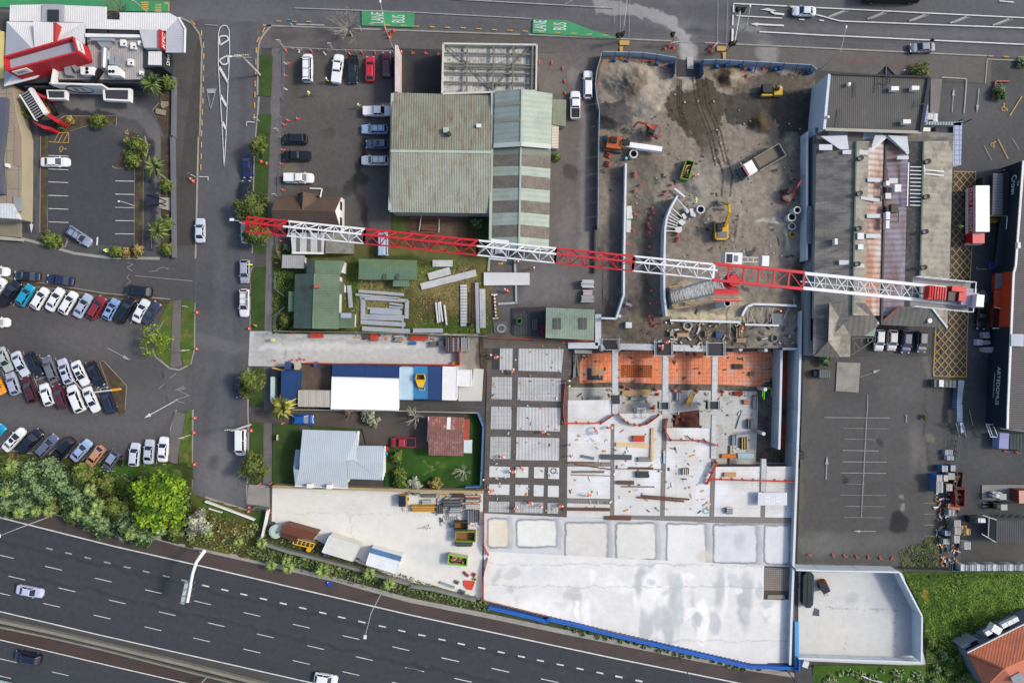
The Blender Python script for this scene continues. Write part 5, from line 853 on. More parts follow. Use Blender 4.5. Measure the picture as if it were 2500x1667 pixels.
for(a,b,c_,d,rgb)in((1191,1265,1242,1336,(224,220,206)),(1261,1268,1360,1335,(226,226,222)),(1380,1275,1484,1368,(218,216,210)),(1504,1276,1602,1366,(222,221,216)),(1628,1278,1724,1378,(228,228,226)),(1742,1280,1848,1374,(216,218,222)),(1866,1282,1928,1376,(218,220,224))):
 bl2.append(('q',arcs(a,b,c_,d),rgb,1));bl2.append(('p',arcs(a,b,c_,d),2.6,(146,148,150),.95,.6));bl2.append(('p',[(c_,b),(c_+6,(b+d)/2),(c_+3,d)],7,(178,180,182),.7,.9))
bl2+=[('e',1805,1320,14,22,0,(192,194,198),.7,1),('e',1720,1358,22,16,0,(212,206,194),.8,.9),('p',[(1384,1375),(1540,1376)],3,(168,168,166),.7,.8),('e',1230,1300,20,26,0,(214,204,184),.6,1)]
Pa('poured_bays',[(1181,1252),(1941,1284),(1936,1384),(1181,1345)],2.2,(204,206,208),bl2,z=.045,se=71,mt=.035,warp=1.6,mat=dm)
bl3=[]
rnd=random.Random(5)
for i in Rn(34):
 x=rnd.uniform(1390,1910);bl3.append(('e',x,rnd.uniform(1390,1560),rnd.uniform(4,20),rnd.uniform(14,60),rnd.uniform(-6,6),rnd.choice([(196,199,200),(204,206,207),(186,190,192),(236,236,235),(242,241,240)]),.85,rnd.uniform(.3,.9)))
for i in Rn(26):x=rnd.uniform(1200,1900);bl3.append(('e',x,rnd.uniform(1395,1500),rnd.uniform(4,16),rnd.uniform(6,30),rnd.uniform(-90,90),rnd.choice([(206,207,207),(240,239,238),(196,196,194)]),.8,rnd.uniform(.3,.9)))
for y in(1376,1430,1560):bl3.append(('p',[(1190,y),(1925,y+4)],1.2,(176,178,178),.6,.5))
bl3+=[('e',1655,1470,14,70,0,(190,196,198),.8,.5),('e',1705,1510,8,20,0,(184,188,192),.8,.5),('e',1745,1520,15,28,0,(196,200,204),.9,.5),('e',1320,1400,40,16,0,(214,216,220),.6,.9),('e',1300,1500,90,40,0,(246,245,243),.8,1)]
Pa('white_slab',[(1181,1345),(1936,1384),(1930,1622),(1181,1622)],2.6,(226,225,223),bl3,z=.05,se=72,mt=.04,warp=4,mat=dm,clip=[(1182,1340),(1866,1376),(1866,1463),(1931,1463),(1929,1618),(1834,1619),(1500,1541),(1182,1465)])
Zs('rebar_bay',[(1866,1385),(1931,1387),(1931,1463),(1864,1463)],M('rebar_bay_m',(150,144,140),vr=.15,grid=(.35,.35,.04,(96,88,84))),.052)
slab('bay_hole_cover',[(1866,1441),(1931,1442),(1931,1462),(1864,1462)],Fl('dark_bay_soil',(84,72,68)),.06,.05);slab('bay_board',[(1874,1452),(1916,1452),(1916,1461),(1874,1461)],Fl('bay_board_m',(146,144,136)),.2,.1)
bm2=M('speckled_beam_concrete',(198,200,200),vr=.14,sc_=(2,10),sn=((150,150,150),2.5,.56,.7))
def be(lb_,a,b,w_,z=.25):
 A_=P(*a,z);B_=P(*b,z);rt=Tg('precast_beam',lb_,'beam',(A_.x,A_.y,0));wp('beam_body',mbr(A_-vec(0,0,.35),B_-vec(0,0,.35),w_,.7,bm2),rt);st=MB();n=int((B_-A_).length/1.1);d=(B_-A_).normalized();s_=vec(-d.y,d.x,0)
 for i in Rn(1,n):
  for k in(-1,1):p=A_.lerp(B_,i/n)+s_*k*w_*.5;st.bar(p,p+s_*k*.35,.06,.06,St)
 wp('starter_bars',st,rt)
be('white precast beam across the membrane pit, westernmost of the four long ones',q1(32,10,880),(1502,1010),1.05);be('white precast beam across the membrane pit, second from the west',q1(32,590,895),(1624,1012),1.05);be('white precast beam across the membrane pit, third from the west',q1(32,1158,905),q1(32,1150,1530),1.)
be('horizontal white precast beam along the north edge, western piece',q1(32,65,840),q1(32,475,850),1.15);be('horizontal white precast beam along the north edge, eastern piece',q1(32,640,855),q1(32,1120,868),1.15);be('pale beam stub running south on the deck east of the timber',q1(33,1145,60),q1(33,1135,560),.9);be('pale beam stub beside the eastern deck panels',q1(33,1715,565),q1(33,1705,940),.85);be('short horizontal beam at the far west of the pit edge',q1(22,2200,845),q1(22,2345,850),.8)
for i,(v,lb_)in enumerate(((q(32,465,790,675,800,670,945,465,940),'dark formwork platform between the two northern beams'),(q(32,1065,800,1275,805,1270,950,1060,945),'dark formwork platform at the eastern beam corner'),(q(22,2200,760,2352,760)+q(32,60,880,-90,880),'dark formwork platform at the western beam corner'),(q(32,520,1480,640,1480,640,1566,520,1566),'dark formwork box at the south end of the second beam'),(q(32,1085,1470,1215,1470,1215,1566,1080,1566),'dark formwork box at the south end of the third beam'),(q(22,2330,1400,2352,1400)+q(32,60,1400,65,1500,-20,1500),'dark formwork box at the south end of the first beam'))):
 rt=Bt('formwork_platform',lb_,'formwork',v);Or(rt,'deck_board',v,-1.6,2.,Fl('black_ply',(64,64,68)));cs=[P(x,y,.8)for x,y in v];cx_=sum(c.x for c in cs)/4;cy_=sum(c.y for c in cs)/4;W_=max(c.x for c in cs)-min(c.x for c in cs);D_=max(c.y for c in cs)-min(c.y for c in cs);mb=MB()
 for k in(-1,1):
  mb.bar((cx_+k*W_/2,cy_-D_*.65,.6),(cx_+k*W_/2,cy_+D_*.65,.6),.09,.09,wf_);mb.bar((cx_-W_*.6,cy_+k*D_/2,.6),(cx_+W_*.6,cy_+k*D_/2,.6),.09,.09,wf_)
  mb.bar((cx_+k*(W_/2-.25),cy_-D_*.65,.6),(cx_+k*(W_/2-.25),cy_+D_*.65,.6),.07,.07,wf_)
  for j in(-1,1):mb.bar((cx_+k*W_/2,cy_+j*D_/2,-.4),(cx_+k*W_/2,cy_+j*D_/2,1.),.08,.08,wf_)
 wp('guard_frame',mb,rt)
for lb_,b_,t_ in(('white cylindrical column at the north edge of the orange membrane, western',(1390,875),(1452,875)),('white cylindrical column at the north edge of the orange membrane, eastern',(1690,880),(1742,883)),('white cylindrical column beside the green frame',(1690,1330),(1735,1333))):
 pt=T(32,*t_,-.3);Pt('concrete_column',MB().cyl((pt.x,pt.y,PZ),.33,-.3-PZ,pc2,18),Lb=lb_,cat='column')
pt=T(33,1712,275,-.3);Pt('concrete_column',MB().cyl((pt.x,pt.y,PZ),.33,-.3-PZ,pc2,18),Lb='white cylindrical column against the inner wall near the battery packs',cat='column')
rm=Fl('orange_red_mesh',(206,84,62));
def Mb(lb_,pts,z=.1,gp_='red safety mesh fences on the deck',hh=1.):
 v=[P(x,y,z+hh)for x,y in pts];rt=Tg('safety_mesh_fence',lb_,'barrier',(v[0].x,v[0].y,z),0,gp_);mb=MB();ps=MB()
 for a,b in zip(v[:-1],v[1:]):
  for k in Rn(5):h_=hh-k*.22;mb.bar(a-vec(0,0,hh-h_),b-vec(0,0,hh-h_),.1,.1,rm)
  n=max(1,int((b-a).length/1.8))
  for i in Rn(n+1):p=a.lerp(b,i/n);ps.bar(p-vec(0,0,hh),p+vec(0,0,.08),.1,.1,rm);ps.bar(p+vec(0,-.28,-hh*.95),p+vec(0,.28,-hh*.95),.16,.1,rm)
 wp('mesh',mb,rt);wp('post',ps,rt)
Mb('scalloped red mesh fence hung between the first two beams',q(33,60,55,120,125,165,155,245,178,305,183,380,165,430,130,520,62));Mb('red mesh fence curving at the west end of the deck edge',q(23,1780,155,2200,158,2347,60));Mb('red mesh fence round the rusty steel opening',q(33,615,110,585,240,655,350,1045,355,1200,415));Mb('sloping red mesh fence by the single beam',q(33,1185,605,1070,855),hh=1.2);Mb('straight red mesh fence across the eastern deck panels',q(33,1120,800,2110,828));Mb('vertical red mesh fence on the west rim of the deck',q(22,1790,1270,1765,1566)+q(23,1780,170));Mb('long orange fence between the yard slab and the poured bays',q(23,850,1185,850,1568)+q(24,900,110));Mb('orange fence down the western edge of the white slab',q(24,890,165,860,280,840,400,825,630));Mb('orange mesh fence north of the rebar deck',q(22,905,740,2115,785,2115,420),hh=.8)
rt=Tg('edge_formwork','brown timber edge formwork along the motorway side of the white slab','formwork',P(1500,1545));fm_=Fl('formwork_ply',(150,128,112));fl=[(1178,1462),(1380,1512),(1500,1541),(1660,1580),(1832,1620),(1931,1623)];mb=MB();ws=MB()
for a,b in zip(fl[:-1],fl[1:]):
 mb.bar(P(a[0],a[1]+2,.15),P(b[0],b[1]+2,.15),.12,.3,fm_);mb.bar(P(a[0],a[1]+9,.0),P(b[0],b[1]+9,.0),.12,.3,fm_);n=max(1,int((P(*b)-P(*a)).length/.75))
 for i in Rn(n):t=i/n;x=a[0]+(b[0]-a[0])*t;y=a[1]+(b[1]-a[1])*t;ws.bar(P(x,y+2,.12),P(x+1,y+9,.12),.1,.12,Fl('formwork_dark',(110,92,82)))
wp('edge_board',mb,rt);wp('walers',ws,rt)
rt=Tg('netting_screen','bright blue netting screen along the slab edge beside the motorway','screen',P(1500,1560));bn=M('blue_netting',(24,98,190),vr=.14,sc_=(.8,6),rg=.6);bnl=Fl('pale_blue_netting',(92,160,214));mb=MB()
bl_px=q(24,905,705,1400,820,1570,870)+q(24,1590,840,1880,905,2347,1025)+q(34,560,1155,1100,1280,1530,1385,2090,1400)
for a,b in zip(bl_px[:-1],bl_px[1:]):mb.bar(P(*a,1.)-vec(0,0,.5),P(*b,1.)-vec(0,0,.5),.55,1.,bn)
wp('net',mb,rt);mb=mbr(T(34,2078,1370,.6),T(34,2075,850,.6),.7,1.2,bnl).bar(T(34,2095,1410,1.),T(34,2100,1270,1.),.25,1.9,bn);wp('side_net',mb,rt);mb=MB()
for a,b in zip(bl_px[:-1],bl_px[1:]):
 for dy in(-2.5,2.5):mb.bar(P(a[0],a[1]+dy,1.05),P(b[0],b[1]+dy,1.05),.07,.07,Fl('blue_pole',(70,130,200)))
wp('scaffold_tube',mb,rt)
rt=Tg('edge_studs','row of angled timber studs along the east edge of the white slab','formwork',P(1936,1540));
mb=MB()
for i in Rn(34):y=1447+i*5.2;mb.bar(P(1933.5,y+2.2,.2),P(1938.5,y-2,.5),.12,.12,Fl('stud_cream',(196,178,160)))
wp('stud',mb,rt);wp('edge_board',mbr(P(1932,1445,.2),P(1929.5,1622,.2),.14,.4,fm_),rt)
def Hd(lb_,pts,ztop,m,n_each=None,pname='fence_panel',grp=None,backs=True,foot=True):
 v=[P(x,y,ztop)for x,y in pts];rt=Tg('hoarding',lb_,'hoarding',(v[0].x,v[0].y,0));fr_=MB()
 for a,b in zip(v[:-1],v[1:]):
  n=max(1,round((b-a).length/2.6))
  for i in Rn(n):
   p,q_=a.lerp(b,i/n),a.lerp(b,(i+.97)/n);wp(pname,mbr((p.x,p.y,ztop/2),(q_.x,q_.y,ztop/2),.1,ztop,m),rt)
   fr_.bar((p.x,p.y,ztop),(p.x,p.y-1.3,.3),.08,.08,fr)
 if backs:wp('brace',fr_,rt)
 return rt
hm=M('blue_grey_hoarding',(164,184,204),vr=.1,sc_=(.5,5),sn=((190,196,200),.8,.6,.75))
Hd('blue-grey hoarding west of the site gate',[(1471,126)]+q(30,10,595,330,603,490,625,715,662),2.1,hm);Hd('blue-grey hoarding east of the site gate',q(30,1025,690,1170,682,1640,708,2260,745,2330,800),2.1,hm)
Hd('wavy blue-grey hoarding down the west side of the dirt yard',[(1470,127)]+q(20,2150,800,2130,950,2150,1150,2178,1250,2170,1568)+q(21,2165,400,2160,1060),2.,M('pale_hoarding',(160,172,184),vr=.12),backs=False)
for lb_,a,b in(('open west gate leaf of the site entrance',q1(30,697,690),q1(30,690,850)),('open east gate leaf of the site entrance',q1(30,1008,690),q1(30,1018,855))):
 A_,B_=P(*a,2.1),P(*b,2.1);rt=Tg('site_gate',lb_,'gate',(A_.x,A_.y,0));wp('gate_leaf',mbr((A_.x,A_.y,1.1),(B_.x,B_.y,1.1),.12,2.,Fl('deep_blue_gate',(72,104,148))),rt);wp('gate_frame',mbr(A_,B_,.18,.1,fr),rt)
#  TOWER CRANE
mx_,my_=1650.,724.
mb0=P(mx_,my_,0);ZJ=33.
cR=Fl('crane_red',(206,38,52),rg=.5,vr=.05);cW=Fl('crane_white',(232,233,235),rg=.5,vr=.03)
cr=Tg('tower_crane','huge red and white tower crane with its jib spanning the whole site','crane',(mb0.x,mb0.y,0))
gs=Fl('mast_steel',(206,210,214),rg=.6)
def lattice(mb,p0,p1,wd,m,n,r=.1,rr=.045):
 """square mast"""
 c=[vec(a*wd/2,b*wd/2,0)for a,b in((-1,-1),(1,-1),(1,1),(-1,1))];ang=R(15);c=[Mx.Rotation(ang,3,'Z')@v for v in c]
 for v in c:mb.bar(p0+v,p1+v,r*2,r*2,m)
 for i in Rn(n):
  a=p0.lerp(p1,i/n);b=p0.lerp(p1,(i+1)/n)
  for k in Rn(4):
   v,w_=c[k],c[(k+1)%4];mb.bar(a+v,a+w_,rr*2,rr*2,m);mb.bar(a+(v if i%2 else w_),b+(w_ if i%2 else v),rr*2,rr*2,m)
secs=9;base=vec(mb0.x,mb0.y,0)
for i in Rn(secs):
 mb=MB();lattice(mb,base+vec(0,0,i*31/secs),base+V3((0,0,(i+1)*31/secs)),2.2,gs,2);wp('mast_section',mb,cr)
pv_=base+vec(0,0,31);mb=MB().cyl(pv_,1.,.8,cR,20).cyl(pv_+vec(0,0,.8),.8,1.2,cR,16);wp('slewing_ring',mb,cr)
mb=mbx(pv_+vec(-.6,-1.35,.3),(3.4,.7,.15),cR)
for y in(-1.9,-2.3,-2.7):mb.bar(pv_+vec(-2.4,y,.3),pv_+vec(1.2,y,.3),.1,.1,cR)
for x in(-2.4,-1.5,-.6,.3,1.2):mb.bar(pv_+vec(x,-2.7,.3),pv_+vec(x,-2.7,1.4),.07,.07,cR)
mb.bar(pv_+vec(-2.4,-2.7,1.4),pv_+vec(1.2,-2.7,1.4),.08,.08,cR);wp('service_platform',mb,cr)
JX=lambda x,dy=0,z=ZJ:P(x,548+(x-602)*.1012+dy,z)
jt0,jt1=JX(602),JX(2372);jd=(jt1-jt0).normalized();jn=vec(-jd.y,jd.x,0)
sec=[(603,702,cR),(702,890,cW),(890,1166,cR),(1166,1356,cW),(1356,1546,cR),(1546,1742,cW)]
for(a_,b_,m_)in sec:
 A_,B_=JX(a_),JX(b_);L=(B_-A_).length;n=max(3,int(L/2.));mb=MB();hw=.98
 for k in(-1,1):mb.bar(A_+jn*hw*k,B_+jn*hw*k,.26 if k>0 else .2,.24,m_)
 up_=vec(0,0,1.7);mb.bar(A_+up_,B_+up_,.24,.24,m_)
 for i in Rn(n+1):
  p=A_.lerp(B_,i/n);mb.bar(p+jn*hw,p-jn*hw,.1,.1,m_)
  if i<n:
   q_=A_.lerp(B_,(i+1)/n);mid=(p+q_)/2+up_;mb.bar(p+jn*hw*(1 if i%2 else-1),q_-jn*hw*(1 if i%2 else-1),.1,.1,m_)
   for k in(-1,1):mb.bar(p+jn*hw*k,mid,.1,.1,m_);mb.bar(mid,q_+jn*hw*k,.1,.1,m_)
 for e_ in(A_,B_):mb.bar(e_+jn*hw,e_-jn*hw,.3,.3,m_)
 wp('jib_section',mb,cr)
A_,B_=JX(1742),JX(1962);mb=MB();hw=1.1
for k in(-1,1):mb.bar(A_+jn*hw*k,B_+jn*hw*k,.38,.4,cR)
for i in Rn(7):p=A_.lerp(B_,i/6);mb.bar(p+jn*hw,p-jn*hw,.22,.22,cR)
for i in Rn(6):p=A_.lerp(B_,i/6);q_=A_.lerp(B_,(i+1)/6);mb.bar(p+jn*hw*(1 if i%2 else-1),q_-jn*hw*(1 if i%2 else-1),.09,.09,cR)
wp('turntable_frame',mb,cr)
A_,B_=JX(1962),JX(2360);mb=MB();hw=1.
for k in(-1,1):mb.bar(A_+jn*hw*k,B_+jn*hw*k,.42,.4,cW)
mb.bar(A_+vec(0,0,-1.),B_+vec(0,0,-1.),.18,.18,gs)
for i in Rn(15):
 p=A_.lerp(B_,i/15);q_=A_.lerp(B_,(i+1)/15);mb.bar(p+jn*hw,q_-jn*hw,.09,.09,cW);mb.bar(p+jn*hw,p-jn*hw,.08,.08,gs)
 if i%2:mb.bar(p-jn*hw,q_+jn*hw,.09,.09,cW)
wp('counter_jib',mb,cr)
A_,B_=JX(2225),JX(2366);mb=MB()
for k in(-1,1):
 for z_ in(.5,1.1):mb.bar(A_+jn*2.*k+vec(0,0,z_),B_+jn*2.*k+vec(0,0,z_),.1,.08,gs)
 for i in Rn(8):p=A_.lerp(B_,i/7)+jn*2.*k;mb.bar(p,p+vec(0,0,1.1),.06,.06,gs)
 mb.bar(A_+jn*1.6*k,B_+jn*1.6*k,.7,.08,M('walkway_grating',(150,150,148),vr=.1))
mb.bar(B_+jn*2.+vec(0,0,1.1),B_-jn*2.+vec(0,0,1.1),.1,.08,cW);wp('walkway',mb,cr)
def cbox(x,dy,L,W_,hh,m_,nm,z=.4):c=JX(x,dy);o=mbr(c-jd*L/2+vec(0,0,z+hh/2),c+jd*L/2+vec(0,0,z+hh/2),W_,hh,m_);wp(nm,o,cr);return c
cbox(2272,0,2.3,1.8,1.,cR,'ballast_frame')
for i in Rn(7):cbox(2254+i*6.2,-2,.22,1.6,1.15,Fl('light_red',(222,66,70)),'ballast_rib')if i<2 else cbox(2254+i*6.2,0,.2,1.7,1.15,cR,'ballast_rib')
cbox(2310,0,1.2,1.7,1.,blk,'winch_drum');cbox(2322,-14,1.9,.7,1.3,cR,'winch_motor');cbox(2330,4,1.,1.1,1.3,cR,'winch_motor');cbox(2352,6,2.2,1.7,.9,Fl('pale_lilac_metal',(186,180,196)),'motor_housing');cbox(2366,10,1.,1.6,1.8,cW,'counterweight');cbox(2358,-13,1.6,.8,.6,Fl('grey_panel',(150,156,160)),'control_box')
c=T(31,1368,1398,33.);mb=mbx(c+vec(0,0,-1.),(2.3,1.55,2.),cW,rz=-.04);wp('operator_cab',mb,cr);wp('cab_window',mbx(T(31,1320,1398,33.03),(.75,1.15,.08),gm2,rz=-.04).box(T(31,1395,1400,33.03),(.5,.8,.08),Fl('cab_skylight',(130,138,140)),rz=-.04),cr)
wp('electrics_cabinet',mbx(T(31,1732,1428,32.9)+vec(0,0,-.6),(.95,1.4,1.3),cW,rz=-.04),cr);wp('access_frame',mbr(T(31,1470,1385,32.8),T(31,1650,1390,32.8),.1,.1,gs).bar(T(31,1470,1440,32.8),T(31,1650,1440,32.8),.1,.1,gs).bar(T(31,1530,1385,32.8),T(31,1530,1440,32.8),.08,.08,gs).bar(T(31,1590,1385,32.8),T(31,1590,1440,32.8),.08,.08,gs),cr)
A_=JX(1218,0,ZJ-.4);mb=MB()
for k in(-1,1):mb.bar(A_-jd*1.2+jn*1.25*k,A_+jd*1.2+jn*1.25*k,.28,.25,cW);mb.bar(A_+jd*k+jn*1.25,A_+jd*k-jn*1.25,.2,.15,cW)
mb.box(A_+vec(0,0,-.2),(1.,.9,.3),gs);wp('trolley',mb,cr)
mb=MB().tube([A_+jn*.15,A_+jn*.15-vec(0,0,16)],.03,blk,5).tube([A_-jn*.15,A_-jn*.15-vec(0,0,16)],.03,blk,5).box(A_-vec(0,0,16.4),(.7,.25,.9),Fl('hook_yellow',(214,170,50)));wp('hook_block',mb,cr)
wp('jib_tip_light',mbr(JX(603),JX(585,-3),.1,.1,gs).box(JX(566,-8),(.55,.35,.15),cW).bar(JX(585,-6),JX(566,-8),.06,.06,gs),cr)
p_=T(32,1298,345,6.);Pt('standpipe',MB().ring((p_.x,p_.y,0),.58,.45,6.,Fl('pale_pipe',(190,198,198)),mi=blk),Lb='tall vertical grey pipe with an open top south of the crane mast',cat='pipe')
rt=Tg('timber_shoring','timber shoring frames around the foot of the crane mast','shoring',P(1655,735));tmb=Fl('timber',(196,168,128),vr=.15);mb=MB()
for v in((630,160,870,120),(640,205,880,150),(660,350,920,310),(690,405,940,370),(720,345,712,400),(860,315,870,370),(820,330,905,385),(905,315,945,370),(660,360,712,395),(740,110,745,160),(820,100,825,150)):mb.bar(T(32,*v[:2],.9),T(32,*v[2:],.9),.16,.2,tmb)
wp('timber',mb,rt);wp('steel_panel',mbr(T(32,612,170,.5),T(32,640,400,.5),.55,1.,Fl('navy_steel',(56,66,86))),rt)
#  VEHICLES
tyre=Fl('tyre_rubber',(34,34,36),rg=.9);rimm=Fl('wheel_rim',(140,144,148),rg=.4,metal=.4);hl=Fl('headlight_glass',(214,220,224),rg=.15,spec=.8);tlm=Fl('tail_light_red',(150,24,26),rg=.25);cg=M('car_glass',(24,32,40),vr=.05,sc_=(1,4),rg=.08,spec=.8);plast=Fl('black_plastic',(34,36,40),rg=.6)
def paint(rgb):
 n='car_paint_%d_%d_%d'%rgb
 return M(n,rgb,vr=.03,sc_=(1.5,9),rg=.32,coat=.4,spec=.5,metal=.0)
WH={}
def wheel_mesh(r=.33,w_=.23):
 if(r,w_)not in WH:
  mb=MB();mb.tube([(0,-w_/2,0),(0,w_/2,0)],r,tyre,16);WH[(r,w_)]=mb.mesh('wheel'),MB().tube([(0,-w_/2-.015,0),(0,w_/2+.015,0)],r*.62,rimm,12).mesh('rim')
 return WH[(r,w_)]
def wheel(rt,loc,r=.33,w_=.23,rz=0):
 m1,m2=wheel_mesh(r,w_);Pt('rim',m2,Pt('wheel',m1,rt,loc=loc,rz=rz))
SH=dict(sedan=(.26,.43,.69,.85,1.45,.92,1.),hatch=(.24,.41,.83,.96,1.5,.95,1.),wagon=(.25,.41,.88,.97,1.5,.95,1.),suv=(.23,.37,.88,.97,1.72,1.08,1.12),ute=(.23,.36,.58,.63,1.78,1.1,1.1),van=(.12,.24,.97,.99,1.95,1.15,1.2),coupe=(.31,.48,.66,.84,1.38,.9,.98))
def car(Lb,kd,rgb,x,y,ang,L=4.6,W=None,gp_=None,roof=None,extra=(),cat=None,hpx=.9,bed=None,name=None):
 he,st,re_,te,hh,zh,zt=SH[kd];W=W or(1.84 if kd in('suv','ute','van')else 1.72)
 p=P(x,y,hpx);rt=Tg(name or 'parked_car',Lb,cat or{'ute':'pickup truck','van':'van','suv':'suv'}.get(kd,'car'),(p.x,p.y,.085),R(ang),gp_);pm_=paint(rgb)
 X=lambda f:L/2-f*L
 prof=[(0,.5,.7),(.02,.74,.8),(.06,.92,.90),(.14,1,1.),(he,1,1.),(.5,1.,1.03),(te,1,1.02),(.93,.97,1.),(.98,.86,.92),(1,.72,.8)]
 mb=MB();mb.smooth=False;vs=[]
 for f,wf2,zf in prof:
  w2=W/2*wf2;z=(zh if f<.5 else zt)*zf;x_=X(f)
  for yy,zz in((-w2*.9,.28),(-w2,.42),(-w2,z*.72),(-w2*.94,z*.94),(-w2*.72,z),(w2*.72,z),(w2*.94,z*.94),(w2,z*.72),(w2,.42),(w2*.9,.28)):vs.append((x_,yy,zz))
 n=10;fs=[]
 for i in Rn(len(prof)-1):
  for k in Rn(n):fs.append((i*n+k,i*n+(k+1)%n,(i+1)*n+(k+1)%n,(i+1)*n+k))
 fs+=[tuple(Rn(n)),tuple(Rn(len(prof)*n-1,(len(prof)-1)*n-1,-1))]
 mb.add(vs,fs,pm_)
 wb,wr=W/2*.92,W/2*.68;zb=zh*.97;bx=[X(he),X(te)];tx=[X(st),X(re_)]
 if kd=='ute':te2=.62
 gb=[vec(bx[0],-wb*.9,zb),vec(bx[0],wb*.9,zb),V3((bx[1],wb*.92,max(zb,zt*.98))),V3((bx[1],-wb*.92,max(zb,zt*.98)))];gt=[vec(tx[0],-wr,hh-.05),vec(tx[0],wr,hh-.05),vec(tx[1],wr,hh-.05),vec(tx[1],-wr,hh-.05)]
 mb.bar(gb[0],gt[0],.09,.09,pm_);mb.bar(gb[1],gt[1],.09,.09,pm_);mb.bar(gb[2],gt[2],.13,.1,pm_);mb.bar(gb[3],gt[3],.13,.1,pm_)
 for k in(-1,1):
  m0=V3(((bx[0]+bx[1])/2,k*wb*.97,zb));m1=V3(((tx[0]+tx[1])/2,k*wr,hh-.05));mb.bar(m0,m1,.09,.06,pm_)
 rp_=roof and paint(roof)or pm_;ov=.06;z1,z2=hh-.05,hh
 rv_=[(tx[0]+ov,-wr-.03,z1),(tx[0]+ov,wr+.03,z1),(tx[1]-ov,wr+.03,z1),(tx[1]-ov,-wr-.03,z1),(tx[0]-.08,-wr+.1,z2),(tx[0]-.08,wr-.1,z2),(tx[1]+.1,wr-.1,z2),(tx[1]+.1,-wr+.1,z2)]
 mb.add(rv_,[(4,7,6,5),(0,4,5,1),(1,5,6,2),(2,6,7,3),(3,7,4,0),(0,1,2,3)],rp_)
 Pt('body',mb,rt)
 Pt('windscreen',MB().quad(gb[0],gb[1],gt[1],gt[0],cg),rt);Pt('rear_window',MB().quad(gb[2],gb[3],gt[3],gt[2],cg),rt)
 Pt('side_window',MB().quad(gb[1],gb[2],gt[2],gt[1],cg),rt);Pt('side_window',MB().quad(gb[3],gb[0],gt[0],gt[3],cg),rt)
 r_=.37 if kd in('suv','ute','van')else .32
 for fx in(.18,.80):
  for k in(-1,1):wheel(rt,(X(fx),k*(W/2-.08),r_-.06),r_)
 hb=MB()
 for k in(-1,1):
  Pt('headlight',mbx((X(.035),k*W*.33,.70),(.22,.34,.14),hl),rt);Pt('tail_light',mbx((X(.985),k*W*.36,.82),(.12,.26,.18),tlm),rt);Pt('mirror',mbx((X(he)-.25,k*(W/2+.06),zb+.06),(.14,.2,.13),pm_),rt)
 if kd=='ute':
  if bed=='lid':Pt('canopy_lid',MB().prism([(X(.63),-W*.42),(X(.63),W*.42),(X(.985),W*.42),(X(.985),-W*.42)],zt,1.25,rp_),rt)
  elif bed=='canopy':
   Pt('canopy',mbx((X(.81),0,1.42),(L*.35,W*.86,.7),pm_,top=.94),rt);Pt('canopy_window',mbx((X(.81),W*.40,1.45),(L*.28,.06,.34),cg).box((X(.985),0,1.45),(.06,W*.6,.34),cg),rt)
  else:
   tb=mbx((X(.805),0,1.13),(L*.35,W*.84,.02),plast)
   for k in(-1,1):tb.bar((X(.63),k*W*.44,1.18),(X(.985),k*W*.44,1.18),.1,.2,pm_)
   tb.bar((X(.63),-W*.44,1.18),(X(.63),W*.44,1.18),.1,.2,pm_);tb.bar((X(.985),-W*.44,1.16),(X(.985),W*.44,1.16),.1,.2,pm_);Pt('tray',tb,rt)
 for ex in extra:
  if ex=='sunroof':Pt('sunroof',mbx((X((st+re_)/2-.06),0,hh+.012),(.62,.85,.02),cg),rt)
  if ex=='rack':
   rb_=MB()
   for f in(.08,.5,.92):xx=tx[0]+(tx[1]-tx[0])*f;rb_.bar((xx,-wr,hh+.09),(xx,wr,hh+.09),.06,.05,plast)
   for k in(-1,1):rb_.bar((tx[0],k*wr*.95,hh+.06),(tx[1],k*wr*.95,hh+.06),.05,.05,plast)
   Pt('roof_rack',rb_,rt)
  if ex=='logo':Pt('roof_logo',MB().cyl((X(.55),0,hh),.24,.015,Fl('logo_blue',(40,110,176)),14),rt)
  if ex=='box':Pt('roof_box',mbx((X(.56),0,hh+.15),(1.4,.8,.3),plast,top=.8),rt)
  if ex=='drum':Pt('tray_load',MB().ring((X(.8),.1,1.15),.33,.2,.2,plast),rt)
 return rt
Wt,Si,Bk,Nv,Gy=(236,238,240),(176,182,196),(30,34,42),(38,44,84),(104,108,118)
G1='cars parked nose out along the upper row of the left car park';G2='cars in the upper half of the double row in the left car park';G3='cars in the lower half of the double row in the left car park';G4='cars along the lower hedge side of the left car park';G5='vehicles parked in the warehouse yard';G6='vehicles on the side street';G7='traffic on the motorway'
def cars(rows,gp_):
 for lb_,kd,rgb,c,r,x,y,ang,L,kw in rows:car(lb_,kd,rgb,*q1(c*10+r,x,y),ang,L,gp_=gp_,**kw)
cars([('white sedan parked alone in the restaurant bays','sedan',Wt,0,1,628,295,0,5.2,{}),('silver-blue wagon with roof rack turning out of the restaurant yard','wagon',(150,158,184),0,1,905,1145,-33,4.9,dict(extra=('rack',)))],'cars in the restaurant yard')
cars([('white car cut by the left edge in the lane','hatch',Wt,0,2,-40,-25,-5,4.4,{}),('navy sedan with pale rear bumper at the left of the lane','sedan',(40,48,70),0,2,310,33,176,4.7,dict(extra=('rack',))),('navy sedan with greenish rear screen in the lane','sedan',Nv,0,2,690,80,173,4.9,{}),('black people mover parked in the lane nearest the side street','suv',(28,30,44),0,2,1588,205,174,4.8,{}),('white car poking in at the left edge between two rows','hatch',Wt,0,2,-20,565,0,3.9,{})],'cars parked in the lane')
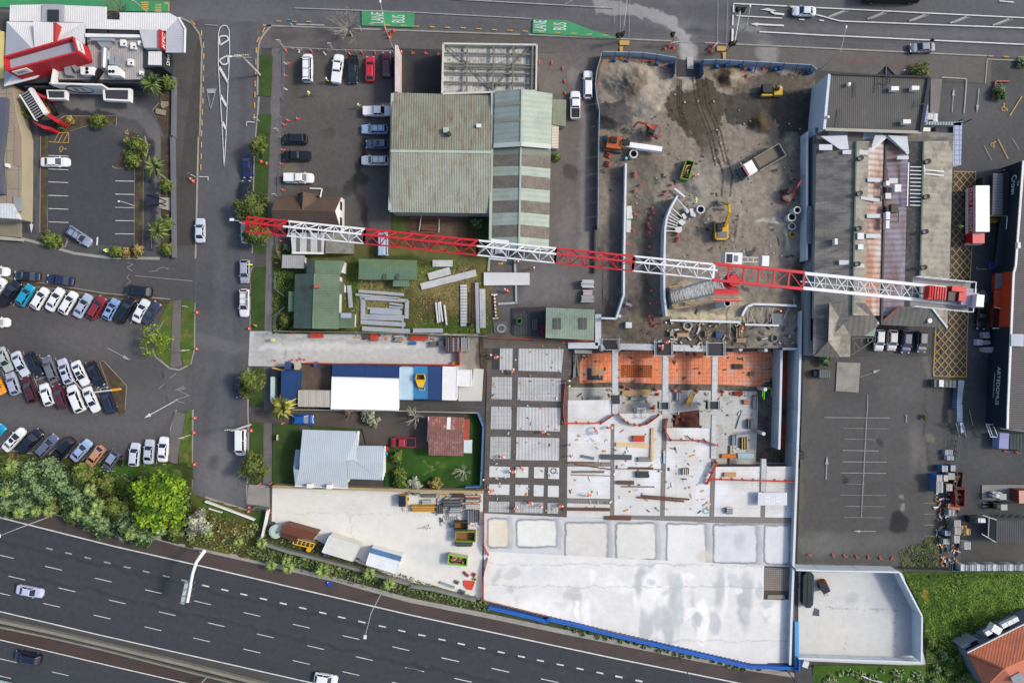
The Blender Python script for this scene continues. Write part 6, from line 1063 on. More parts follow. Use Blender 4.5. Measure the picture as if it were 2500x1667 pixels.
cars([('white car half out of frame beside the black pickup','hatch',Wt,0,2,-40,185,58,4.5,{}),('black pickup with tray between white car and turquoise hatchback','ute',(30,36,50),0,2,115,228,54,5.2,{}),('bright turquoise hatchback next to the black pickup','hatch',(24,160,196),0,2,287,252,58,4.2,{}),('white hatchback right beside the turquoise one','hatch',Wt,0,2,455,290,58,4.3,{}),('white sedan between two white cars, second right of the turquoise one','sedan',Wt,0,2,628,300,60,4.6,{}),('white hatchback left of the silver sedan','hatch',Wt,0,2,782,340,59,4.5,{}),('silver sedan left of the dark red hatchback','sedan',(178,186,208),0,2,948,375,60,4.7,{}),('dark red hatchback in the upper row','hatch',(146,40,52),0,2,1108,395,58,4.6,{}),('light blue car with sunroof right of the dark red hatchback','hatch',(140,170,214),0,2,1275,415,62,4.1,dict(extra=('sunroof',))),('black four-wheel drive left of the last white car','suv',(22,28,34),0,2,1437,425,60,4.9,{}),('white sedan nearest the grass, next to a dark blue car','sedan',Wt,0,2,1617,430,63,4.5,{}),('dark blue-grey coupe last in the upper row under the tree','coupe',(66,70,92),0,2,1735,455,56,4.6,{})],G1)
cars([('silver-green car at the left end of the double row','sedan',(176,186,182),0,2,45,990,-66,4.7,{}),('silver-white sedan second in the double row','sedan',(206,212,226),0,2,228,1040,-64,4.8,{}),('black hatchback left of the grey wagon in the double row','hatch',(28,36,48),0,2,388,1045,-62,4.7,{}),('mid grey wagon in the double row','wagon',(116,118,128),0,2,572,1092,112,4.7,{}),('silver hatchback with dark sunroof left of the white car','hatch',(196,200,220),0,2,748,1125,110,4.8,dict(extra=('sunroof',))),('white sedan with black sunroof in the double row','sedan',Wt,0,2,918,1148,-64,4.8,dict(extra=('sunroof',))),('black sedan at the island end of the double row','sedan',(22,28,40),0,2,1095,1162,-64,4.9,{})],G2)
cars([('orange car cut by the left edge','hatch',(240,160,30),0,2,-45,1260,-60,4.6,{}),('silver-grey hatchback at the left end of the lower double row','hatch',(170,176,196),0,2,145,1268,110,4.2,{}),('dark maroon wagon, the longer of two maroon cars','wagon',(84,32,48),0,2,337,1335,112,5.,{}),('small white hatchback between the two maroon cars','hatch',Wt,0,2,532,1392,110,4.2,{}),('dark maroon hatchback with red tail lights, the shorter maroon car','hatch',(92,34,50),0,2,688,1415,110,4.6,{}),('large white people mover right of the short maroon car','suv',Wt,0,2,870,1440,112,5.2,{}),('white sedan facing down beside the white people mover','sedan',Wt,0,2,1045,1450,-66,4.9,{}),('dark navy hatchback at the island end of the lower row','hatch',(36,42,70),0,2,1240,1465,110,4.9,{})],G3)
cars([('turquoise car corner at the left edge of the hedge row','hatch',(30,150,190),0,3,-60,285,45,4.4,{}),('white taxi with a round blue roof logo','sedan',Wt,0,3,155,345,47,5.1,dict(extra=('logo','sunroof'))),('black pickup with chrome trim beside the white taxi','ute',(26,32,48),0,3,348,362,45,5.3,dict(bed='lid')),('blue-grey wagon right of the black pickup','wagon',(104,112,136),0,3,535,410,47,4.9,{}),('black wagon with red tail lights facing the hedge','wagon',(22,26,44),0,3,725,452,230,4.9,{}),('pale blue sedan in the hedge row','sedan',(160,182,220),0,3,925,467,48,4.6,{}),('bronze-gold hatchback facing the hedge','hatch',(196,150,118),0,3,1085,537,232,4.4,{}),('small lilac-grey hatchback with black bonnet','hatch',(92,98,118),0,3,1270,582,235,3.9,dict(roof=(150,154,184))),('silver hatchback right of the motorcycle','hatch',(206,214,224),0,3,1540,515,85,4.3,{}),('silver-blue sedan between silver hatchback and white sedan','sedan',(190,200,214),0,3,1705,482,86,4.5,{}),('white sedan last of the hedge row by the footpath','sedan',Wt,0,3,1868,455,86,4.6,{})],G4)
cars([('white people carrier with roof rack at the top left of the yard','van',Wt,1,0,1178,780,90,5.1,dict(extra=('rack',))),('white pickup with tray box parked askew in the yard','ute',Wt,1,0,1520,790,83,5.3,dict(bed='lid')),('black pickup with a spare wheel in its open tray','ute',(28,36,46),1,0,1700,800,270,4.9,dict(extra=('drum',))),('bright red hatchback in the top row of the yard','hatch',(196,34,52),1,0,1895,790,89,4.6,{}),('dark maroon wagon parked against the pink wall','wagon',(96,28,52),1,0,2085,740,91,4.6,{}),('white double cab pickup with flat white lid, nose to the warehouse','ute',Wt,1,0,1975,1275,0,5.2,dict(bed='lid')),('pale blue wagon with roof racks nose out from the warehouse','wagon',(170,192,226),1,0,1945,1480,180,4.8,dict(extra=('rack',))),('steel blue hatchback with panoramic roof nose out from the warehouse','hatch',(84,108,138),1,1,1975,90,180,4.1,dict(extra=('sunroof',))),('white wagon with roof racks lowest beside the warehouse','wagon',Wt,1,1,1950,275,180,5.,dict(extra=('rack',))),('black four-wheel drive with red tail lights by the fence, upper one','suv',(24,28,40),1,1,1032,30,180,4.5,{}),('black pickup with lid by the fence','ute',(20,24,32),1,1,1052,225,180,5.1,dict(bed='lid')),('white pickup with canopy parked above the brown tiled house','ute',Wt,1,1,1080,480,0,5.3,dict(bed='canopy')),('silver-blue van under the jib beside the brown house yard','van',(170,184,206),1,1,2042,1235,90,4.4,{})],G5)
cars([('white sedan driving down the side street by the restaurant','sedan',(206,212,224),0,1,2293,1078,90,4.5,{}),('dark blue sedan parked beside the verge','sedan',(30,38,96),1,1,487,345,271,4.3,{}),('black hatchback partly under the second street tree','hatch',(30,32,40),1,1,475,640,91,4.3,{}),('white car mostly hidden under the crane tip','hatch',(206,214,214),1,1,468,1080,270,4.6,{}),('silver hatchback with its doors open by the kerb','hatch',(168,170,184),1,1,458,1545,270,4.3,{}),('white wagon with roof racks parked below the silver hatchback','wagon',Wt,1,2,452,340,270,5.1,dict(extra=('rack',))),('dark car almost hidden under the round tree','hatch',(40,46,66),1,2,405,1300,270,4.2,{}),('white van parked beside the power pole','van',Wt,1,3,410,375,270,4.8,{})],G6)
cars([('silver-lilac sedan heading right on the motorway','sedan',(196,200,224),0,4,337,517,-11,4.9,{}),('black four-wheel drive on the far carriageway of the motorway','suv',(26,32,60),0,4,315,1275,168,4.8,{}),('white hatchback at the bottom edge of the motorway','hatch',Wt,1,4,1385,1520,-9,4.3,{}),('pale car corner at the bottom left of the motorway','hatch',(190,214,214),0,4,0,1600,-12,4.4,{})],G7)
cars([('white sedan waiting at the turn arrow on the main road','sedan',(206,216,224),3,0,2178,130,178,4.2,{}),('grey-blue hatchback with a black mirror waiting at the kerb of the main road','sedan',(118,128,144),4,0,1185,545,182,4.5,{})],'cars on the main road')
cars([('blue hatchback on the driveway by the palm','hatch',(26,92,170),1,3,1125,110,0,3.9,{}),('red pickup with open bed in front of the red garage','ute',(170,50,66),1,3,2275,370,180,4.6,{})],None)
cars([('white wagon with ribbed roof under the old warehouse eave','wagon',(206,208,208),4,2,690,768,267,3.9,{}),('cream-white hatchback second from the left under the warehouse eave','hatch',(196,192,190),4,2,838,768,267,3.8,{}),('dark blue hatchback between the cream and charcoal cars','hatch',(50,56,96),4,2,1000,785,266,4.2,{}),('charcoal wagon rightmost under the warehouse eave','wagon',(82,90,96),4,2,1182,785,267,3.9,{}),('black sports car parked in front of the orange fascia','coupe',(18,20,24),4,2,1865,510,266,4.3,{}),('silver car nose showing below the glazed walkway','hatch',(170,174,176),4,0,1250,1350,0,3.6,{})],'cars behind the old warehouse')
cars([('white double cab pickup wagon beside the wavy hoarding','wagon',Wt,2,0,2045,970,90,5.1,{}),('white flatbed pickup with long dark tray','ute',Wt,2,0,1898,1205,90,5.1,{})],'vehicles on the site lane')
p=T(3,1412,590);rt=Tg('motorcycle','black motorcycle between the small grey hatchback and silver hatchback','motorcycle',(p.x,p.y,.06),R(84));Pt('frame',mbr((-.6,0,.6),(.6,0,.65),.22,.35,blk).bar((.55,-.35,.95),(.55,.35,.95),.06,.06,St),rt);Pt('seat',mbx((-.35,0,.85),(.7,.26,.12),plast),rt)
for xx in(-.7,.72):wheel(rt,(xx,0,.32),.32,.12)
p=T(41,1868,830,3.6);rt=Tg('freight_truck','red and white box truck lettered DAILY FREIGHT parked on the yellow hatching','truck',(p.x-.0,p.y,.085),R(-90));whb=Fl('truck_white',(238,239,240),rg=.4);rdk=Fl('truck_red',(206,34,46),rg=.4)
Pt('cargo_box',mbx((0,0,2.25),(8.2,2.45,2.8),whb),rt);mb=mbx((0,-1.24,2.35),(8.2,.03,1.25),rdk).box((0,-1.24,3.25),(8.2,.02,.25),Fl('grey_stripe',(170,176,186)));Pt('red_band',mb,rt)
Wt_('DAILY FREIGHT',(0,-1.27,2.35),(1,0,0),(0,0,1),1.15,whb,rt,'side_lettering',.01,1.)
Pt('cab',mbx((5.1,0,1.5),(1.9,2.3,2.2),rdk,top=.92).box((5.95,0,1.1),(.3,2.3,1.2),whb),rt);Pt('windscreen',mbx((6.,0,2.),(.12,1.9,.7),cg),rt)
for xx in(4.9,-2.,-3.2):
 for k in(-1,1):wheel(rt,(xx,k*1.15,.45),.5,.3)
p=T(31,1690,290,1.6);rt=Tg('tipper_truck','white tipper truck with empty grey tray in the dirt yard','truck',(p.x,p.y,.1),R(210));p0=None
tg=Fl('tray_grey',(150,148,138));tb=mbx((-1.3,0,1.3),(5.4,2.5,.12),M('dusty_tray',(128,122,108),vr=.2))
for k in(-1,1):tb.bar((-4.,k*1.22,1.75),(1.4,k*1.22,1.75),.12,1.,tg)
tb.bar((-4.,-1.25,1.75),(-4.,1.25,1.75),.12,1.,tg).bar((1.4,-1.25,1.9),(1.4,1.25,1.9),.12,1.3,tg);Pt('tray',tb,rt)
Pt('cab',mbx((3.,0,1.7),(2.,2.4,2.4),whb,top=.95),rt);Pt('cab_stripe',mbx((3.85,0,2.93),(.25,2.1,.05),Fl('orange_stripe_paint',(206,96,54))),rt);Pt('air_deflector',mbx((1.85,0,2.6),(.8,2.3,.4),blk),rt);Pt('windscreen',mbx((4.02,0,2.1),(.1,2.,.9),cg),rt);Pt('bullbar',mbx((4.35,0,.9),(.4,2.5,1.),Fl('chrome',(130,134,138),metal=.6,rg=.3)),rt);Pt('mirror',mbx((3.9,1.5,2.2),(.2,.4,.8),St).box((3.9,-1.5,2.2),(.2,.4,.8),St),rt)
for xx in(3.,-1.6,-2.8):
 for k in(-1,1):wheel(rt,(xx,k*1.1,.45),.5,.3)
def Ex(lb_,x,y,ang,body_rgb,s,path,bucket_open=True,cab_rgb=(46,54,60),tr_ang=None,hz=.12):
 p=P(x,y,1.);m_=Fl('machine_paint_%d'%body_rgb[0],body_rgb,rg=.45);rt=Tg('excavator',lb_,'excavator',(p.x,p.y,hz),R(ang));ta=R((tr_ang if tr_ang is not None else ang)-ang)
 for k in(-1,1):c_,s2=cos(ta),sin(ta);Pt('track',mbx((-s2*k*1.05*s,c_*k*1.05*s,.4*s),(3.4*s,.55*s,.8*s),Fl('track_steel',(92,90,86)),rz=ta),rt)
 Pt('house',MB().prism([(1.1*s,-1.2*s),(1.1*s,1.2*s),(-1.4*s,1.2*s),(-1.8*s,.8*s),(-1.8*s,-.8*s),(-1.4*s,-1.2*s)],.85*s,1.7*s,m_),rt);Pt('engine_cover',mbx((-.9*s,0,1.78*s),(1.1*s,1.7*s,.12*s),Fl('vent_grey',(120,124,126))),rt)
 Pt('cab',mbx((.35*s,.65*s,1.9*s),(1.5*s,.95*s,1.7*s),Fl('cab_shell',cab_rgb),top=.92),rt);Pt('cab_window',mbx((.9*s,.65*s,2.2*s),(.5*s,.8*s,.9*s),cg),rt)
 pts=[vec(a*s,b*s,c_*s)for a,b,c_ in path];Pt('boom',mbr(pts[0],pts[1],.42*s,.5*s,m_).bar(pts[1],pts[2],.4*s,.45*s,m_),rt);Pt('stick',mbr(pts[2],pts[3],.32*s,.36*s,m_),rt);e_=pts[3]
 Pt('bucket',MB().prism([(e_.x-.4*s,e_.y-.6*s),(e_.x+.5*s,e_.y-.55*s),(e_.x+.5*s,e_.y+.55*s),(e_.x-.4*s,e_.y+.6*s)],.1,.9*s,Fl('bucket_grey',(138,140,138))),rt);Pt('ram',mbr(pts[0]+vec(.2,.1,.3),pts[1]+vec(0,0,-.3),.12*s,.12*s,St),rt);return rt
Ex('yellow excavator with raised boom in the middle of the dirt yard',*q1(31,1215,1080),90,(214,168,40),1.,[(.6,-.5,1.8),(2.6,-.75,3.6),(4.2,-.9,2.9),(5.1,-.1,1.2)],hz=.2)
Ex('small red excavator beside the east wall of the dirt yard',*q1(31,1995,670),62,(152,60,50),.72,[(.6,-.3,1.8),(2.,-.5,3.),(4.,-.6,3.2),(4.,.9,1.)],cab_rgb=(120,136,140),tr_ang=0,hz=.15)
Ex('small red excavator on the dark spoil heap',*q1(30,430,1520),160,(162,70,52),.75,[(.6,-.3,1.8),(2.2,-.4,3.),(4.2,-.3,2.8),(4.7,.6,1.2)],cab_rgb=(40,56,68),tr_ang=90,hz=.9)
p=T(30,1810,1040,1);rt=Tg('road_roller','yellow and black road roller with its driver seat open','roller',(p.x,p.y,.15),R(0));ye=Fl('machine_yellow',(206,174,48),rg=.5)
for xx in(-1.3,1.1):Pt('drum',MB().tube([(xx,-.95,.6),(xx,.95,.6)],.6,Fl('drum_steel',(134,130,122)),18),rt)
Pt('engine_body',mbx((-1.1,.15,1.2),(1.9,1.7,.9),blk,top=.9).box((-1.1,-.9,.9),(1.9,.3,.6),ye),rt);Pt('rear_body',mbx((.95,-.2,1.),(1.7,1.6,.6),ye,top=.9),rt);Pt('seat',mbx((.6,.1,1.45),(.6,.6,.4),plast),rt)
p=T(31,40,90,1);rt=Tg('piling_rig','orange piling rig carrying a white mast at the west edge of the dirt yard','rig',(p.x,p.y,.2),R(-8));Pt('rig_body',mbx((-.8,0,1.1),(2.6,2.2,1.2),Fl('rig_orange',(186,104,56))).box((-1.,.3,1.9),(1.2,1.,.6),blk),rt)
Pt('track',mbx((-.8,1.2,.4),(3.4,.5,.8),MATS['track_steel']),rt);Pt('track',mbx((-.8,-1.2,.4),(3.4,.5,.8),MATS['track_steel']),rt);Pt('mast',mbx((4.6,-.1,1.6),(6.6,.9,.5),whb).box((5.4,-.5,1.3),(4.4,.4,.3),capm),rt);Pt('drill_head',mbx((1.3,.1,1.9),(1.3,1.,.7),blk),rt)
for(x,y,lb_)in((2055,985,'white counterbalance forklift beside the red container'),(2065,1105,'dark forklift with a grey roof below the white one')):
 p=T(43,x,y,1.5);rt=Tg('forklift',lb_,'forklift',(p.x,p.y,.1),R(180));Pt('body',mbx((0,0,.7),(1.9,1.15,.9),Tm if 'white counter' in lb_ else blk,top=.92),rt);Pt('overhead_guard',mbx((-.3,0,2.15),(1.15,1.05,.08),Fl('guard_grey',(170,176,172))).bar((-.8,-.45,1.1),(-.8,-.45,2.1),.08,.08,blk).bar((-.8,.45,1.1),(-.8,.45,2.1),.08,.08,blk).bar((.25,.45,1.1),(.25,.45,2.1),.08,.08,blk).bar((.25,-.45,1.1),(.25,-.45,2.1),.08,.08,blk),rt);Pt('mast',mbr((1.05,-.35,.2),(1.05,-.35,2.),.12,.12,blk).bar((1.05,.35,.2),(1.05,.35,2.),.12,.12,blk),rt);Pt('fork',mbr((1.1,-.3,.15),(2.1,-.3,.15),.12,.05,St).bar((1.1,.3,.15),(2.1,.3,.15),.12,.05,St),rt)
 for xx in(.55,-.6):
  for k in(-1,1):wheel(rt,(xx,k*.5,.28),.3,.2)
p=T(43,1790,1260,1.5);rt=Tg('forklift','dark green forklift with white roof beside the pallets','forklift',(p.x,p.y,.1),R(180));Pt('body',mbx((0,0,.7),(1.9,1.2,.9),Fl('dark_green_machine',(34,58,50)),top=.9),rt);Pt('overhead_guard',mbx((-.6,-.1,2.2),(1.3,.8,.1),Tm),rt)
for xx in(.55,-.6):
 for k in(-1,1):wheel(rt,(xx,k*.5,.28),.3,.2)
p=P(2180,-14,1.5);rt=Tg('passing_truck','dark truck just cut off by the top edge of the frame','truck',(p.x,p.y,.085));Pt('body',mbx((0,0,1.6),(10,2.4,2.6),Fl('truck_dark',(46,48,52)),top=.95),rt)
for xx in(-3.5,3.5):wheel(rt,(xx,-1.15,.5),.5,.3)
#  VEGETATION
rs_=np.random.RandomState(11)
def Lm(n,rgb,k=1.5):return M(n,rgb,vr=.22,sc_=(.8,6),rg=.75,spec=.25,raw=A(rgb,k))
def lv(centres,radii,n,size,mats,flatz=.6,squash=.75,shell=.5):
 """quads scattered through overlapping lobes; light and dark leaf clumps"""
 centres=np.array(centres,float);radii=np.array(radii,float);wts=radii**2/(radii**2).sum();k=rs_.choice(len(radii),n,p=wts)
 d=rs_.normal(size=(n,3));d/=np.linalg.norm(d,axis=1)[:,None];d[:,2]=np.where(d[:,2]<-.35,-d[:,2],d[:,2]);rr=rs_.uniform(0,1,n)**shell
 ns=.82+.36*np.sin(d[:,0]*7+k*1.7)*np.sin(d[:,1]*6+k);c=centres[k]+d*(radii[k]*rr*ns)[:,None]*np.array([1,1,squash])
 nrm=d*.8+rs_.normal(size=(n,3))*.5+np.array([0,0,flatz]);nrm/=np.linalg.norm(nrm,axis=1)[:,None]
 a=np.cross(nrm,rs_.normal(size=(n,3)));a/=np.linalg.norm(a,axis=1)[:,None];b=np.cross(nrm,a);s=size*rs_.uniform(.5,1.25,n)[:,None]
 v=np.stack([c-a*s-b*s*.55,c+a*s*.2-b*s*.75,c+a*s+b*s*.4,c-a*s*.1+b*s*.8],1).reshape(-1,3)
 me=bpy.data.meshes.new('crown');me.from_pydata(v.tolist(),[],np.arange(4*n).reshape(-1,4).tolist())
 for m_ in mats:me.materials.append(m_)
 cl=(fbm(c[:,0]*10+500,c[:,1]*10+500,9,3,3)+rs_.uniform(-.16,.16,n));me.polygons.foreach_set('material_index',np.clip(((cl-.3)/.4*len(mats)),0,len(mats)-1).astype(int));me.update();return me
bark=M('bark',(116,104,92),vr=.25,sc_=(2,9));grb=M('grey_bark',(158,152,140),vr=.15,sc_=(2,9))
def limbs(mb,h,r,n=6,rad=.16,m=bark):
 mb.tube([(0,0,0),(.1,.05,h*.5),(0,0,h)],[rad,rad*.8,rad*.6],m,7)
 for i in Rn(n):
  a=i*2*pi/n+.4;L=r*Ru(.6,.85);mb.tube([(0,0,h*.75),(cos(a)*L*.5,sin(a)*L*.5,h*1.1),(cos(a)*L,sin(a)*L,h*1.3)],[rad*.55,rad*.35,rad*.15],m,5)
def tree(name,Lb,cat,x,y,rpx,h,mats,n=2600,size=.22,lobes=9,ry=1.,gp_=None,sparse=False,trunk=True,ang=0):
 r=rpx*S*(H-h*.7)/H;p=P(x,y,h*.7);rt=Tg(name,Lb,cat,(p.x,p.y,.0),R(ang),gp_);cs=[(0,0,h*.62)];rd=[r*(.62 if not sparse else .4)]
 for i in Rn(lobes):
  a=i*2*pi/lobes+Ru(-.3,.3);L=r*Ru(.4,.72);cs.append((cos(a)*L,sin(a)*L*ry,h*Ru(.45,.74)));rd.append(r*Ru(.22,.4))
 for i in Rn(lobes//2):a=Ru(0,6.28);L=r*Ru(.1,.4);cs.append((cos(a)*L,sin(a)*L*ry,h*Ru(.75,.85)));rd.append(r*Ru(.25,.34))
 Pt('crown',lv(cs,rd,n,size,mats,squash=.8,shell=.45 if not sparse else .9),rt)
 if trunk:mb=MB();limbs(mb,h*.5,r,7,max(.1,r*.05));Pt('trunk',mb,rt)
 return rt
gA_=[Lm('leaf_dark',(58,72,34)),Lm('leaf_mid',(84,98,42)),Lm('leaf_light',(108,118,56))];gB_=[Lm('native_leaf_dark',(42,62,34)),Lm('native_leaf_mid',(78,104,58)),Lm('native_leaf_pale',(128,150,106))];gC_=[Lm('lime_leaf_dark',(66,96,14)),Lm('lime_leaf',(98,130,22)),Lm('lime_leaf_bright',(134,160,42))];gD_=[Lm('bush_dark',(60,76,34)),Lm('bush_mid',(86,106,44)),Lm('bush_yellow',(118,130,60))];gE_=[Lm('grey_leaf_dark',(100,104,84)),Lm('grey_leaf',(142,146,124)),Lm('grey_leaf_pale',(176,180,158))];gF_=[Lm('bronze_dark',(84,78,40)),Lm('bronze_mid',(134,118,62)),Lm('bronze_pale',(168,150,92))]  # dark to pale leaf colours per plant, spread in clumps by noise
st_g='round street trees along the verge'
for lb_,c,r,x,y,rp,ry in(('oval olive street tree above the dark blue sedan',1,1,600,110,25,1.25),('wide olive street tree over the black hatchback, just above the crane tip',1,1,530,830,43,.85),('low olive street tree beneath the red crane tip',1,1,560,1120,32,.7),('dense round street tree beside the concrete driveway',1,2,508,1260,35,1.1),('rounded street tree at the dead end of the side street',1,3,555,660,33,1.15)):
 tree('street_tree',lb_,'tree',*q1(c*10+r,x,y),rp*1.25,5.,gA_,5600,.17,10,ry,st_g)
tree('lime_green_tree','big bright lime green tree at the corner by the motorway','tree',*q1(3,1830,1040),88,8.5,gC_,12000,.26,15)
G_='shrub trees on the bank between car park and motorway';nb=[(90,700,50,gD_,'olive shrub at the far left of the bank'),(330,760,62,gB_,'pale-tipped grey green tree near the left end of the bank'),(560,720,60,gB_,'tall silvery green tree in the upper middle of the bank'),(180,900,56,gB_,'dark green tree at the left centre of the bank'),(440,950,64,gB_,'broad grey green tree in the centre of the bank'),(700,880,58,gB_,'silvery tree right of the broad centre tree'),(930,760,50,gD_,'yellowish green shrub below the lilac-grey hatchback'),(880,1040,62,gB_,'dense pale green tree in the right centre of the bank'),(80,1100,46,gB_,'green tree at the lower left of the bank'),(300,1120,50,gB_,'low green tree on the motorway side of the bank'),(560,1100,40,gD_,'olive shrub on the motorway side of the bank'),(1020,1260,48,gB_,'green tree at the lower right of the bank'),(1300,1150,46,gD_,'dark shrub between the bank trees and the lime tree'),(1420,1330,52,gB_,'grey green tree below the lime tree'),(1180,1360,40,gB_,'small tree overhanging the motorway kerb'),(1640,1470,42,gB_,'small green tree right below the lime tree'),(2250,1310,46,gE_,'silvery grey tree right of the lime tree'),(2000,1400,34,gD_,'dark shrub between lime tree and silvery tree'),(1200,860,30,gD_,'olive shrub by the dry grass gap'),(820,1200,40,gD_,'yellow green shrub above the motorway kerb')]
for x,y,rp,ms,lb_ in nb:tree('bank_tree',lb_,'tree',*q1(3,x,y),rp*.82,4.5 if rp>45 else 3.2,ms,3600 if rp>45 else 2200,.19,10,1,G_)
tree('sparse_tree','open yellow green tree with bare branches at the tip of the grass wedge','tree',*q1(2,1760,760),56,6.,[Lm('spring_leaf_a',(78,98,24)),Lm('spring_leaf_b',(110,132,30)),Lm('spring_leaf_c',(134,158,44))],900,.16,13,.95,None,True)
def bare(Lb,x,y,rpx,h,n=24,m=grb,gp_=None,up=.8):
 r=rpx*S;p=P(x,y,h*.8);rt=Tg('bare_tree',Lb,'tree',(p.x,p.y,0),0,gp_);mb=MB();mb.tube([(0,0,0),(0,0,h*.35)],[.2,.15],m,7);rn=random.Random(int(x))
 def br(p0,d,L,rad,lv):
  p1=p0+d*L;mid=(p0+p1)/2+V3((rn.uniform(-1,1),rn.uniform(-1,1),rn.uniform(-.3,.5)))*L*.08;mb.tube([p0,mid,p1],[rad,rad*.8,rad*.55],m,4,caps=False)
  if lv>0:
   for _ in Rn(3 if lv>1 else 4):
    nd_=(d+V3((rn.uniform(-1,1),rn.uniform(-1,1),rn.uniform(-.3,.6)))*.62).normalized();br(p0.lerp(p1,rn.uniform(.45,1)),nd_,L*rn.uniform(.5,.75),rad*.55,lv-1)
 for i in Rn(n):
  a=i*6.283/n+rn.uniform(-.2,.2);d=V3((cos(a),sin(a),rn.uniform(up*.4,up*1.6))).normalized();br(vec(0,0,h*.33),d,r*rn.uniform(.4,.6),.09,2)
 Pt('branches',mb,rt);return rt
bare('large leafless tree on the main road footpath',*q1(10,1595,240),56,7,16);bare('leafless tree behind the restaurant canopy',*q1(0,1280,60),44,6,12,Fl('brown_twig',(140,128,104)));bare('leafless tree on the lawn by the red garage',*q1(23,605,720),30,3,8,Fl('pale_twig',(176,172,156)));bare('leafless shrub tree left of the red garage',*q1(23,60,80),34,4,8,MATS['pale_twig']);bare('purplish leafless shrub beside the back driveway',*q1(13,1650,40),26,3,9,Fl('mauve_twig',(140,122,112)));bare('thin leafless sapling above the street tree',*q1(11,440,790),16,5,6,MATS['pale_twig'])
def spiky(name,Lb,cat,x,y,rpx,h,ms,n=70,stem=1.,gp_=None,wd=.09,droop=.5):
 r=rpx*S;p=P(x,y,h);rt=Tg(name,Lb,cat,(p.x,p.y,.1),0,gp_);mb=MB();rn=random.Random(int(x*7+y))
 for i in Rn(n):
  a=rn.uniform(0,6.283);e_=rn.uniform(-.1,1.2);L=r*rn.uniform(.65,1.1);ca,sa=cos(a),sin(a);z0=stem
  p0=vec(0,0,z0);p1=V3((ca*L*.55*cos(e_*.7),sa*L*.55*cos(e_*.7),z0+L*.5*sin(e_)+.15));p2=V3((ca*L*cos(e_*.8),sa*L*cos(e_*.8),z0+L*.8*sin(e_)-droop*L*.4));s_=vec(-sa,ca,0)*wd;m_=ms[rn.randrange(len(ms))]
  mb.add([p0-s_*.5,p0+s_*.5,p1+s_,p1-s_,p2],[(0,1,2,3),(3,2,4)],m_)
 Pt('fronds',mb,rt)
 if stem>.4:Pt('stem',MB().tube([(0,0,-.1),(0,0,stem)],[.14,.1],bark,7),rt)
 return rt
cab=[Lm('cabbage_a',(96,118,58)),Lm('cabbage_b',(134,154,84)),Lm('cabbage_c',(164,178,108))];flx=[Lm('flax_a',(58,76,40)),Lm('flax_b',(92,112,58)),Lm('flax_c',(138,152,98))]
cg_='cabbage trees along the motorway bank'
for lb_,c,r,x,y,rp in(('leftmost cabbage tree standing out over the shoulder',1,4,750,235,14),('cabbage tree just right of the leftmost pair gap, leaning to the road',1,4,945,260,16),('small cabbage tree tucked behind the second one',1,4,920,180,13),('broad cabbage tree below the white ribbed container',1,4,1340,290,21),('reddish cabbage tree below the gap between containers',1,4,1880,320,17),('round cabbage tree nearest the street lamp foot',1,4,2105,445,16),('cabbage tree by the white gate fence',1,3,640,1540,15),('cabbage tree left of the water tank',1,3,370,1520,13),('cabbage tree at the upper left of the bank',0,3,120,650,17),('cabbage tree at the centre right of the bank',0,3,1110,1085,17),('cabbage tree just below the centre right one',0,3,1080,1180,15),('cabbage tree over the yellow green shrub',0,3,860,1190,16),('cabbage tree at the motorway edge below the middle',0,3,540,1170,15),('cabbage tree at the motorway edge on the left',0,3,400,1175,14),('cabbage tree at the left end of the motorway kerb',0,3,200,1190,15),('cabbage tree at the far left edge of the bank',0,3,40,950,15),('cabbage tree under the lime tree on the right',0,3,1830,1390,14),('cabbage tree in the middle of the bank',0,3,1020,920,16),('cabbage tree on the slope beside the kerb bend',0,3,1480,1430,14),('cabbage tree by the start of the grey retaining wall',1,3,20,1430,12)):
 spiky('cabbage_tree',lb_,'cabbage tree',*q1(c*10+r,x,y),rp*1.1,2.6 if c else 5.2,cab,150,1.8 if c else 4.6,cg_,.07)
spiky('palm_tree','yellowish palm tree beside the blue container','palm',*q1(13,870,-20),36,4.5,[Lm('palm_a',(124,126,54)),Lm('palm_b',(166,158,80)),Lm('palm_c',(84,90,38))],70,3.5,None,.22,.9)
for lb_,c,r,x,y,rp in(('palm between the restaurant drive lane bend and its car bays',0,1,1760,350,36),('palm near the exit of the restaurant drive lane',0,1,1790,1080,33),('palm behind the dark restaurant wall',0,0,1720,950,36)):spiky('palm_tree',lb_,'palm',*q1(c*10+r,x,y),rp,3.6,[Lm('rpalm_a',(52,72,36)),Lm('rpalm_b',(84,104,50)),Lm('rpalm_c',(122,130,72))],60,3.,'palms round the restaurant',.14,.8)
fg='flax bushes on the motorway bank';k_=0;rnf=random.Random(3)
for i in Rn(54):
 t=i/53;x=615+t*570+rnf.uniform(-4,4);y=np.interp(x,[600,800,1000,1185],[1345,1385,1440,1480])+rnf.uniform(-10,8);spiky('flax_bush','dark green flax bush on the motorway bank below the site yard','flax',x,y,rnf.uniform(11,17),.8,flx,46,.1,fg,.07,.6)
for i in Rn(26):
 t=i/25;x=1385+t*470;y=np.interp(x,[1380,1500,1700,1850],[1535,1560,1604,1636])+rnf.uniform(-4,6);spiky('flax_bush','short flax bush below the blue netting screen','flax',x,y,rnf.uniform(7,11),.6,flx,34,.1,'flax bushes below the blue netting',.06,.6)
for i in Rn(26):
 x=rnf.uniform(450,650);y=np.interp(x,[440,650],[1285,1330])+rnf.uniform(-40,30);spiky('flax_bush','olive and tan tussock bush below the white rail','tussock',x,y,rnf.uniform(9,15),.8,flx+[Lm('tussock_tan',(168,150,96))],40,.1,'tussock bushes below the white rail',.07,.6)
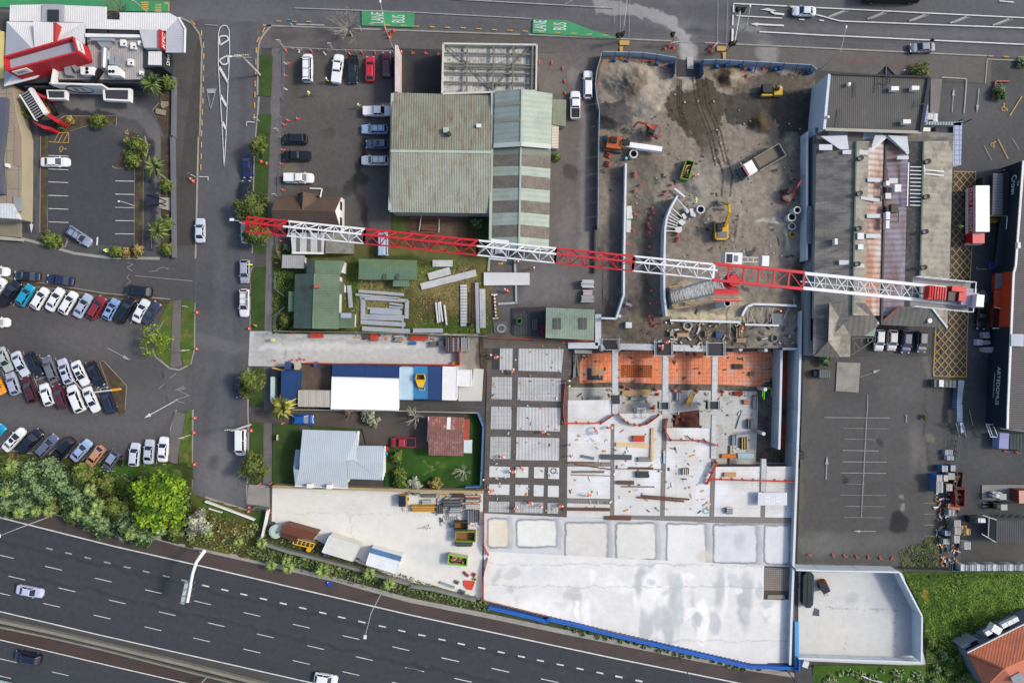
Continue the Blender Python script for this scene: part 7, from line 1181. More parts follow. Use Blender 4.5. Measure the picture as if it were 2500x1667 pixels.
for i in Rn(30):
 x=rnf.uniform(2010,2260);y=np.interp(x,[2000,2260],[1645,1655])+rnf.uniform(-12,30);spiky('flax_bush','pale striped flax bush south of the corner slab','flax',x,y,rnf.uniform(10,16),.9,flx+[Lm('flax_pale',(170,184,140))],50,.1,'flax bushes south of the corner slab',.07,.6)
for i in Rn(20):
 x=rnf.uniform(2262,2400);y=rnf.uniform(1560,1665);tree('meadow_shrub','low green shrub on the meadow between corner slab and orange tiled house','shrub',x,y,rnf.uniform(9,17),1.3,gD_ if i%2 else gB_,420,.16,5,1,'shrubs on the meadow',trunk=False)
def tuftfield(name,Lb,poly,n,size,ms,hgt=.5):
 xs=[p[0]for p in poly];ys=[p[1]for p in poly];X=rs_.uniform(min(xs),max(xs),n*2);Y=rs_.uniform(min(ys),max(ys),n*2);k=In(X,Y,poly);X=X[k][:n];Y=Y[k][:n];n=len(X);c=np.stack([(X-CX)*S,-(Y-CY)*S,rs_.uniform(.15,hgt,n)],1)
 nrm=rs_.normal(size=(n,3))*.5+np.array([0,0,1]);nrm/=np.linalg.norm(nrm,axis=1)[:,None];a=np.cross(nrm,rs_.normal(size=(n,3)));a/=np.linalg.norm(a,axis=1)[:,None];b=np.cross(nrm,a);s=size*rs_.uniform(.5,1.4,n)[:,None]
 v=np.stack([c-a*s,c-b*s*.5,c+a*s,c+b*s*.5],1).reshape(-1,3);me=bpy.data.meshes.new(name);me.from_pydata(v.tolist(),[],np.arange(4*n).reshape(-1,4).tolist())
 for m_ in ms:me.materials.append(m_)
 me.polygons.foreach_set('material_index',np.clip((fbm(X,Y,16,8,3)+rs_.uniform(-.2,.2,n)-.28)/.44*len(ms),0,len(ms)-1).astype(int));me.update();Pt(name,me,Lb=Lb,kd='stuff')
md=[Lm('meadow_a',(66,92,36)),Lm('meadow_b',(92,124,48)),Lm('meadow_c',(124,146,66))]
tuftfield('meadow_grass','long green grass of the vacant lot',[(2210,1400),(2500,1400),(2500,1480),(2350,1580),(2340,1667),(2262,1667),(2255,1500)],11000,.15,md)
tuftfield('bank_undergrowth','undergrowth on the planted bank',[(0,1120),(250,1140),(470,1200),(470,1320),(290,1280),(0,1215)],9000,.2,gB_+gD_);tuftfield('bank_undergrowth','undergrowth between the hoarding and the motorway kerb',[(440,1230),(640,1280),(1180,1468),(1180,1490),(900,1435),(450,1320)],7000,.18,flx+gF_[:1]);tuftfield('yard_weeds','weeds and dry grass around the stored beams',[(880,640),(1195,640),(1190,812),(840,812),(840,700)],5000,.13,gD_+gF_,.3);tuftfield('yard_weeds','weeds round the green roofed house',[(666,625),(720,625),(720,812),(666,812)],1800,.15,gD_,.3)
tuftfield('rubble_weeds','weeds and litter beside the crate stacks',[(2195,1345),(2290,1300),(2290,1385),(2200,1392)],1500,.14,gD_,.3);tuftfield('yard_weeds','weeds at the foot of the tall boundary fence',[(1958,700),(1972,690),(1972,860),(1960,860)],700,.16,gB_,.4)
sh=[('clipped shrub bed inside the drive lane bend',0,1,1560,110,34,gD_),('yellow green shrub below the bend in the drive lane',0,1,1510,280,26,gD_),('shrub at the exit island left of the wagon',0,1,560,1190,24,gD_),('second shrub on the exit island',0,1,670,1200,16,gD_),('low hedge west part beside the restaurant entrance sign',0,1,1330,1320,18,gD_),('low hedge east part beside the restaurant entrance sign',0,1,1440,1330,16,gF_),('round bush at the corner of the restaurant island',0,1,1575,1310,18,gF_),('bush in the east bed above the speaker slab',0,1,1900,560,20,gD_),('bush in the east bed below the speaker slab',0,1,1910,1000,24,gD_),('bush at the south end of the east bed',0,1,1905,1290,22,gD_),('bush at the north end of the east bed',0,0,1935,970,24,gD_),('bush beside the drive-through canopy',0,0,240,1290,24,gD_),('long low hedge in the triangular bed',0,0,1120,1385,24,gD_),('tan shrub in the triangular bed',0,0,790,1380,14,gF_),('small shrub at the tip of the triangular bed',0,0,690,1440,12,gD_),('yellow green bush behind the shop by its gable',4,0,1170,815,30,gA_),('ivy patch in the planter at the top right',4,0,2080,1060,22,gB_),('dark shrub by the planter edge at the top right',4,0,2330,720,14,gB_),('round olive bush in the green house garden',1,2,905,550,18,gA_),('upper bush on the lawn right of the blue house',1,3,2200,560,20,gD_),('middle bush on the lawn right of the blue house',1,3,2220,740,22,gD_),('lower dense bush at the lawn corner',1,3,2260,850,22,gD_),('pale olive bush at the fence corner',2,3,60,875,22,gE_),('brownish hedge along the south lawn fence',2,3,290,860,22,gF_),('silvery leaved tree over the back driveway',1,3,1890,100,27,gE_),('shrub in front of the patchwork shed',1,1,930,1280,12,gB_),('weed clump beside the banded warehouse',2,1,1680,240,14,gD_),('bush behind the old warehouse hip',4,2,60,1000,18,gB_),('weed clump in the right car park',4,3,1210,80,7,gA_),('dark bush at the workshop yard corner',2,1,760,1000,20,gB_)]
for lb_,c,r,x,y,rp,ms in sh:tree('garden_shrub',lb_,'shrub',*q1(c*10+r,x,y),rp*1.05,1.6 if rp>16 else 1.,ms,1500 if rp>16 else 600,.15,7,1,None,trunk=False)
#  CONTAINERS AND SITE OFFICES
def Cn(Lb,px,h,rgb,ribs='y',name='shipping_container',cat='container',m=None):
 rt=Bt(name,Lb,cat,px,h);v=[P(x,y,h)for x,y in px];m=m or Fl('container_paint_%d_%d'%(rgb[0],rgb[2]),rgb,rg=.5)
 wp('shell',MB().prism([(p.x,p.y)for p in v],.1,h,m),rt);rb_=MB();a,b,c_,d=v;along=(b-a).length;n=max(3,int(along/.38))if ribs=='y' else max(3,int((d-a).length/.38))
 for i in Rn(1,n):
  t=i/n
  if ribs=='y':p,q_=a.lerp(b,t),d.lerp(c_,t)
  else:p,q_=a.lerp(d,t),b.lerp(c_,t)
  rb_.bar(p.lerp(q_,.03)+vec(0,0,.02),p.lerp(q_,.97)+vec(0,0,.02),.14,.05,m)
 wp('roof_ribs',rb_,rt);fr_=MB()
 for e0,e1 in((a,b),(b,c_),(c_,d),(d,a)):fr_.bar(e0+vec(0,0,.02),e1+vec(0,0,.02),.14,.12,m)
 wp('top_rail',fr_,rt);dd=MB();e0,e1=(b,c_)if along>(d-a).length else(a,b)
 for t in(.25,.75):p=e0.lerp(e1,t);dd.bar((p.x,p.y,.3),(p.x,p.y,h-.2),.06,.06,St)
 wp('door_bars',dd,rt);return rt
nb_,lb3,mbl=(44,74,122),(190,214,228),(62,138,190)
Cn('navy blue site container beside the solar trailer',q(12,885,1122,1080,1125,1040,1480,880,1476),2.6,nb_,'x');Cn('dark blue container at the left of the white roofed block',q(12,1470,1055,1848,1058,1845,1192,1468,1188),2.6,nb_);Cn('dark blue container at the right of the white roofed block',q(12,1855,1060,2230,1065,2228,1205,1853,1200),2.6,nb_)
Cn('pale blue container with rust spots right of the white roof',q(12,2240,1080,2390,1080,2390,1448,2238,1446),2.6,lb3,'x');Cn('mid blue container carrying a yellow skip',q(22,52,1068,210,1070,205,1438,50,1438),2.6,mbl,'x');Cn('dark blue container between the mid blue and white ones',q(22,216,1070,375,1072,368,1448,213,1445),2.6,nb_,'x');Cn('white container at the east end of the office row',q(22,380,1072,548,1078,540,1455,372,1450),2.6,(238,238,236),'x')
Cn('white cabin with box ends east of the white container',q(22,558,1112,712,1115,708,1296,553,1293),2.5,(238,238,236),'x','site_cabin','cabin');Cn('beige flat roofed site office between the navy container and white roof',q(12,1078,1345,1445,1350,1442,1532,1076,1526),2.7,(196,190,180),'y','site_cabin','cabin',M('beige_cabin',(190,184,174),vr=.06,sp=(0,1.3,.08)))
rt=Bt('white_roofed_office','large site office under a plain bright white membrane roof','building',q(12,1458,1190,2230,1210,2225,1590,1442,1570));v=q(12,1458,1190,2228,1210,2228,1575,1445,1560);Or(rt,'roof',v,2.7,.25,Fl('bright_white_membrane',(246,247,248),vr=.02));Wp(rt,v,2.7,WW);Rc(rt,[(*v[0],3.),(*v[1],3.)],Tm,.12)
v=q(12,918,1015,990,1018,990,1105,915,1105);rt=Bt('entrance_booth','small navy blue gate booth by the concrete driveway','booth',v);Or(rt,'roof',v,2.2,.15,Fl('navy_roof',(52,78,122)));Wp(rt,v,2.2,Fl('navy_wall',(44,60,96)))
v=q(12,1030,1022,1090,1020,1090,1108,1028,1108);rt=Bt('entrance_booth','small pale timber booth next to the navy booth','booth',v);Or(rt,'roof',v,1.9,.15,Fl('pale_ply',(190,180,158)));Wp(rt,v,1.9,Fl('pale_ply',(190,180,158)))
Cn('white ribbed container on the yard slab with a red end',[q1(13,1428,1445),q1(13,1780,1560),q1(14,1695,170),q1(14,1345,65)],2.6,(226,226,218),'y');Cn('white roofed blue container beside the planted bank',q(14,1905,30,2258,125,2190,312,1848,208),2.6,(236,240,242),'y');
Pt('roof_awning',mbr(T(14,1900,45,2.75),T(14,2250,145,2.75),.9,.08,M('blue_ribbed_awning',(92,134,172),sp=(0,.3,.3))),Lb='blue ribbed awning along the top of the white roofed container',cat='awning')
Cn('rusty brown container by the water tank',[q1(13,920,1312),q1(13,1288,1415),q1(13,1235,1490),q1(13,870,1400)],2.6,(120,74,54),'y');Cn('brown store with dark windows below the rusty container',[q1(13,872,1392),q1(13,1075,1440),q1(13,1040,1510),q1(13,870,1445)],1.8,(98,66,58),'y','site_store','store')
p=T(13,810,1398,1.5);rt=Tg('water_tank','round pale green water tank at the west end of the rusty container','tank',(p.x,p.y,0));Pt('tank',MB().cyl((0,0,0),1.25,1.4,Fl('tank_green',(190,206,196)),24).cyl((0,0,1.4),1.2,.12,Fl('tank_green',(190,206,196)),24,.9),rt);Pt('lid',MB().cyl((.3,-.1,1.5),.28,.12,Fl('tank_lid',(130,148,142)),14),rt)
rt=Bt('red_container','red-brown shipping container at the right edge above the forklift','container',[q1(43,2300,980)]);v=q(43,2290,925,2560,930,2560,1075,2292,1070);Or(rt,'roof',v,2.5,.1,Fl('pink_brown',(206,162,144)));Wp(rt,v,2.55,M('container_red',(142,70,58),sp=(0,.3,.25)),inset=0)
def sk_(Lb,px,rim_rgb,depth=1.5,fill=(96,84,70),load=(178,140,100),cat='skip',wallc=None,name='skip_bin'):
 rt=Bt(name,Lb,cat,px,depth);v=[P(x,y,depth)for x,y in px];m=Fl('skip_paint_%d'%rim_rgb[1],rim_rgb);wl=MB();c_=sum(v,V3())/4
 for a,b in zip(v,v[1:]+v[:1]):wl.bar((a.x,a.y,depth/2),(b.x,b.y,depth/2),.12,depth,wallc and Fl('skipwall_%d'%wallc[0],wallc)or m);wl.bar(a,b,.2,.12,m)
 wp('bin',wl,rt);ins_=[c_+(p-c_)*.96 for p in v];wp('floor',MB().prism([(p.x,p.y)for p in ins_],.1,.35,Fl('skip_inside_%d'%fill[0],fill)),rt)
 if load:
  ld=MB();rn=random.Random(int(c_.x*10));e1=v[1]-v[0];e2=v[3]-v[0]
  for i in Rn(34):p=v[0]+e1*rn.uniform(.12,.88)+e2*rn.uniform(.15,.85);a=rn.uniform(0,3.1);L=rn.uniform(.3,.9);z=rn.uniform(.5,1.15);d=V3((cos(a),sin(a),rn.uniform(-.3,.3)))*L/2;k=rn.uniform(.5,1.25);ld.bar(vec(p.x,p.y,z)-d,vec(p.x,p.y,z)+d,.16,.1,Fl('scrap_%d'%(i%5),tuple(min(255,int(cc*kk))for cc,kk in zip(load,((1,1,1),(1.25,1.2,1.2),(.6,.6,.6),(.9,.8,.7),(1.3,1.35,1.4))[i%5]))))
  wp('debris',ld,rt)
 return rt
sk_('green skip full of timber offcuts in the dirt yard',q(31,828,268,915,290,850,500,757,478),(112,150,64));sk_('lime green skip with mixed waste on the yard slab',q(24,450,95,662,135,655,225,440,205),(130,200,60),wallc=(206,200,178));sk_('empty tan skip with blue rim on the yard slab',q(23,530,1395,755,1400,750,1510,520,1505),(90,150,160),1.6,(150,112,66),None,wallc=(176,140,84));sk_('black steel skip above the tan skip',q(23,512,1285,665,1290,662,1375,510,1372),(62,68,72),1.4,(150,156,158),None)
sk_('red-brown skip heaped with scrap metal at the boundary',q(43,1555,905,1672,910,1665,1112,1570,1108),(118,46,44),1.8,(80,60,58),(176,184,196));sk_('open dark scrap bin above the red-brown scrap skip',q(43,1555,705,1652,712,1635,895,1540,880),(96,66,62),1.5,(66,62,62),(190,176,176));sk_('skip of debris with green rim inside the site by the wall',q(22,1235,520,1288,522,1286,580,1232,578),(70,132,62),1.,(60,100,52),None)
rt=Tg('tipping_hopper','yellow tipping hopper standing on the mid blue container','hopper',T(22,128,1230,2.7));yl=Fl('hopper_yellow',(236,186,20));v=[P(x,y,3.7)for x,y in q(22,78,1160,165,1158,180,1225,68,1222)];hb_=MB()
for a,b in zip(v,v[1:]+v[:1]):hb_.bar(a-vec(0,0,.3),b-vec(0,0,.3),.1,.6,yl)
hb_.prism([tuple(P(*p_,3.3)[:2])for p_ in q(22,68,1225,180,1225,150,1310,100,1305)],2.75,3.4,yl);wp('hopper',hb_,rt);wp('hopper_floor',MB().prism([(p_.x,p_.y)for p_ in v],2.75,2.85,Fl('hopper_dark',(90,74,50))),rt);wp('base_frame',mbr(T(22,105,1310,2.8),T(22,115,1345,2.8),.1,.1,yl).bar(T(22,175,1310,2.8),T(22,170,1345,2.8),.1,.1,yl).bar(T(22,105,1345,2.8),T(22,172,1345,2.8),.1,.1,yl),rt)
#  STACKS, BEAMS, TIMBER
def Kt(Lb,a,b,w_,h_,m,cat='beam',name='steel_beam',z=.1,gp_=None):
 A_,B_=P(*a,z+h_),P(*b,z+h_);rt_=Pt(name,mbr(A_-vec(0,0,h_/2),B_-vec(0,0,h_/2),w_,h_,m).bar(A_+vec(0,0,.01),B_+vec(0,0,.01),w_*.3,.04,m),Lb=Lb,cat=cat,gp_=gp_);return rt_
pal=M('precast_plank_m',(196,198,196),vr=.15,sc_=(1,8));stl=Fl('galvanised_beam',(178,184,190));rst=Fl('rusty_steel',(112,78,64),vr=.2);tmb=Fl('timber',(196,168,128),vr=.15);tpl=Fl('pale_timber',(220,190,144),vr=.12)
for lb_,v,w_ in(('grey steel beam second from the top of the yard stack',(1765,205,2285,245),.5),('long grey steel beam just above the rectangular beam frame',(1730,245,2230,290),.35),('top beam of the rectangular frame of stored beams',(1780,285,2330,315),.55),('left end beam of the rectangular frame of stored beams',(1815,280,1815,500),.8),('right end beam of the rectangular frame of stored beams',(2322,315,2315,520),.7),('uppermost inner short beam in the frame',(2118,345,2275,368),.3),('second inner short beam in the frame',(2115,385,2272,395),.3),('thin inner beam left of centre in the frame',(1865,402,2245,418),.35),('thick inner beam in the middle of the frame',(1897,440,2262,455),.8),('bottom beam of the frame',(1840,488,2290,498),.5),('first beam below the frame',(1790,515,2270,530),.5),('second beam below the frame',(1790,560,2300,590),.8),('lowest long pale beam by the driveway fence',(1805,635,2352,665),.8),('pale timber-like beam leaning beside the green house',(1655,140,1675,395),.7)):
 Kt(lb_,q1(12,*v[:2]),q1(12,*v[2:]),w_,.35,stl,gp_='steel beams stored on the grass')
Kt('short upright beam at the right of the beam frame',q1(12,2270,505),q1(12,2270,640),.3,.4,stl,gp_='steel beams stored on the grass')
for lb_,a,b,w_,m_ in(('small precast plank nearest the jib',q1(21,263,1455),q1(21,492,1455),1.2,pal),('short slanted precast plank above the long slanted one',q1(22,215,40),q1(22,465,-30),1.3,pal),('long slanted precast plank across the grass',q1(22,130,155),q1(22,762,-5),1.2,pal),('upright ribbed precast plank in the grass yard',q1(22,620,132),q1(22,622,610),1.15,M('ribbed_plank',(196,198,196),sp=(90,.55,.3))),('upright grey beam beside the mottled plank',q1(22,770,108),q1(22,785,688),.6,stl),('upright mottled precast plank east of the grey beam',q1(22,835,180),q1(22,842,628),1.05,pal),('precast plank lying along the driveway fence',q1(22,38,658),q1(22,380,658),.8,stl)):
 Kt(lb_,a,b,w_,.35,m_,'plank','precast_plank',gp_='precast planks in the grass yard')
for i,v in enumerate(((300,335,325,570),(330,335,348,560),(348,325,378,555),(397,362,425,595))):Kt(('leftmost','second from left','third from left','rightmost')[i]+' narrow white post of the four on the brown grass',q1(22,*v[:2]),q1(22,*v[2:]),.28,.5,Tm,'post','stored_bollard',gp_='white posts on the grass')
for lb_,v,m_ in(('dark rusty pole bundle between two precast planks',(718,110,720,560),rst),('thin green-brown pole beside the ribbed plank',(690,220,685,520),Fl('olive_pole',(96,100,62))),('rusty pole nearest the grey upright beam',(738,110,742,570),rst)):Kt(lb_,q1(22,*v[:2]),q1(22,*v[2:]),.18,.2,m_,'pole','steel_pole')
for lb_,v,w_,m_ in(('rusty steel beam along the north of the workshop yard',(0,925,480,940),.6,rst),('rusty beam just below the first',(130,1025,330,1030),.5,rst),('rusty beam end pile in the workshop yard',(130,1060,320,1070),.6,rst),('rusty beam partly under the jib',(0,1095,300,1105),.4,rst),('upright rusty steel left of the dark bush',(695,910,700,1180),.6,Fl('dark_rust',(74,56,48)))):
 Kt(lb_,q1(21,*v[:2]),q1(21,*v[2:]),w_,.3,m_)
Kt('white post standing in a row left in the workshop yard',q1(21,135,900),q1(21,110,1080),.12,.1,Tm,z=.5);Kt('white post standing right in the workshop yard',q1(21,340,945),q1(21,335,1100),.12,.1,Tm,z=.5)
p=q(22,852,-10,1378,-5,1378,135,853,140);Pt('precast_unit',MB().prism([tuple(P(*v,.6)[:2])for v in p],.1,.6,M('white_panel',(214,216,216),vr=.08)),Lb='wide white precast panel with curved lifting cables beneath the jib',cat='panel')
p=q(21,990,1400,1190,1405,1190,1430,995,1440);Kt('grey channel steel frame left leg below the white jib section',q1(21,915,1375),q1(22,905,-20),.4,.3,stl);Kt('grey channel steel frame right leg below the white jib section',q1(21,1205,1375),q1(21,1210,1560),.4,.3,stl);Kt('grey steel channel at the right of the frame by the worker',q1(22,1220,140),q1(22,1225,355),.35,.3,stl);Kt('grey steel channel lying at the bottom of the frame',q1(22,1015,352),q1(22,1240,340),.4,.3,stl)
rt=Tg('spreader_bar','red and white striped spreader bar lying on the weeds','spreader bar',T(22,980,380));mb=MB();a,b=T(22,975,245,.4),T(22,993,515,.4)
for i in Rn(14):mb.bar(a.lerp(b,i/14),a.lerp(b,(i+1)/14),.3,.3,Fl('stripe_red',(186,80,66))if i%2 else Tm)
wp('bar',mb,rt);wp('end_plate',mbr(T(22,940,248,.4),T(22,1010,245,.4),.2,.2,Tm).bar(T(22,955,520,.4),T(22,1020,515,.4),.2,.2,Tm),rt)
for lb_,c,r,v,w_,h_,m_ in(('pale timber bearer lying flat on the deck',3,3,(20,398,395,412),.7,.2,tpl),('tall pair of timber bearers on the deck',3,3,(440,210,430,588),.55,.2,tpl),('dark steel plate bundle crossing the deck bay',3,3,(-150,540,200,548),.9,.3,Fl('dark_bundle',(86,92,98))),('rusty rebar bundle with cross bars, upper one',3,3,(170,668,445,672),.35,.2,rst),('thin brown bar running across the beam strip',3,3,(20,675,575,685),.12,.1,rst),('dark brown steel bundle in the deck bay',3,3,(28,835,225,838),.7,.3,Fl('brown_bundle',(98,84,80))),('thin red-brown bar below the brown bundle',3,3,(80,880,460,883),.18,.1,rst),('long rusty rebar bundle, upper of the crossing pair',3,3,(320,985,860,1028),.3,.2,rst),('long rusty rebar bundle, lower of the crossing pair',3,3,(265,1003,800,1050),.3,.2,rst),('brown steel beam at the west end of the pour strip',2,3,(1755,1138,2295,1145),.55,.3,rst),('rusty beam at the pour strip corner',3,3,(-100,1240,190,1245),.7,.3,rst),('thin dark bar at the west deck edge',2,3,(1780,605,2120,605),.2,.1,rst),('long thin brown bar slanting over the deck joint',2,3,(1900,625,2320,685),.18,.1,rst),('grey bar above the dark pipe on the deck',2,3,(1872,713,2232,713),.35,.2,Fl('grey_bar',(112,116,112))),('thin dark pipe on the deck',2,3,(1855,745,2300,758),.12,.1,rst),('orange timber bearer on the basement slab',3,3,(1230,530,1395,530),.8,.3,Fl('orange_ply',(214,134,66))),('pale blue steel shutter on the basement slab',3,3,(1415,528,1600,528),.9,.4,Fl('ice_blue_steel',(176,204,214))),('brown post crossing the orange bearer',3,3,(1325,410,1318,655),.25,.2,Fl('brown_post',(156,96,60))),('thin steel tube leaning across the basement slab',3,3,(1465,5,1398,215),.15,.15,stl),('pale blue beam lying on the second beam strip',3,3,(572,465,570,615),.35,.2,Fl('ice_blue_steel',(176,204,214))),('dark steel mesh panel west of the plate bundle',2,3,(1970,530,2115,560),.5,.15,Fl('mesh_grey',(120,124,128)))):
 Kt(lb_,q1(c*10+r,*v[:2]),q1(c*10+r,*v[2:]),w_,h_,m_,'building material','material_bar',z=.12 if not('basement' in lb_ or 'orange bearer' in lb_)else PZ+.1)
def Sk(Lb,c,r,v,h,cols_,cat='stack',z=.1,name='material_stack',n=6,ang=0):
 px=q(c*10+r,v[0],v[1],v[2],v[1],v[2],v[3],v[0],v[3]);x0,y0=q1(c*10+r,v[0],v[1]);x1,y1=q1(c*10+r,v[2],v[3]);p=P((x0+x1)/2,(y0+y1)/2,z+h);w_=(x1-x0)*S;d=(y1-y0)*S;rt=Tg(name,Lb,cat,(p.x,p.y,z),R(ang));lng=w_>d
 Pt('base',mbx((0,0,.06),(w_,d,.12),Fl('pallet_wood',(150,128,100))),rt);mb=MB();rn=random.Random(int(x0))
 for i in Rn(n):
  t=(i+.5)/n-.5;hh_=h*rn.uniform(.7,1);m_=Fl('stk_%d_%d_%d'%cols_[i%len(cols_)],cols_[i%len(cols_)])
  if lng:mb.box((rn.uniform(-.05,.05)*w_,t*d,.12+hh_/2),(w_*rn.uniform(.85,1),d/n*.8,hh_),m_)
  else:mb.box((t*w_,rn.uniform(-.05,.05)*d,.12+hh_/2),(w_/n*.8,d*rn.uniform(.85,1),hh_),m_)
 Pt('goods',mb,rt);return rt
gr_=((150,158,166),(110,116,122),(186,192,196));wd_=((216,186,140),(196,160,112));mx2=((120,124,130),(78,82,88),(170,174,176),(140,120,96));orr=((206,72,48),(220,96,70))
for lb_,c,r,v,h,cl,z in(('red steel frame stack on the white deck',3,3,(212,298,350,368),.5,orr,.1),('grey tool box on the deck',3,3,(250,708,402,780),.6,((64,70,76),(84,90,96)),.1),('white cable spools pallet on the deck',3,3,(785,670,855,745),.5,((206,200,170),(96,92,84)),.1),('black generator near the panel on the deck',3,3,(1285,1125,1360,1195),.6,((40,44,48),(214,216,220)),.1),('small timber packer pile on the eastern deck panel',3,3,(1252,720,1400,772),.3,wd_,.1),('steel prop bundle on the basement slab',3,3,(1345,290,1405,410),.5,gr_,PZ),('black and yellow beam stack on the basement slab',3,3,(1445,315,1530,460),.5,((40,40,42),(200,180,120)),PZ),('grey generator cage on the basement slab',3,3,(1530,110,1595,220),.8,mx2,PZ),('grey formwork crate on the deck strip',3,3,(265,545,415,598),.4,((176,170,160),(120,124,128)),.1),('pallet of blue bins on the dirt beside the planks',3,2,(1165,680,1240,738),.6,((70,116,170),(40,84,140)),.1),('timber pallet stack with rails near the crane beam',3,2,(1400,745,1515,795),.5,((196,176,140),(150,130,100)),.1),('timber stack above the railed pallet',3,2,(1400,620,1480,735),.5,((168,150,120),(120,104,84)),.1),('box of planks with an orange edge in the trench',3,2,(718,685,865,730),.5,((190,186,172),(200,150,96)),.1),('grey crate between the plank boxes',3,2,(1040,660,1090,735),.6,((140,136,118),(120,116,100)),.1),('pale crate left of the trench planks',3,2,(640,660,680,725),.6,((190,180,156),(160,150,126)),.1),('red welded frame stack on the basement slab',3,2,(1372,1358,1480,1405),.5,((150,52,50),(170,66,60)),PZ),('red box of fittings on the basement slab',3,2,(1480,1450,1555,1505),.5,((176,58,50),(206,180,130)),PZ),('long steel strip stack beside the green frame',3,2,(1590,1395,1650,1560),.5,gr_,PZ),('grey cage of clamps on the basement slab',3,2,(700,1360,755,1470),.6,gr_,PZ),('long pale timber pile west on the basement slab',3,2,(65,1340,440,1400),.4,wd_,PZ),('green and white gas bottle crate on the basement slab',3,2,(170,1415,382,1458),.5,((84,170,130),(214,216,214),(96,104,108)),PZ),('dark machine parts pile on the orange membrane',3,2,(1360,1040,1480,1100),.4,((70,70,68),(90,84,76)),PZ),('small grey box on the orange membrane',3,2,(1550,1130,1608,1180),.4,((110,110,104),(90,90,86)),PZ),('yellow timber table stack on the yard slab',2,3,(15,1095,300,1170),.9,((206,160,84),(190,144,70)),.1),('tangle of grey formwork on the yard slab',2,3,(380,1035,600,1110),.9,((66,74,86),(120,126,132),(86,92,100)),.1),('pale formwork panels pallet on the yard slab',2,3,(455,1115,590,1195),.7,((176,182,186),(140,146,150)),.1),('dark mesh box pallet left of the formwork tangle',2,3,(310,1090,385,1195),.8,((104,112,112),(84,90,92)),.1),('brown crate by the yard fence',2,3,(500,945,630,1012),.8,((84,72,62),(98,86,74)),.1),('red and white formwork heap at the yard corner',2,3,(640,985,810,1070),.8,((200,92,66),(196,196,180),(150,160,150),(90,94,96)),.1),('row of white pipes on the yard slab',2,3,(140,1035,240,1082),.6,((206,206,200),(170,172,172)),.1),('twin dark steel bins on the yard slab',2,3,(658,1150,735,1290),.9,((96,100,102),(150,154,156)),.1),('single dark steel bin beside the twin bins',2,3,(740,1160,805,1295),.9,((84,88,92),(116,120,124)),.1),('grey bar rack above the pipes',2,3,(135,970,305,1005),.6,((140,138,130),(110,108,102)),.1),('pale wire racks at the pile',2,3,(640,1085,800,1140),.6,((186,186,182),(206,204,200)),.1),('dark tool crate on the yard slab below the skips',2,3,(520,1515,720,1568),.8,((80,88,92),(66,72,76),(120,120,110)),.1),('ribbed brown tray beside the driveway end',2,2,(410,728,568,912),1.6,((92,80,80),(150,140,140)),.1),('pale grey pallet cage east of the ribbed tray',2,2,(590,732,685,900),1.2,((186,188,184),(160,162,158)),.1),('dark square steel bin by the driveway',2,2,(325,775,400,838),.9,((96,102,106),(110,116,120)),.1),('grey crate left of the dark bin',2,2,(228,785,312,848),.7,((130,132,126),(110,112,108)),.1),('orange-red mesh bundle along the driveway fence',2,2,(0,712,210,772),.6,orr,.1),('orange barrier bundle on the driveway',1,2,(1895,695,1990,775),.6,orr,.1),('large orange net heap by the driveway fence',1,2,(1205,685,1355,740),.6,orr,.1),('flat orange barrier pieces by the driveway',1,2,(975,672,1030,692),.3,orr,.1),('black bin cluster on the driveway',1,2,(1830,700,1890,755),.7,((84,80,76),(110,104,98)),.1),('black and white tool cart on the driveway',1,2,(2175,725,2250,790),.7,((40,42,44),(220,220,216)),.1),('blue crate pair near the driveway rails',2,2,(0,785,75,822),.4,((48,110,180),(60,130,200)),.1),('yellow box at the end of the driveway',2,2,(485,1018,565,1060),.6,((224,160,40),(240,180,60)),.1),('caged cable drums beside the container block',2,2,(1200,440,1390,720),.15,((92,92,92),(84,84,86)),.05),('metal grille leaning in the dark bay',2,2,(1410,520,1470,660),.3,((120,112,100),(90,84,78)),.1),('dark crimson hose heap beside the green office',2,2,(1510,590,1555,715),.4,((176,50,66),(130,40,50)),.1),('pale grey switchgear box on the wall corner',2,2,(1972,75,2125,165),1.6,((206,212,216),(196,202,206)),.1),('white and pink wrapped pallet on the ledge',2,2,(1990,190,2100,250),1.2,((226,214,216),(190,160,160)),.1),('pale concrete block at the ledge end',2,2,(1970,255,2120,335),1.,((186,190,190),(176,180,180)),.1)):
 Sk(lb_,c,r,v,h,cl,z=z)
Sh('opening_soil',q(33,670,40,975,0,975,205,670,200),M('rusty_opening',(96,56,42),vr=.3,sc_=(.7,5),sn=((60,40,34),.8,.5,.6)),z=PZ+.05)
for i,v in enumerate(((700,55,755,95),(690,105,735,145),(770,90,800,130))):Sk('rusty square frame in the sunken opening, number '+('one from the left','two from the left','three on the right')[i],3,3,v,.4,((150,84,58),(120,66,48)),z=PZ+.1)
Kt('leaning yellow timber in the sunken opening',q1(32,905,1370),q1(32,840,1530),.9,.3,Fl('yellow_timber',(176,150,84)),'timber','leaning_timber',z=-2.6)
rt=Tg('precast_unit','white numbered precast panel raised on blocks at the east deck','panel',T(33,1830,1020,0));v=q(33,1648,948,1980,950,1978,1092,1645,1095);v=v;wp('panel',MB().prism([tuple(P(*p_,1.3)[:2])for p_ in v],1.05,1.3,M('bright_panel',(220,223,228),vr=.06,sp=(0,.3,.05))),rt);wp('block',mbx(T(33,1700,1020,.55),(.4,1.6,1.),pc2).box(T(33,1930,1020,.55),(.4,1.6,1.),pc2),rt)
for s_,x,y in(('13',1750,1025),('S1',1880,1025)):text(s_,T(33,x,y,1.32)-rt.location,1.3,Fl('chalk_white',(246,246,246)),rz=R(-90),parent=rt,name='chalk_marking')
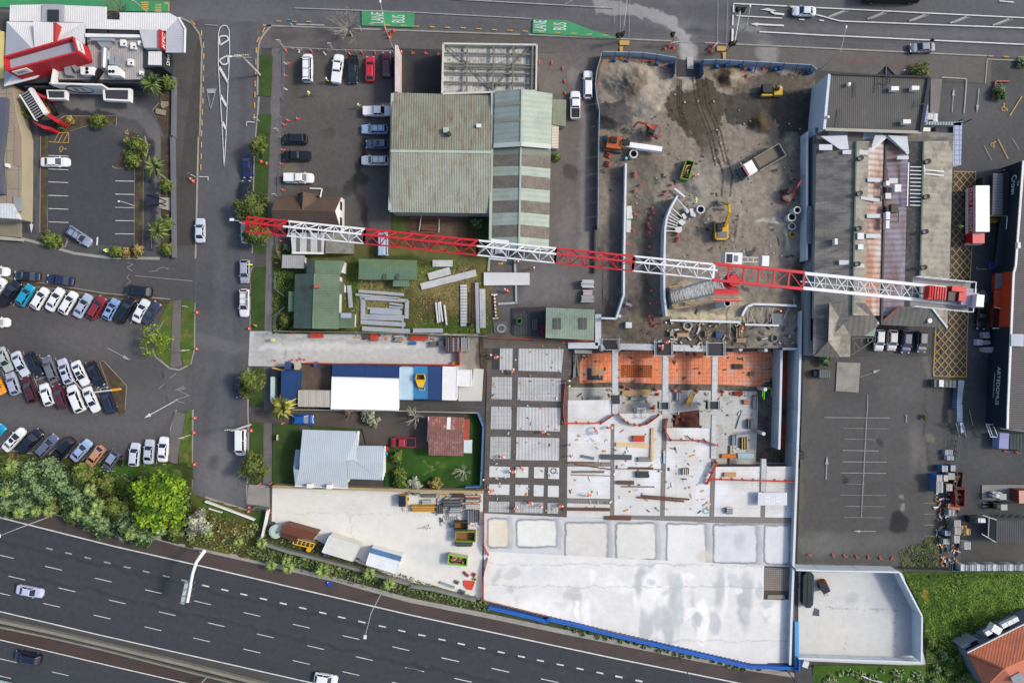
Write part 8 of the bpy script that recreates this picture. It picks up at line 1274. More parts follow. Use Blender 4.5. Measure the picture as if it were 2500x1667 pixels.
def ci(Lb,c,r,x,y,rad,m,turns=3,z=.2,th=.05):
 p=T(c*10+r,x,y,z);mb=MB();pts=[]
 for i in Rn(turns*14):a=i*6.283/14;rr_=rad*(1-.12*(i/14));pts.append((rr_*cos(a),rr_*sin(a)*.95,.01*i/14+.05));
 mb.tube(pts,th,m,5);Pt('hose_coil',mb,Lb=Lb,cat='hose',loc=p)
ci('coil of pale ribbed hose in the trench',3,2,840,605,.9,Fl('pale_hose',(180,178,168)),3,.3,.07);ci('coil of grey hose in a steel cage',2,2,1052,635,.85,Fl('pale_hose',(180,178,168)),3,.3,.07);ci('coil of thin cable on the deck bay',2,3,1650,700,.55,Fl('black_hose',(60,60,62)),2,.25,.03);ci('teal hose ring on the deck',3,3,1055,1158,.55,Fl('teal_hose',(120,186,170)),1,.15,.06);ci('dark hose coil in the trench',3,2,1135,590,.5,Fl('black_hose',(60,60,62)),2,.3,.05)
Pt('hose_line',MB().tube([T(32,x,y,.5)for x,y in((1328,380),(1332,500),(1328,640),(1322,720),(1340,765))],.07,Fl('pale_hose',(180,178,168)),6),Lb='pale hose dropping straight down from the standpipe into the trench',cat='hose');Pt('hose_line',MB().tube([T(30,x,y,.6)for x,y in((0,665),(160,680),(300,695),(430,700),(520,730),(600,785))],.06,Fl('orange_hose',(214,110,76)),6),Lb='orange pipe running behind the western hoarding',cat='pipe');Pt('hose_line',MB().tube([T(20,x,y,.5)for x,y in((2347,660),(2250,665),(2215,720),(2190,850),(2165,950),(2150,1050))],.06,Fl('orange_hose',(214,110,76)),6),Lb='orange pipe down the west rim of the soil heap',cat='pipe');Pt('steel_pipe',MB().tube([T(21,x,y,.5)for x,y in((2145,1035),(2120,1060),(2115,1150),(2118,1400),(2112,1568))],.28,Fl('black_pipe',(58,60,64)),10),Lb='black ducting pipe against the lane wall',cat='pipe')
def pg(Lb,c,r,x,y,ro,h,m,z=.15):p=T(c*10+r,x,y,z+h);Pt('concrete_ring',MB().ring((0,0,0),ro,ro*.72,h,m,26,Fl('ring_inside',(110,110,106))),Lb=Lb,cat='pipe',loc=(p.x,p.y,z))
for lb_,x,y,ro,h in(('tall grey concrete pipe, top of the three by the east wall',2098,845,.58,2.2),('wide white-rimmed concrete pipe, middle of the three',2035,925,.7,1.5),('short white concrete ring, lowest of the three',2037,1030,.6,.6),('short grey pipe standing beside the rubble',990,838,.68,1.2)):pg(lb_,3,1,x,y,ro*1.12,h,pc2)
pg('concrete manhole ring below the piling rig',3,1,222,200,.78,1.2,pc2);pg('shallow metal drum in the trench',3,2,1840,745,.65,.4,Fl('dull_metal',(130,130,124)))
#  CRATES AT THE BOUNDARY
cr_=(('grey pallet crate alone above the blue ones',1440,460,1530,520,.9,(140,162,176)),('white crate right below the lone grey crate',1465,530,1540,578,1.,(206,214,220)),('blue crate with cream lid, upper left of the blue group',1405,640,1473,710,1.6,(60,120,176)),('blue crate with grey lid, upper right of the blue group',1505,635,1565,705,1.5,(56,116,172)),('tall blue crate stack, left front',1345,748,1410,820,2.4,(50,110,170)),('narrow blue crate between tall stacks',1425,748,1475,820,2.,(70,126,180)),('blue-white crate against the scrap bin',1478,725,1550,800,1.8,(170,184,196)),('long grey-blue crate stack below the tall stacks',1340,820,1420,950,2.,(72,116,156)),('grey stacked crate beside the long one',1455,850,1525,930,1.8,(150,152,140)),('grey crate at the foot of the mesh fence',1480,1140,1560,1215,1.4,(130,144,156)),('tall tan-topped crate below the scrap skip',1545,1265,1622,1345,2.2,(120,128,134)),('blue crate with white lid near the pallets',1440,1385,1510,1440,1.4,(90,136,176)),('tall crate beside the blue-lidded one',1550,1350,1620,1430,2.2,(150,150,136)),('white crate at the lower stack',1545,1440,1608,1525,2.,(176,176,158)),('small grey crate bottom left of the stacks',1420,1478,1492,1540,1.3,(140,146,138)),('white tub at the very bottom of the stacks',1660,1515,1735,1600,1.5,(216,222,220)))
for lb_,x0,y0,x1,y1,h,rgb in cr_:
 px=q(43,x0,y0,x1,y0,x1,y1,x0,y1);rt=Bt('stacked_crate',lb_,'crate',px,h);m_=Fl('crate_%d_%d_%d'%rgb,rgb);v=[P(x,y,h)for x,y in px];wp('crate',MB().prism([(p.x,p.y)for p in v],.1,h,m_),rt);c_=sum(v,V3())/4;mb=MB()
 for i in Rn(5):t=(i+.5)/5;mb.bar(v[0].lerp(v[1],t)+vec(0,0,.04),v[3].lerp(v[2],t)+vec(0,0,.04),.14,.05,Fl('slat_%d'%(i%3),((214,196,176),(196,204,208),(176,182,184))[i%3]))
 wp('lid_slats',mb,rt)
Sk('timber pallet pile, upper one by the green forklift',4,3,(1625,1325,1697,1420),1.,((196,166,116),(176,146,96)),z=.1);Sk('timber pallet pile, lower right one',4,3,(1668,1365,1740,1440),1.3,((216,186,132),(190,160,110)),z=.1)
Pt('timber_plank',mbr(T(43,1475,1100,1.2),T(43,1612,1118,1.2),.9,.15,Fl('terracotta_plank',(196,128,96))),Lb='terracotta coloured plank across the fence below the scrap skip',cat='plank')
for i in Rn(12):
 x=1645+i*62;rt=Tg('window_crate','grey and white glazing crate in the row along the south boundary','crate',(T(44,x,245,1.6).x,T(44,x,245,1.6).y,.1),0,'glazing crates along the south boundary');Pt('crate_body',mbx((0,0,.75),(.78,1.15,1.5),Fl('crate_g%d'%(i%3),((196,206,206),(120,128,130),(160,168,172))[i%3])),rt);Pt('frame',mbr((-.35,-.5,1.55),(-.35,.5,1.55),.07,.08,Tm).bar((.35,-.5,1.55),(.35,.5,1.55),.07,.08,Tm),rt)
for i in Rn(8):
 rt=Tg('steel_rack','dark leaning sheet in the rack row above the ribbed shed','rack',(T(43,2060+i*42,1228,.9).x,T(43,2060,1228,.9).y,.1),0,'sheets racked above the ribbed shed');Pt('sheet',mbr((-.2,-.5,.2),(.1,.5,1.1),.3,.06,Fl('rack_%d'%(i%2),((120,126,128),(86,92,96))[i%2])),rt)
for lb_,v,h,rgb in(('lilac wrapped pallet, top one by the navy wall',(1880,678,1962,745),1.,(186,184,222)),('lilac wrapped pallet, left of the middle pair',(1815,758,1875,828),1.1,(206,198,226)),('lilac wrapped pallet, right of the middle pair',(1882,770,1970,820),1.1,(166,162,200)),('small orange-lilac pallet, bottom left',(1872,852,1922,900),.9,(196,176,196)),('big lilac pallet, bottom right',(1922,848,2000,912),1.2,(190,182,214))):Sk(lb_,4,2,v,h,(rgb,(226,196,190),rgb),'pallet',name='wrapped_pallet')
for lb_,v,h,rgb in(('tan box tipped on the ground by the orange bay',(1840,200,1918,285),.5,(150,144,132)),('brown box below the tan one',(1895,268,1955,325),.4,(128,112,100)),('blue steel bin by the orange bay',(1940,210,2018,285),.9,(54,84,108)),('dark green bin below the blue steel bin',(1982,300,2045,360),.9,(66,78,74)),('dark blue crate near the wall shadow',(2015,868,2090,905),.6,(40,54,78))):Sk(lb_,4,2,v,h,(rgb,tuple(int(k*.85)for k in rgb)),'bin',name='yard_bin',ang=35 if 'tan' in lb_ or 'brown' in lb_ else 0)
Sk('bright blue bin against the fence end of the navy building',4,1,(1995,1425,2060,1510),1.,((24,60,170),(30,76,190)),'bin',name='yard_bin');Sk('yellow pallet jack and goods behind the freight truck',4,1,(1955,930,2050,985),.8,((220,196,50),(120,60,60)),'equipment',name='yard_equipment')
def lighttower(Lb,c,r,x,y,ang,rgb=(214,168,74)):
 p=T(c*10+r,x,y,1.2);m_=Fl('tower_yellow_%d'%rgb[2],rgb);rt=Tg('solar_trailer',Lb,'trailer',(p.x,p.y,.1),R(ang));Pt('body',mbx((0,0,.7),(1.4,1.9,1.1),m_),rt);Pt('solar_panel',mbx((-.15,-.1,1.4),(1.3,2.,.08),Fl('solar_dark',(44,52,68),rg=.25)),rt);Pt('drawbar',mbr((0,-1.,.4),(.1,-2.3,.35),.12,.12,m_),rt);wheel(rt,(-.75,0,.3),.3,.2,rz=R(90));wheel(rt,(.75,0,.3),.3,.2,rz=R(90))
lighttower('yellow solar trailer upright on the yard slab near the fence',1,3,2275,1035,0);lighttower('yellow solar trailer at the gate of the container yard',1,2,825,1135,78);lighttower('orange solar trailer tilted on the corner slab',4,4,60,460,25,(190,120,60))
p=T(34,2225,500,1.5);rt=Tg('rubber_bladder','long black tarpaulined tank on the corner slab','tank',(p.x,p.y,.1),R(88));tk=Fl('black_tarp',(36,46,50),rg=.45);Pt('tank',MB().prism([(-3.3,-.5),(-2.6,-1.),(2.6,-1.),(3.3,-.3),(3.3,.4),(2.4,.95),(-2.6,.9),(-3.3,.3)],0,1.3,tk),rt);Pt('ridge_rail',mbr((-2.6,-.75,1.33),(2.6,-.75,1.33),.12,.08,Fl('teal_edge',(70,110,110))).bar((-2.9,.1,1.33),(2.9,.1,1.33),.1,.08,tk),rt);Pt('hose',MB().tube([(.2,.9,.9),(.1,1.3,.5),(.6,1.4,.3),(1.,1.,.5)],.06,blk,6),rt)
rt=Tg('lifting_cage','yellow ribbed lifting cage beside the white container','cage',T(13,1145,1520,1.4));yl2=Fl('cage_yellow',(232,180,30));mb=MB();a,b,c_,d=[P(*v,1.6)for v in(q1(13,1030,1470),q1(13,1262,1535),q1(14,1235,25),q1(14,1010,-30))]
for e0,e1 in((a,b),(b,c_),(c_,d),(d,a)):mb.bar(e0,e1,.16,.14,yl2);mb.bar(e0-vec(0,0,1.4),e1-vec(0,0,1.4),.12,.12,yl2)
for i in Rn(6):mb.bar(a.lerp(b,i/5),d.lerp(c_,i/5),.12,.1,yl2)
wp('cage',mb,rt);wp('platform',MB().prism([tuple(v_[:2])for v_ in(a,b,c_,d)],.2,.3,Fl('grey_platform',(120,126,130))),rt)
for lb_,c,r,x,y,m_,rr_ in(('yellow ring basket below the lifting cage',1,4,1190,40,yl2,.45),('blue drum in front of the white container',1,4,1378,95,Fl('drum_blue',(30,110,190)),.3),('maroon drum in front of the white container',1,4,1418,105,Fl('drum_maroon',(176,70,96)),.25),('blue chemical drum by the red hoarding',1,2,1272,1042,Fl('drum_blue',(30,110,190)),.42),('teal-lidded round bin by the concrete rings',3,1,137,250,Fl('drum_teal',(150,206,196)),.25),('round grey drum on the ramp floor',3,2,60,492,pc2,.32),('light blue drum behind the piling rig',2,1,2248,20,Fl('drum_sky',(60,150,200)),.28),('black drum in the grass yard',2,2,692,585,blk,.3)):
 p=T(c*10+r,x,y,.9);Pt('drum',MB().cyl((0,0,0),rr_,.85,m_,16).cyl((0,0,.85),rr_*.8,.04,m_,16),Lb=lb_,cat='drum',loc=(p.x,p.y,.08))
p=T(32,165,595,1.1);rt=Tg('white_water_cube','white square water tote on the ramp floor','tank',(p.x,p.y,.1));Pt('tank',mbx((0,0,.55),(1.15,1.1,1.1),Tm,top=.94),rt);Pt('base',mbx((0,0,-.02),(1.2,1.15,.12),plast),rt)
p=T(32,165,365,1.);rt=Tg('power_trowel','small red and grey engine cart on the ramp floor','machine',(p.x,p.y,.1),R(-20));Pt('engine',mbx((0,0,.5),(.9,.6,.5),Fl('cart_red',(170,60,56))),rt);Pt('frame',mbx((0,.1,.8),(1.2,.5,.1),St).bar((-.4,-.3,.4),(-.3,-1.1,.9),.08,.08,St),rt)
for lb_,c,r,x,y,sz_,rgb in(('yellow loader bucket on the ground by the concrete rings',3,1,2040,1125,(1.3,1.,.6),(206,178,60)),('red compactor beside the west wall of the dirt yard',2,1,2275,310,(.8,1.,.7),(206,60,44)),('red plate machine above the compactor',2,1,2280,210,(.9,.9,.7),(206,74,56)),('blue power pack on the deck bay tools',3,2,655,1165-5000,(1,1,1),(0,0,0)),('small red case on the yard slab by the tan skip',2,3,662,1035,(.5,1.2,.6),(220,90,60)),('red skid on the yard slab',2,4,645,320,(.5,1.3,.3),(206,70,66)),('round red pile of netting on the yard slab',2,4,740,330,(.6,.6,.5),(226,60,30)),('yellow bag beside the netting pile',2,4,748,378,(.6,.6,.4),(232,200,90)),('grey battery box on the yard slab corner',2,4,600,530,(1.2,.7,.5),(116,122,130)),('small brown pallet box on the yard slab',2,4,540,415,(.9,.6,.4),(150,134,104))):
 if y<-1000:continue
 p=T(c*10+r,x,y,sz_[2]);rt=Tg('site_equipment',lb_,'equipment',(p.x,p.y,.1),R(-25 if 'skid' not in lb_ else 50));m_=Fl('eq_%d_%d'%rgb[:2],rgb);Pt('body',mbx((0,0,sz_[2]*.4),(sz_[0],sz_[1],sz_[2]*.8),m_,top=.85),rt);Pt('top_part',mbx((0,0,sz_[2]*.9),(sz_[0]*.5,sz_[1]*.6,sz_[2]*.2),Fl('eq_dark',(70,72,74))),rt)
Pt('tarpaulin',MB().prism([tuple(P(*p_,.15)[:2])for p_ in q(24,620,390,700,395,748,405,735,450,715,500,660,490,625,450)],.08,.3,Fl('tarp_red',(206,84,66),vr=.2,sc_=(2,6))),Lb='crumpled red tarpaulin on the corner of the yard slab',cat='tarpaulin')
Kt('blue-grey steel frame with two cross legs on the yard slab',q1(24,345,415),q1(24,515,475),.35,.3,Fl('blue_grey_steel',(150,164,172)),'frame','steel_rack');Pt('grey_mat',MB().prism([tuple(P(*p_,.1)[:2])for p_ in q(34,2295,705,2347,725,2347,800,2270,790)],.08,.14,Fl('mat_grey',(92,98,106))),Lb='dark grey square mat on the corner slab below the black tank',cat='mat')
rt=Tg('ladder_track','dark steel ladders lying on the yard slab','ladder',T(23,410,1150));mb=MB()
for v in((375,1095,430,1225),(400,1090,452,1218),(398,1225,550,1225),(400,1262,548,1258)):mb.bar(T(23,*v[:2],.2),T(23,*v[2:],.2),.1,.1,St)
for i in Rn(7):mb.bar(T(23,378+i*8,1105+i*18,.2),T(23,404+i*8,1100+i*18,.2),.08,.08,St);mb.bar(T(23,402+i*24,1225,.2),T(23,402+i*24,1260,.2),.08,.08,St)
wp('ladder',mb,rt)
rt=Tg('scaffold_tower','pale aluminium scaffold tower with blue planks on the mesh fence line','scaffold',T(43,1620,200,1));mb=MB()
for v in((1565,150,1605,300),(1650,160,1682,315),(1600,150,1650,150),(1590,160,1600,240),(1645,160,1640,240)):mb.bar(T(43,*v[:2],2.2),T(43,*v[2:],.2),.1,.1,St)
wp('frame',mb,rt);wp('plank',mbr(T(43,1608,-60,1.6),T(43,1608,140,1.6),1.,.12,M('blue_plank',(110,130,156),sp=(90,.3,.3))).bar(T(43,1625,150,1.4),T(43,1640,260,1.2),.45,.1,Fl('ice_plank',(170,200,220))),rt)
rt=Tg('scaffold_stack','bundled scaffold frames at the end of the hatched box','scaffold',T(42,1500,1270));Or(rt,'frame_bundle',q(42,1320,1220,1600,1232,1590,1315,1320,1305),.1,1.2,M('scaffold_bundle',(104,110,112),sp=(0,.7,.5)));Or(rt,'upright_bundle',q(42,1600,1228,1668,1232,1630,1566,1575,1566),.1,1.4,M('scaffold_bundle_b',(104,124,150),sp=(90,.3,.4),vr=.3));Or(rt,'white_crate',q(42,1380,1225,1432,1225,1430,1305,1378,1300),.1,1.4,Tm)
rt=Tg('scaffold_bundle','aluminium scaffold frames and lilac cabinet by the end of the navy building','scaffold',T(43,2000,240));mb=MB()
for v in((1910,160,1965,310),(1935,160,1990,310),(1985,160,2050,310),(1910,160,2050,180),(1960,310,2050,312),(2060,200,2347,230),(2080,215,2340,245)):mb.bar(T(43,*v[:2],2.),T(43,*v[2:],1.6),.12,.12,Fl('alu',(196,204,208)))
wp('frame',mb,rt);Or(rt,'cabinet',q(43,2070,265,2178,270,2170,450,2060,445),.1,1.8,Fl('lilac_cabinet',(150,156,196)));Or(rt,'dark_rack',q(43,2185,275,2400,280,2400,470,2180,450),.1,1.4,M('dark_rack',(70,78,80),sp=(0,.6,.5)))
rt=Tg('bin_enclosure','slatted bin enclosure south of the old warehouse hip','enclosure',T(42,70,1140));Or(rt,'slatted_fence',q(42,0,1105,140,1110,138,1200,0,1200),.1,1.5,M('enclosure_slats',(104,108,110),sp=(0,.4,.5)));Or(rt,'blue_bin',q(32,2295,1120,2352,1120,2352,1180,2295,1180),.1,1.2,Fl('bin_navy',(30,48,74)))
rt=Tg('menu_canopy','black framed menu canopy over the restaurant drive lane','canopy',T(1,1800,740));Or(rt,'dark_roof',q(1,1678,662,1820,665,1818,805,1675,800),2.4,.15,Fl('dark_glass_roof',(40,46,62)));wp('frame',mbr(T(1,1690,665,2.8),T(1,1900,745,2.6),.12,.12,blk).bar(T(1,1690,800,2.8),T(1,1900,760,2.6),.12,.12,blk).bar(T(1,1820,710,2.8),T(1,1905,745,.5),.15,.15,blk).bar(T(1,1820,770,2.8),T(1,1905,795,.5),.15,.15,blk),rt);Or(rt,'concrete_plinth',q(1,1805,700,1952,702,1950,850,1800,815),0,.3,M('plinth',(180,176,164),vr=.1))
rt=Tg('barrier_pole','short dark height bar across the drive lane mouth','barrier',T(0,620,1240));wp('pole',mbr(T(0,580,1165,1.),T(0,670,1315,1.),.16,.16,blk),rt);wp('base',MB().cyl(T(0,670,1315,0),.18,1.,blk),rt)
for lb_,v in(('upper tan boulder slab in the palm bed',q(0,1845,1162,1925,1165,1928,1215,1860,1245,1838,1200)),('lower grey boulder slab in the palm bed',q(0,1785,1240,1898,1268,1890,1325,1780,1300))):Pt('boulder',MB().prism([tuple(P(*p_,.5)[:2])for p_ in v],0,.5,M('boulder_%d'%len(lb_),(150,136,120),vr=.25)),Lb=lb_,cat='boulder')
#  FENCES
def Fe(Lb,px,h,m,post=2.4,rails=2,wd=.05,cat='fence',name='fence',solid=None,pm_=None,lean=0):
 v=[P(x,y,h)for x,y in px];rt=Tg(name,Lb,cat,(v[0].x,v[0].y,0));rl=MB();ps=MB();pl=[]
 for a,b in zip(v[:-1],v[1:]):
  if solid:rl.bar((a.x,a.y,h/2),(b.x,b.y,h/2),solid,h,m)
  else:
   for k in Rn(rails):z=h*(1-k/max(1,rails));rl.bar((a.x,a.y,z),(b.x,b.y,z),wd,wd,m)
  n=max(1,int((b-a).length/post))
  for i in Rn(n+1):pl.append(a.lerp(b,i/n))
 wp('rails' if not solid else 'boards',rl,rt);pme=ps.bar((0,0,0),(0,0,h+.05),wd*1.6,wd*1.6,pm_ or m).mesh('post')
 for p in pl:Pt('post',pme,rt,loc=vec(p.x,p.y,0)-rt.location)
 return rt
tf=Fl('timber_fence',(176,158,122),vr=.15)
Fe('timber paling fence between the blue house and the yard slab',q(13,775,880,1640,905,2347,925)+q(23,0,930,850,945),1.8,tf,1.1,solid=.5);Fe('wire fence along the street side of the parked vehicle yard',q(10,893,540,885,900,865,1110),1.9,St,2.4,3);Fe('wire fence along the lower street side of the yard',q(10,855,1320,840,1568)+q(11,835,690),1.9,St,2.4,3);Fe('post and wire fence along the main road side of the yard',q(10,893,540,1500,570,2150,585),1.,Fl('white_post',(210,206,200)),1.5,1)
Fe('wire gate fence in front of the patchwork shed',q(11,815,1140,820,1310,880,1450),1.8,St);Fe('white wire fence of the green house garden',q(12,800,0,795,175,910,265),1.2,St);Fe('wire fence at the round bush garden',q(12,910,385,800,480,790,660),1.4,St);Fe('grey fence along the north side of the concrete driveway',q(12,790,665,1700,680,2352,690)+q(22,380,710,890,722),1.8,Fl('fence_grey_green',(140,146,136)),2.4,solid=.12);Fe('red topped hoarding along the south side of the driveway',q(12,1150,1030,1460,1040,1800,1040)+q(22,0,1048,570,1055,570,860),1.5,Fl('red_hoarding',(196,60,56)),2.4,solid=.15);Fe('translucent panel fence at the container yard street side',q(12,778,1190,775,1480),1.6,Fl('translucent_panel',(190,216,210)),2.,solid=.7)
Fe('low white boundary fence behind the back driveway',q(13,1000,0,2347,18)+q(23,0,22,780,38),1.6,Fl('pale_fence',(190,190,176)),2.4,solid=.1);Fe('blue draped fence at the east edge of the lawn',q(23,780,40,842,200,822,700,812,880,640,890),1.7,Fl('blue_drape',(88,122,170),vr=.2),2.4,solid=.22);Fe('white road rail above the tussock slope',q(13,0,1052,280,1155,565,1262),.8,Tm,4,solid=.28,name='guard_rail',cat='guard rail');Fe('short white rail pair on the tussock slope',q(13,45,1135,185,1175),.7,Tm,3,2,.1,name='guard_rail',cat='guard rail');Fe('leaning white sheet fence by the gate',q(13,712,1160,675,1340,645,1475),1.4,Tm,2.4,solid=.2);Fe('green wire panel fence at the dead end',q(13,540,1150,575,1115,715,1138),1.8,Fl('green_wire',(96,140,110)),2.4,4)
Fe('grey retaining fence along the top of the motorway bank',q(14,650,-30,930,60,1380,170,1800,285,2347,440)+q(24,0,460,250,495,560,575,760,625),1.3,Fl('grey_sleeper',(128,130,122),vr=.2),2.,solid=.5,name='retaining_fence');Fe('concrete median barrier between the carriageways',[(-20,1513),(120,1543),(250,1574),(500,1635),(700,1686)],.9,Fl('barrier_concrete',(140,136,126),vr=.15),4,solid=.55,name='median_barrier',cat='barrier');Fe('lower concrete median barrier kerb',[(-20,1527),(120,1556),(250,1586),(500,1650),(640,1684)],.6,Fl('barrier_concrete',(140,136,126),vr=.15),4,solid=.3,name='median_barrier',cat='barrier')
Fe('mesh boundary fence beside the crate stacks',q(43,1628,280,1585,700,1560,1100,1540,1568)+q(44,1525,290),1.8,Fl('fence_teal',(110,126,130)),2.6,3);Fe('dark blue low frames by the mesh fence',q(43,1580,360,1555,590),1.,Fl('frame_blue',(60,70,92)),.9,2,name='low_fence',cat='fence');Fe('dark boundary fence south of the scrap corner',q(44,960,265,1530,285,2347,298),1.6,Fl('fence_dark',(74,80,84)),2.4,solid=.15);Fe('low timber edge left of the restaurant street wall',q(0,1985,880,1975,1568)+q(1,1965,0,1985,1390),1.,Fl('street_wall_grey',(112,116,126)),3,solid=.5,name='street_wall',cat='wall')
Fe('rusty planter edging at the top right',q(40,2000,1140,2025,930,2185,932),.5,Fl('planter_terracotta',(176,116,94)),3,solid=.2,name='planter_edge',cat='planter');Fe('white railing stub at the bottom right lane',q(44,490,1485,600,1530,740,1568),.8,Tm,3,2,.1,name='guard_rail',cat='guard rail')
footm=Fl('barrier_orange',(212,92,74),vr=.08);footw=Fl('barrier_white',(212,206,196));fbm_=mbx((0,0,.09),(.75,.32,.18),footm,top=.9).cyl((-.2,0,.18),.06,.1,footm,8).cyl((.2,0,.18),.06,.1,footm,8).mesh('fence_foot');fpost=MB().cyl((0,0,.18),.04,.9,Tm,6).mesh('post')
fwm=mbx((0,0,.09),(.75,.32,.18),footw,top=.9).cyl((-.2,0,.18),.06,.1,footw,8).cyl((.2,0,.18),.06,.1,footw,8).mesh('fence_foot')
def ff(Lb,gp_,c,r,lst,ang=90,white=()):
 for i in Rn(0,len(lst),2):
  p=T(c*10+r,lst[i],lst[i+1],.2);me=fwm if i//2 in white else fbm_;rt=Tg('barrier_block',Lb if i//2 not in white else Lb.replace('orange','white'),'barrier block',(p.x,p.y,.08),R(ang+Ru(-30,30)),gp_);Pt('block',me,rt);Pt('post',fpost,rt)
ff('orange block foot along the main road edge of the yard','fence feet along the main road side',1,0,[930,580,1080,588,1225,592,1372,615,1662,625,1805,610,1950,610],100,(1,3));ff('orange block foot along the street edge of the yard','fence feet along the street side of the yard',1,0,[968,732,925,730,928,872,922,1022,955,1385,1065,1365,910,1435],0,(1,3));ff('orange block foot beside the lower yard fence','fence feet beside the lower yard fence',1,1,[880,18,895,160,878,318,870,462,900,618,880,1200,845,1330,830,1452],20)
ff('orange block foot in the row north of the rusty warehouse','fence feet north of the warehouse',2,0,[37,612,183,615,330,628],20);ff('orange block foot on the lane west of the wavy hoarding','fence feet on the site lane',2,0,[1485,717,1628,725,1753,790,1775,935,1783,1075],90);ff('orange block foot in the row above the corner slab','fence feet above the corner slab',4,4,[152,98,287,107,425,118,560,122,695,132,830,138],90);ff('orange block foot by the bins at the right edge','fence feet by the right edge',4,3,[2130,475,2265,492],0);ff('orange block foot near the dead end driveway','fence feet near the dead end',1,3,[755,845,625,853,720,1140,748,1175,895,155],30);ff('orange block foot on the driveway edge','fence feet on the driveway edge',1,2,[795,1003,988,998,1078,988,1130,992],10);ff('orange block foot at the end of the slab row','fence feet near the slab corner',3,4,[2230,95],40)
cone_b=mbx((0,0,.03),(.45,.45,.06),footm).cyl((0,0,.06),.17,.65,footm,10,.04).mesh('cone');cone_w=MB().cyl((0,0,.3),.125,.14,Tm,10,.095).mesh('band')
def Co(Lb,gp_,c,r,lst,z=.08,sc3=1.):
 for i in Rn(0,len(lst),2):
  p=T(c*10+r,lst[i],lst[i+1],.4+z);rt=Tg('traffic_cone',Lb,'traffic cone',(p.x,p.y,z),0,gp_);rt.scale=(sc3,)*3;Pt('cone',cone_b,rt);Pt('band',cone_w,rt)
Co('orange cone in the two lines down the narrow ramp','cones marking the narrow ramp',3,1,[240,415,240,450,300,555,240,620,238,880,222,1075,140,1230,658,553,597,625,572,662,438,820,460,880,413,937,393,1000,403,1030,420,1052,405,1100,405,1265],.45,1.15);Co('red drum cone by the curved wall props','cones by the curved wall props',3,1,[725,1120,738,1165,730,1195,640,945],.45,1.2);Co('orange cone on the ramp floor','cones on the ramp floor',3,2,[430,15,428,200,412,342,493,340,402,490,420,540,435,575,475,600],.3,1.1)
Co('orange cone along the side street kerb','cones along the side street kerb',0,2,[2258,450,2250,868],.08,1.3);Co('orange cone along the lower side street kerb','cones along the lower side street kerb',0,3,[2225,95,2215,265,2222,628],.08,1.3);Co('orange cone at the end of the side street','cones at the end of the side street',1,3,[500,1120,495,1168,525,240],.08,1.3);Co('orange cone on the street verge','cones on the street verge',1,1,[555,1215,700,305,640,285],.08,1.2);Co('red cone at the driveway mouth','cones at the driveway mouth',1,2,[505,635],.08,1.4)
Co('orange cone around the works signs on the footpath','cones around the works signs',3,0,[582,552,680,540,630,530,1090,560,1125,525,1112,585],.08,1.3);Co('orange cone by the bus lane works sign','cones by the bus lane sign',1,0,[2062,325,2160,345,2115,425,2110,380,2245,590],.08,1.3);Co('red cone behind the eastern hoarding','cones behind the eastern hoarding',3,0,[1495,785,1520,868,1710,785],.1,1.4);Co('red cone beside the restaurant street sign','cones beside the restaurant street sign',0,1,[2175,485,2205,510],.08,1.3);Co('small red cone on the basement slab rim','cones on the basement slab rim',3,2,[110,1305,172,1335,483,1338,503,1390,685,1352,765,1358,955,1352,1198,1355,1250,1358,455,1550],PZ+.2,1.3)
bb=mbx((0,0,.4),(.55,.55,.8),Fl('blue_ballast',(44,106,176)),top=.8).mesh('ballast')
for i,(x,y)in enumerate(((5,685),(148,692),(493,725),(652,735),(1178,760),(1290,745),(1450,752),(1570,785),(1852,792),(1905,780),(2230,830),(980,718))):p=T(30,x,y,.8);Pt('ballast_block',bb,Lb='blue ballast block behind the hoarding',cat='ballast block',gp_='ballast blocks behind the hoarding',loc=(p.x,p.y,.1))
#  POLES, LIGHTS, SIGNS
def pole(Lb,b,t,h,r=.14,m=None,head=None,arm=None,cat='street lamp',name='street_lamp',cross=False):
 B=P(*b,0);T=P(*t,h);m=m or Fl('pole_grey',(186,188,186));rt=Tg(name,Lb,cat,(B.x,B.y,0));top=vec(B.x,B.y,h);wp('pole',MB().tube([B,(B.x,B.y,h)],[r,r*.7],m,10),rt)
 if arm:wp('arm',MB().tube([top,P(*arm,h+.3)],[r*.55,r*.4],m,8),rt);e_=P(*arm,h+.3)
 else:e_=top
 if head:wp('lamp_head',mbx(e_,head,Tm,top=.8),rt)
 if cross:
  for dz_ in(0,-.9):wp('cross_arm',mbr(top+vec(-1.2,.1,dz_),top+vec(1.2,.1,dz_),.12,.14,Fl('crossarm_wood',(170,162,146))),rt)
  ins_=MB()
  for x in(-1.1,-.7,-.3,.3,.7,1.1):ins_.cyl(top+vec(x,.1,.06),.06,.2,Tm,8)
  wp('insulator',ins_,rt)
 return rt
def lean(bx,by,h):k=H/(H-h);return(CX+(bx-CX)*k,CY+(by-CY)*k)
b_=q1(10,635,865);pole('thick pale power pole leaning out over the side street',b_,lean(*b_,8.5),8.5,.2,Fl('pole_concrete',(196,194,188)),arm=q1(10,290,650),head=(.6,.3,.15),cross=True,name='power_pole',cat='power pole')
b_=q1(13,528,170);pole('pale power pole over the white van',b_,lean(*b_,8.5),8.5,.2,MATS['pole_concrete'],cross=True,name='power_pole',cat='power pole')
b_=q1(2,1390,1328);rt=pole('tall power pole with yellow base sleeve in the car park island',b_,lean(*b_,8),8.,.18,MATS['pole_concrete'],cross=False,name='power_pole',cat='power pole');wp('base_sleeve',MB().cyl(P(*b_,0),.24,3.,Fl('sleeve_yellow',(214,160,50))),rt);top=V3((P(*b_).x,P(*b_).y,8));wp('arm',MB().tube([top,T(2,950,1350,7),T(2,800,1180,6.5)],.04,Tm,6),rt)
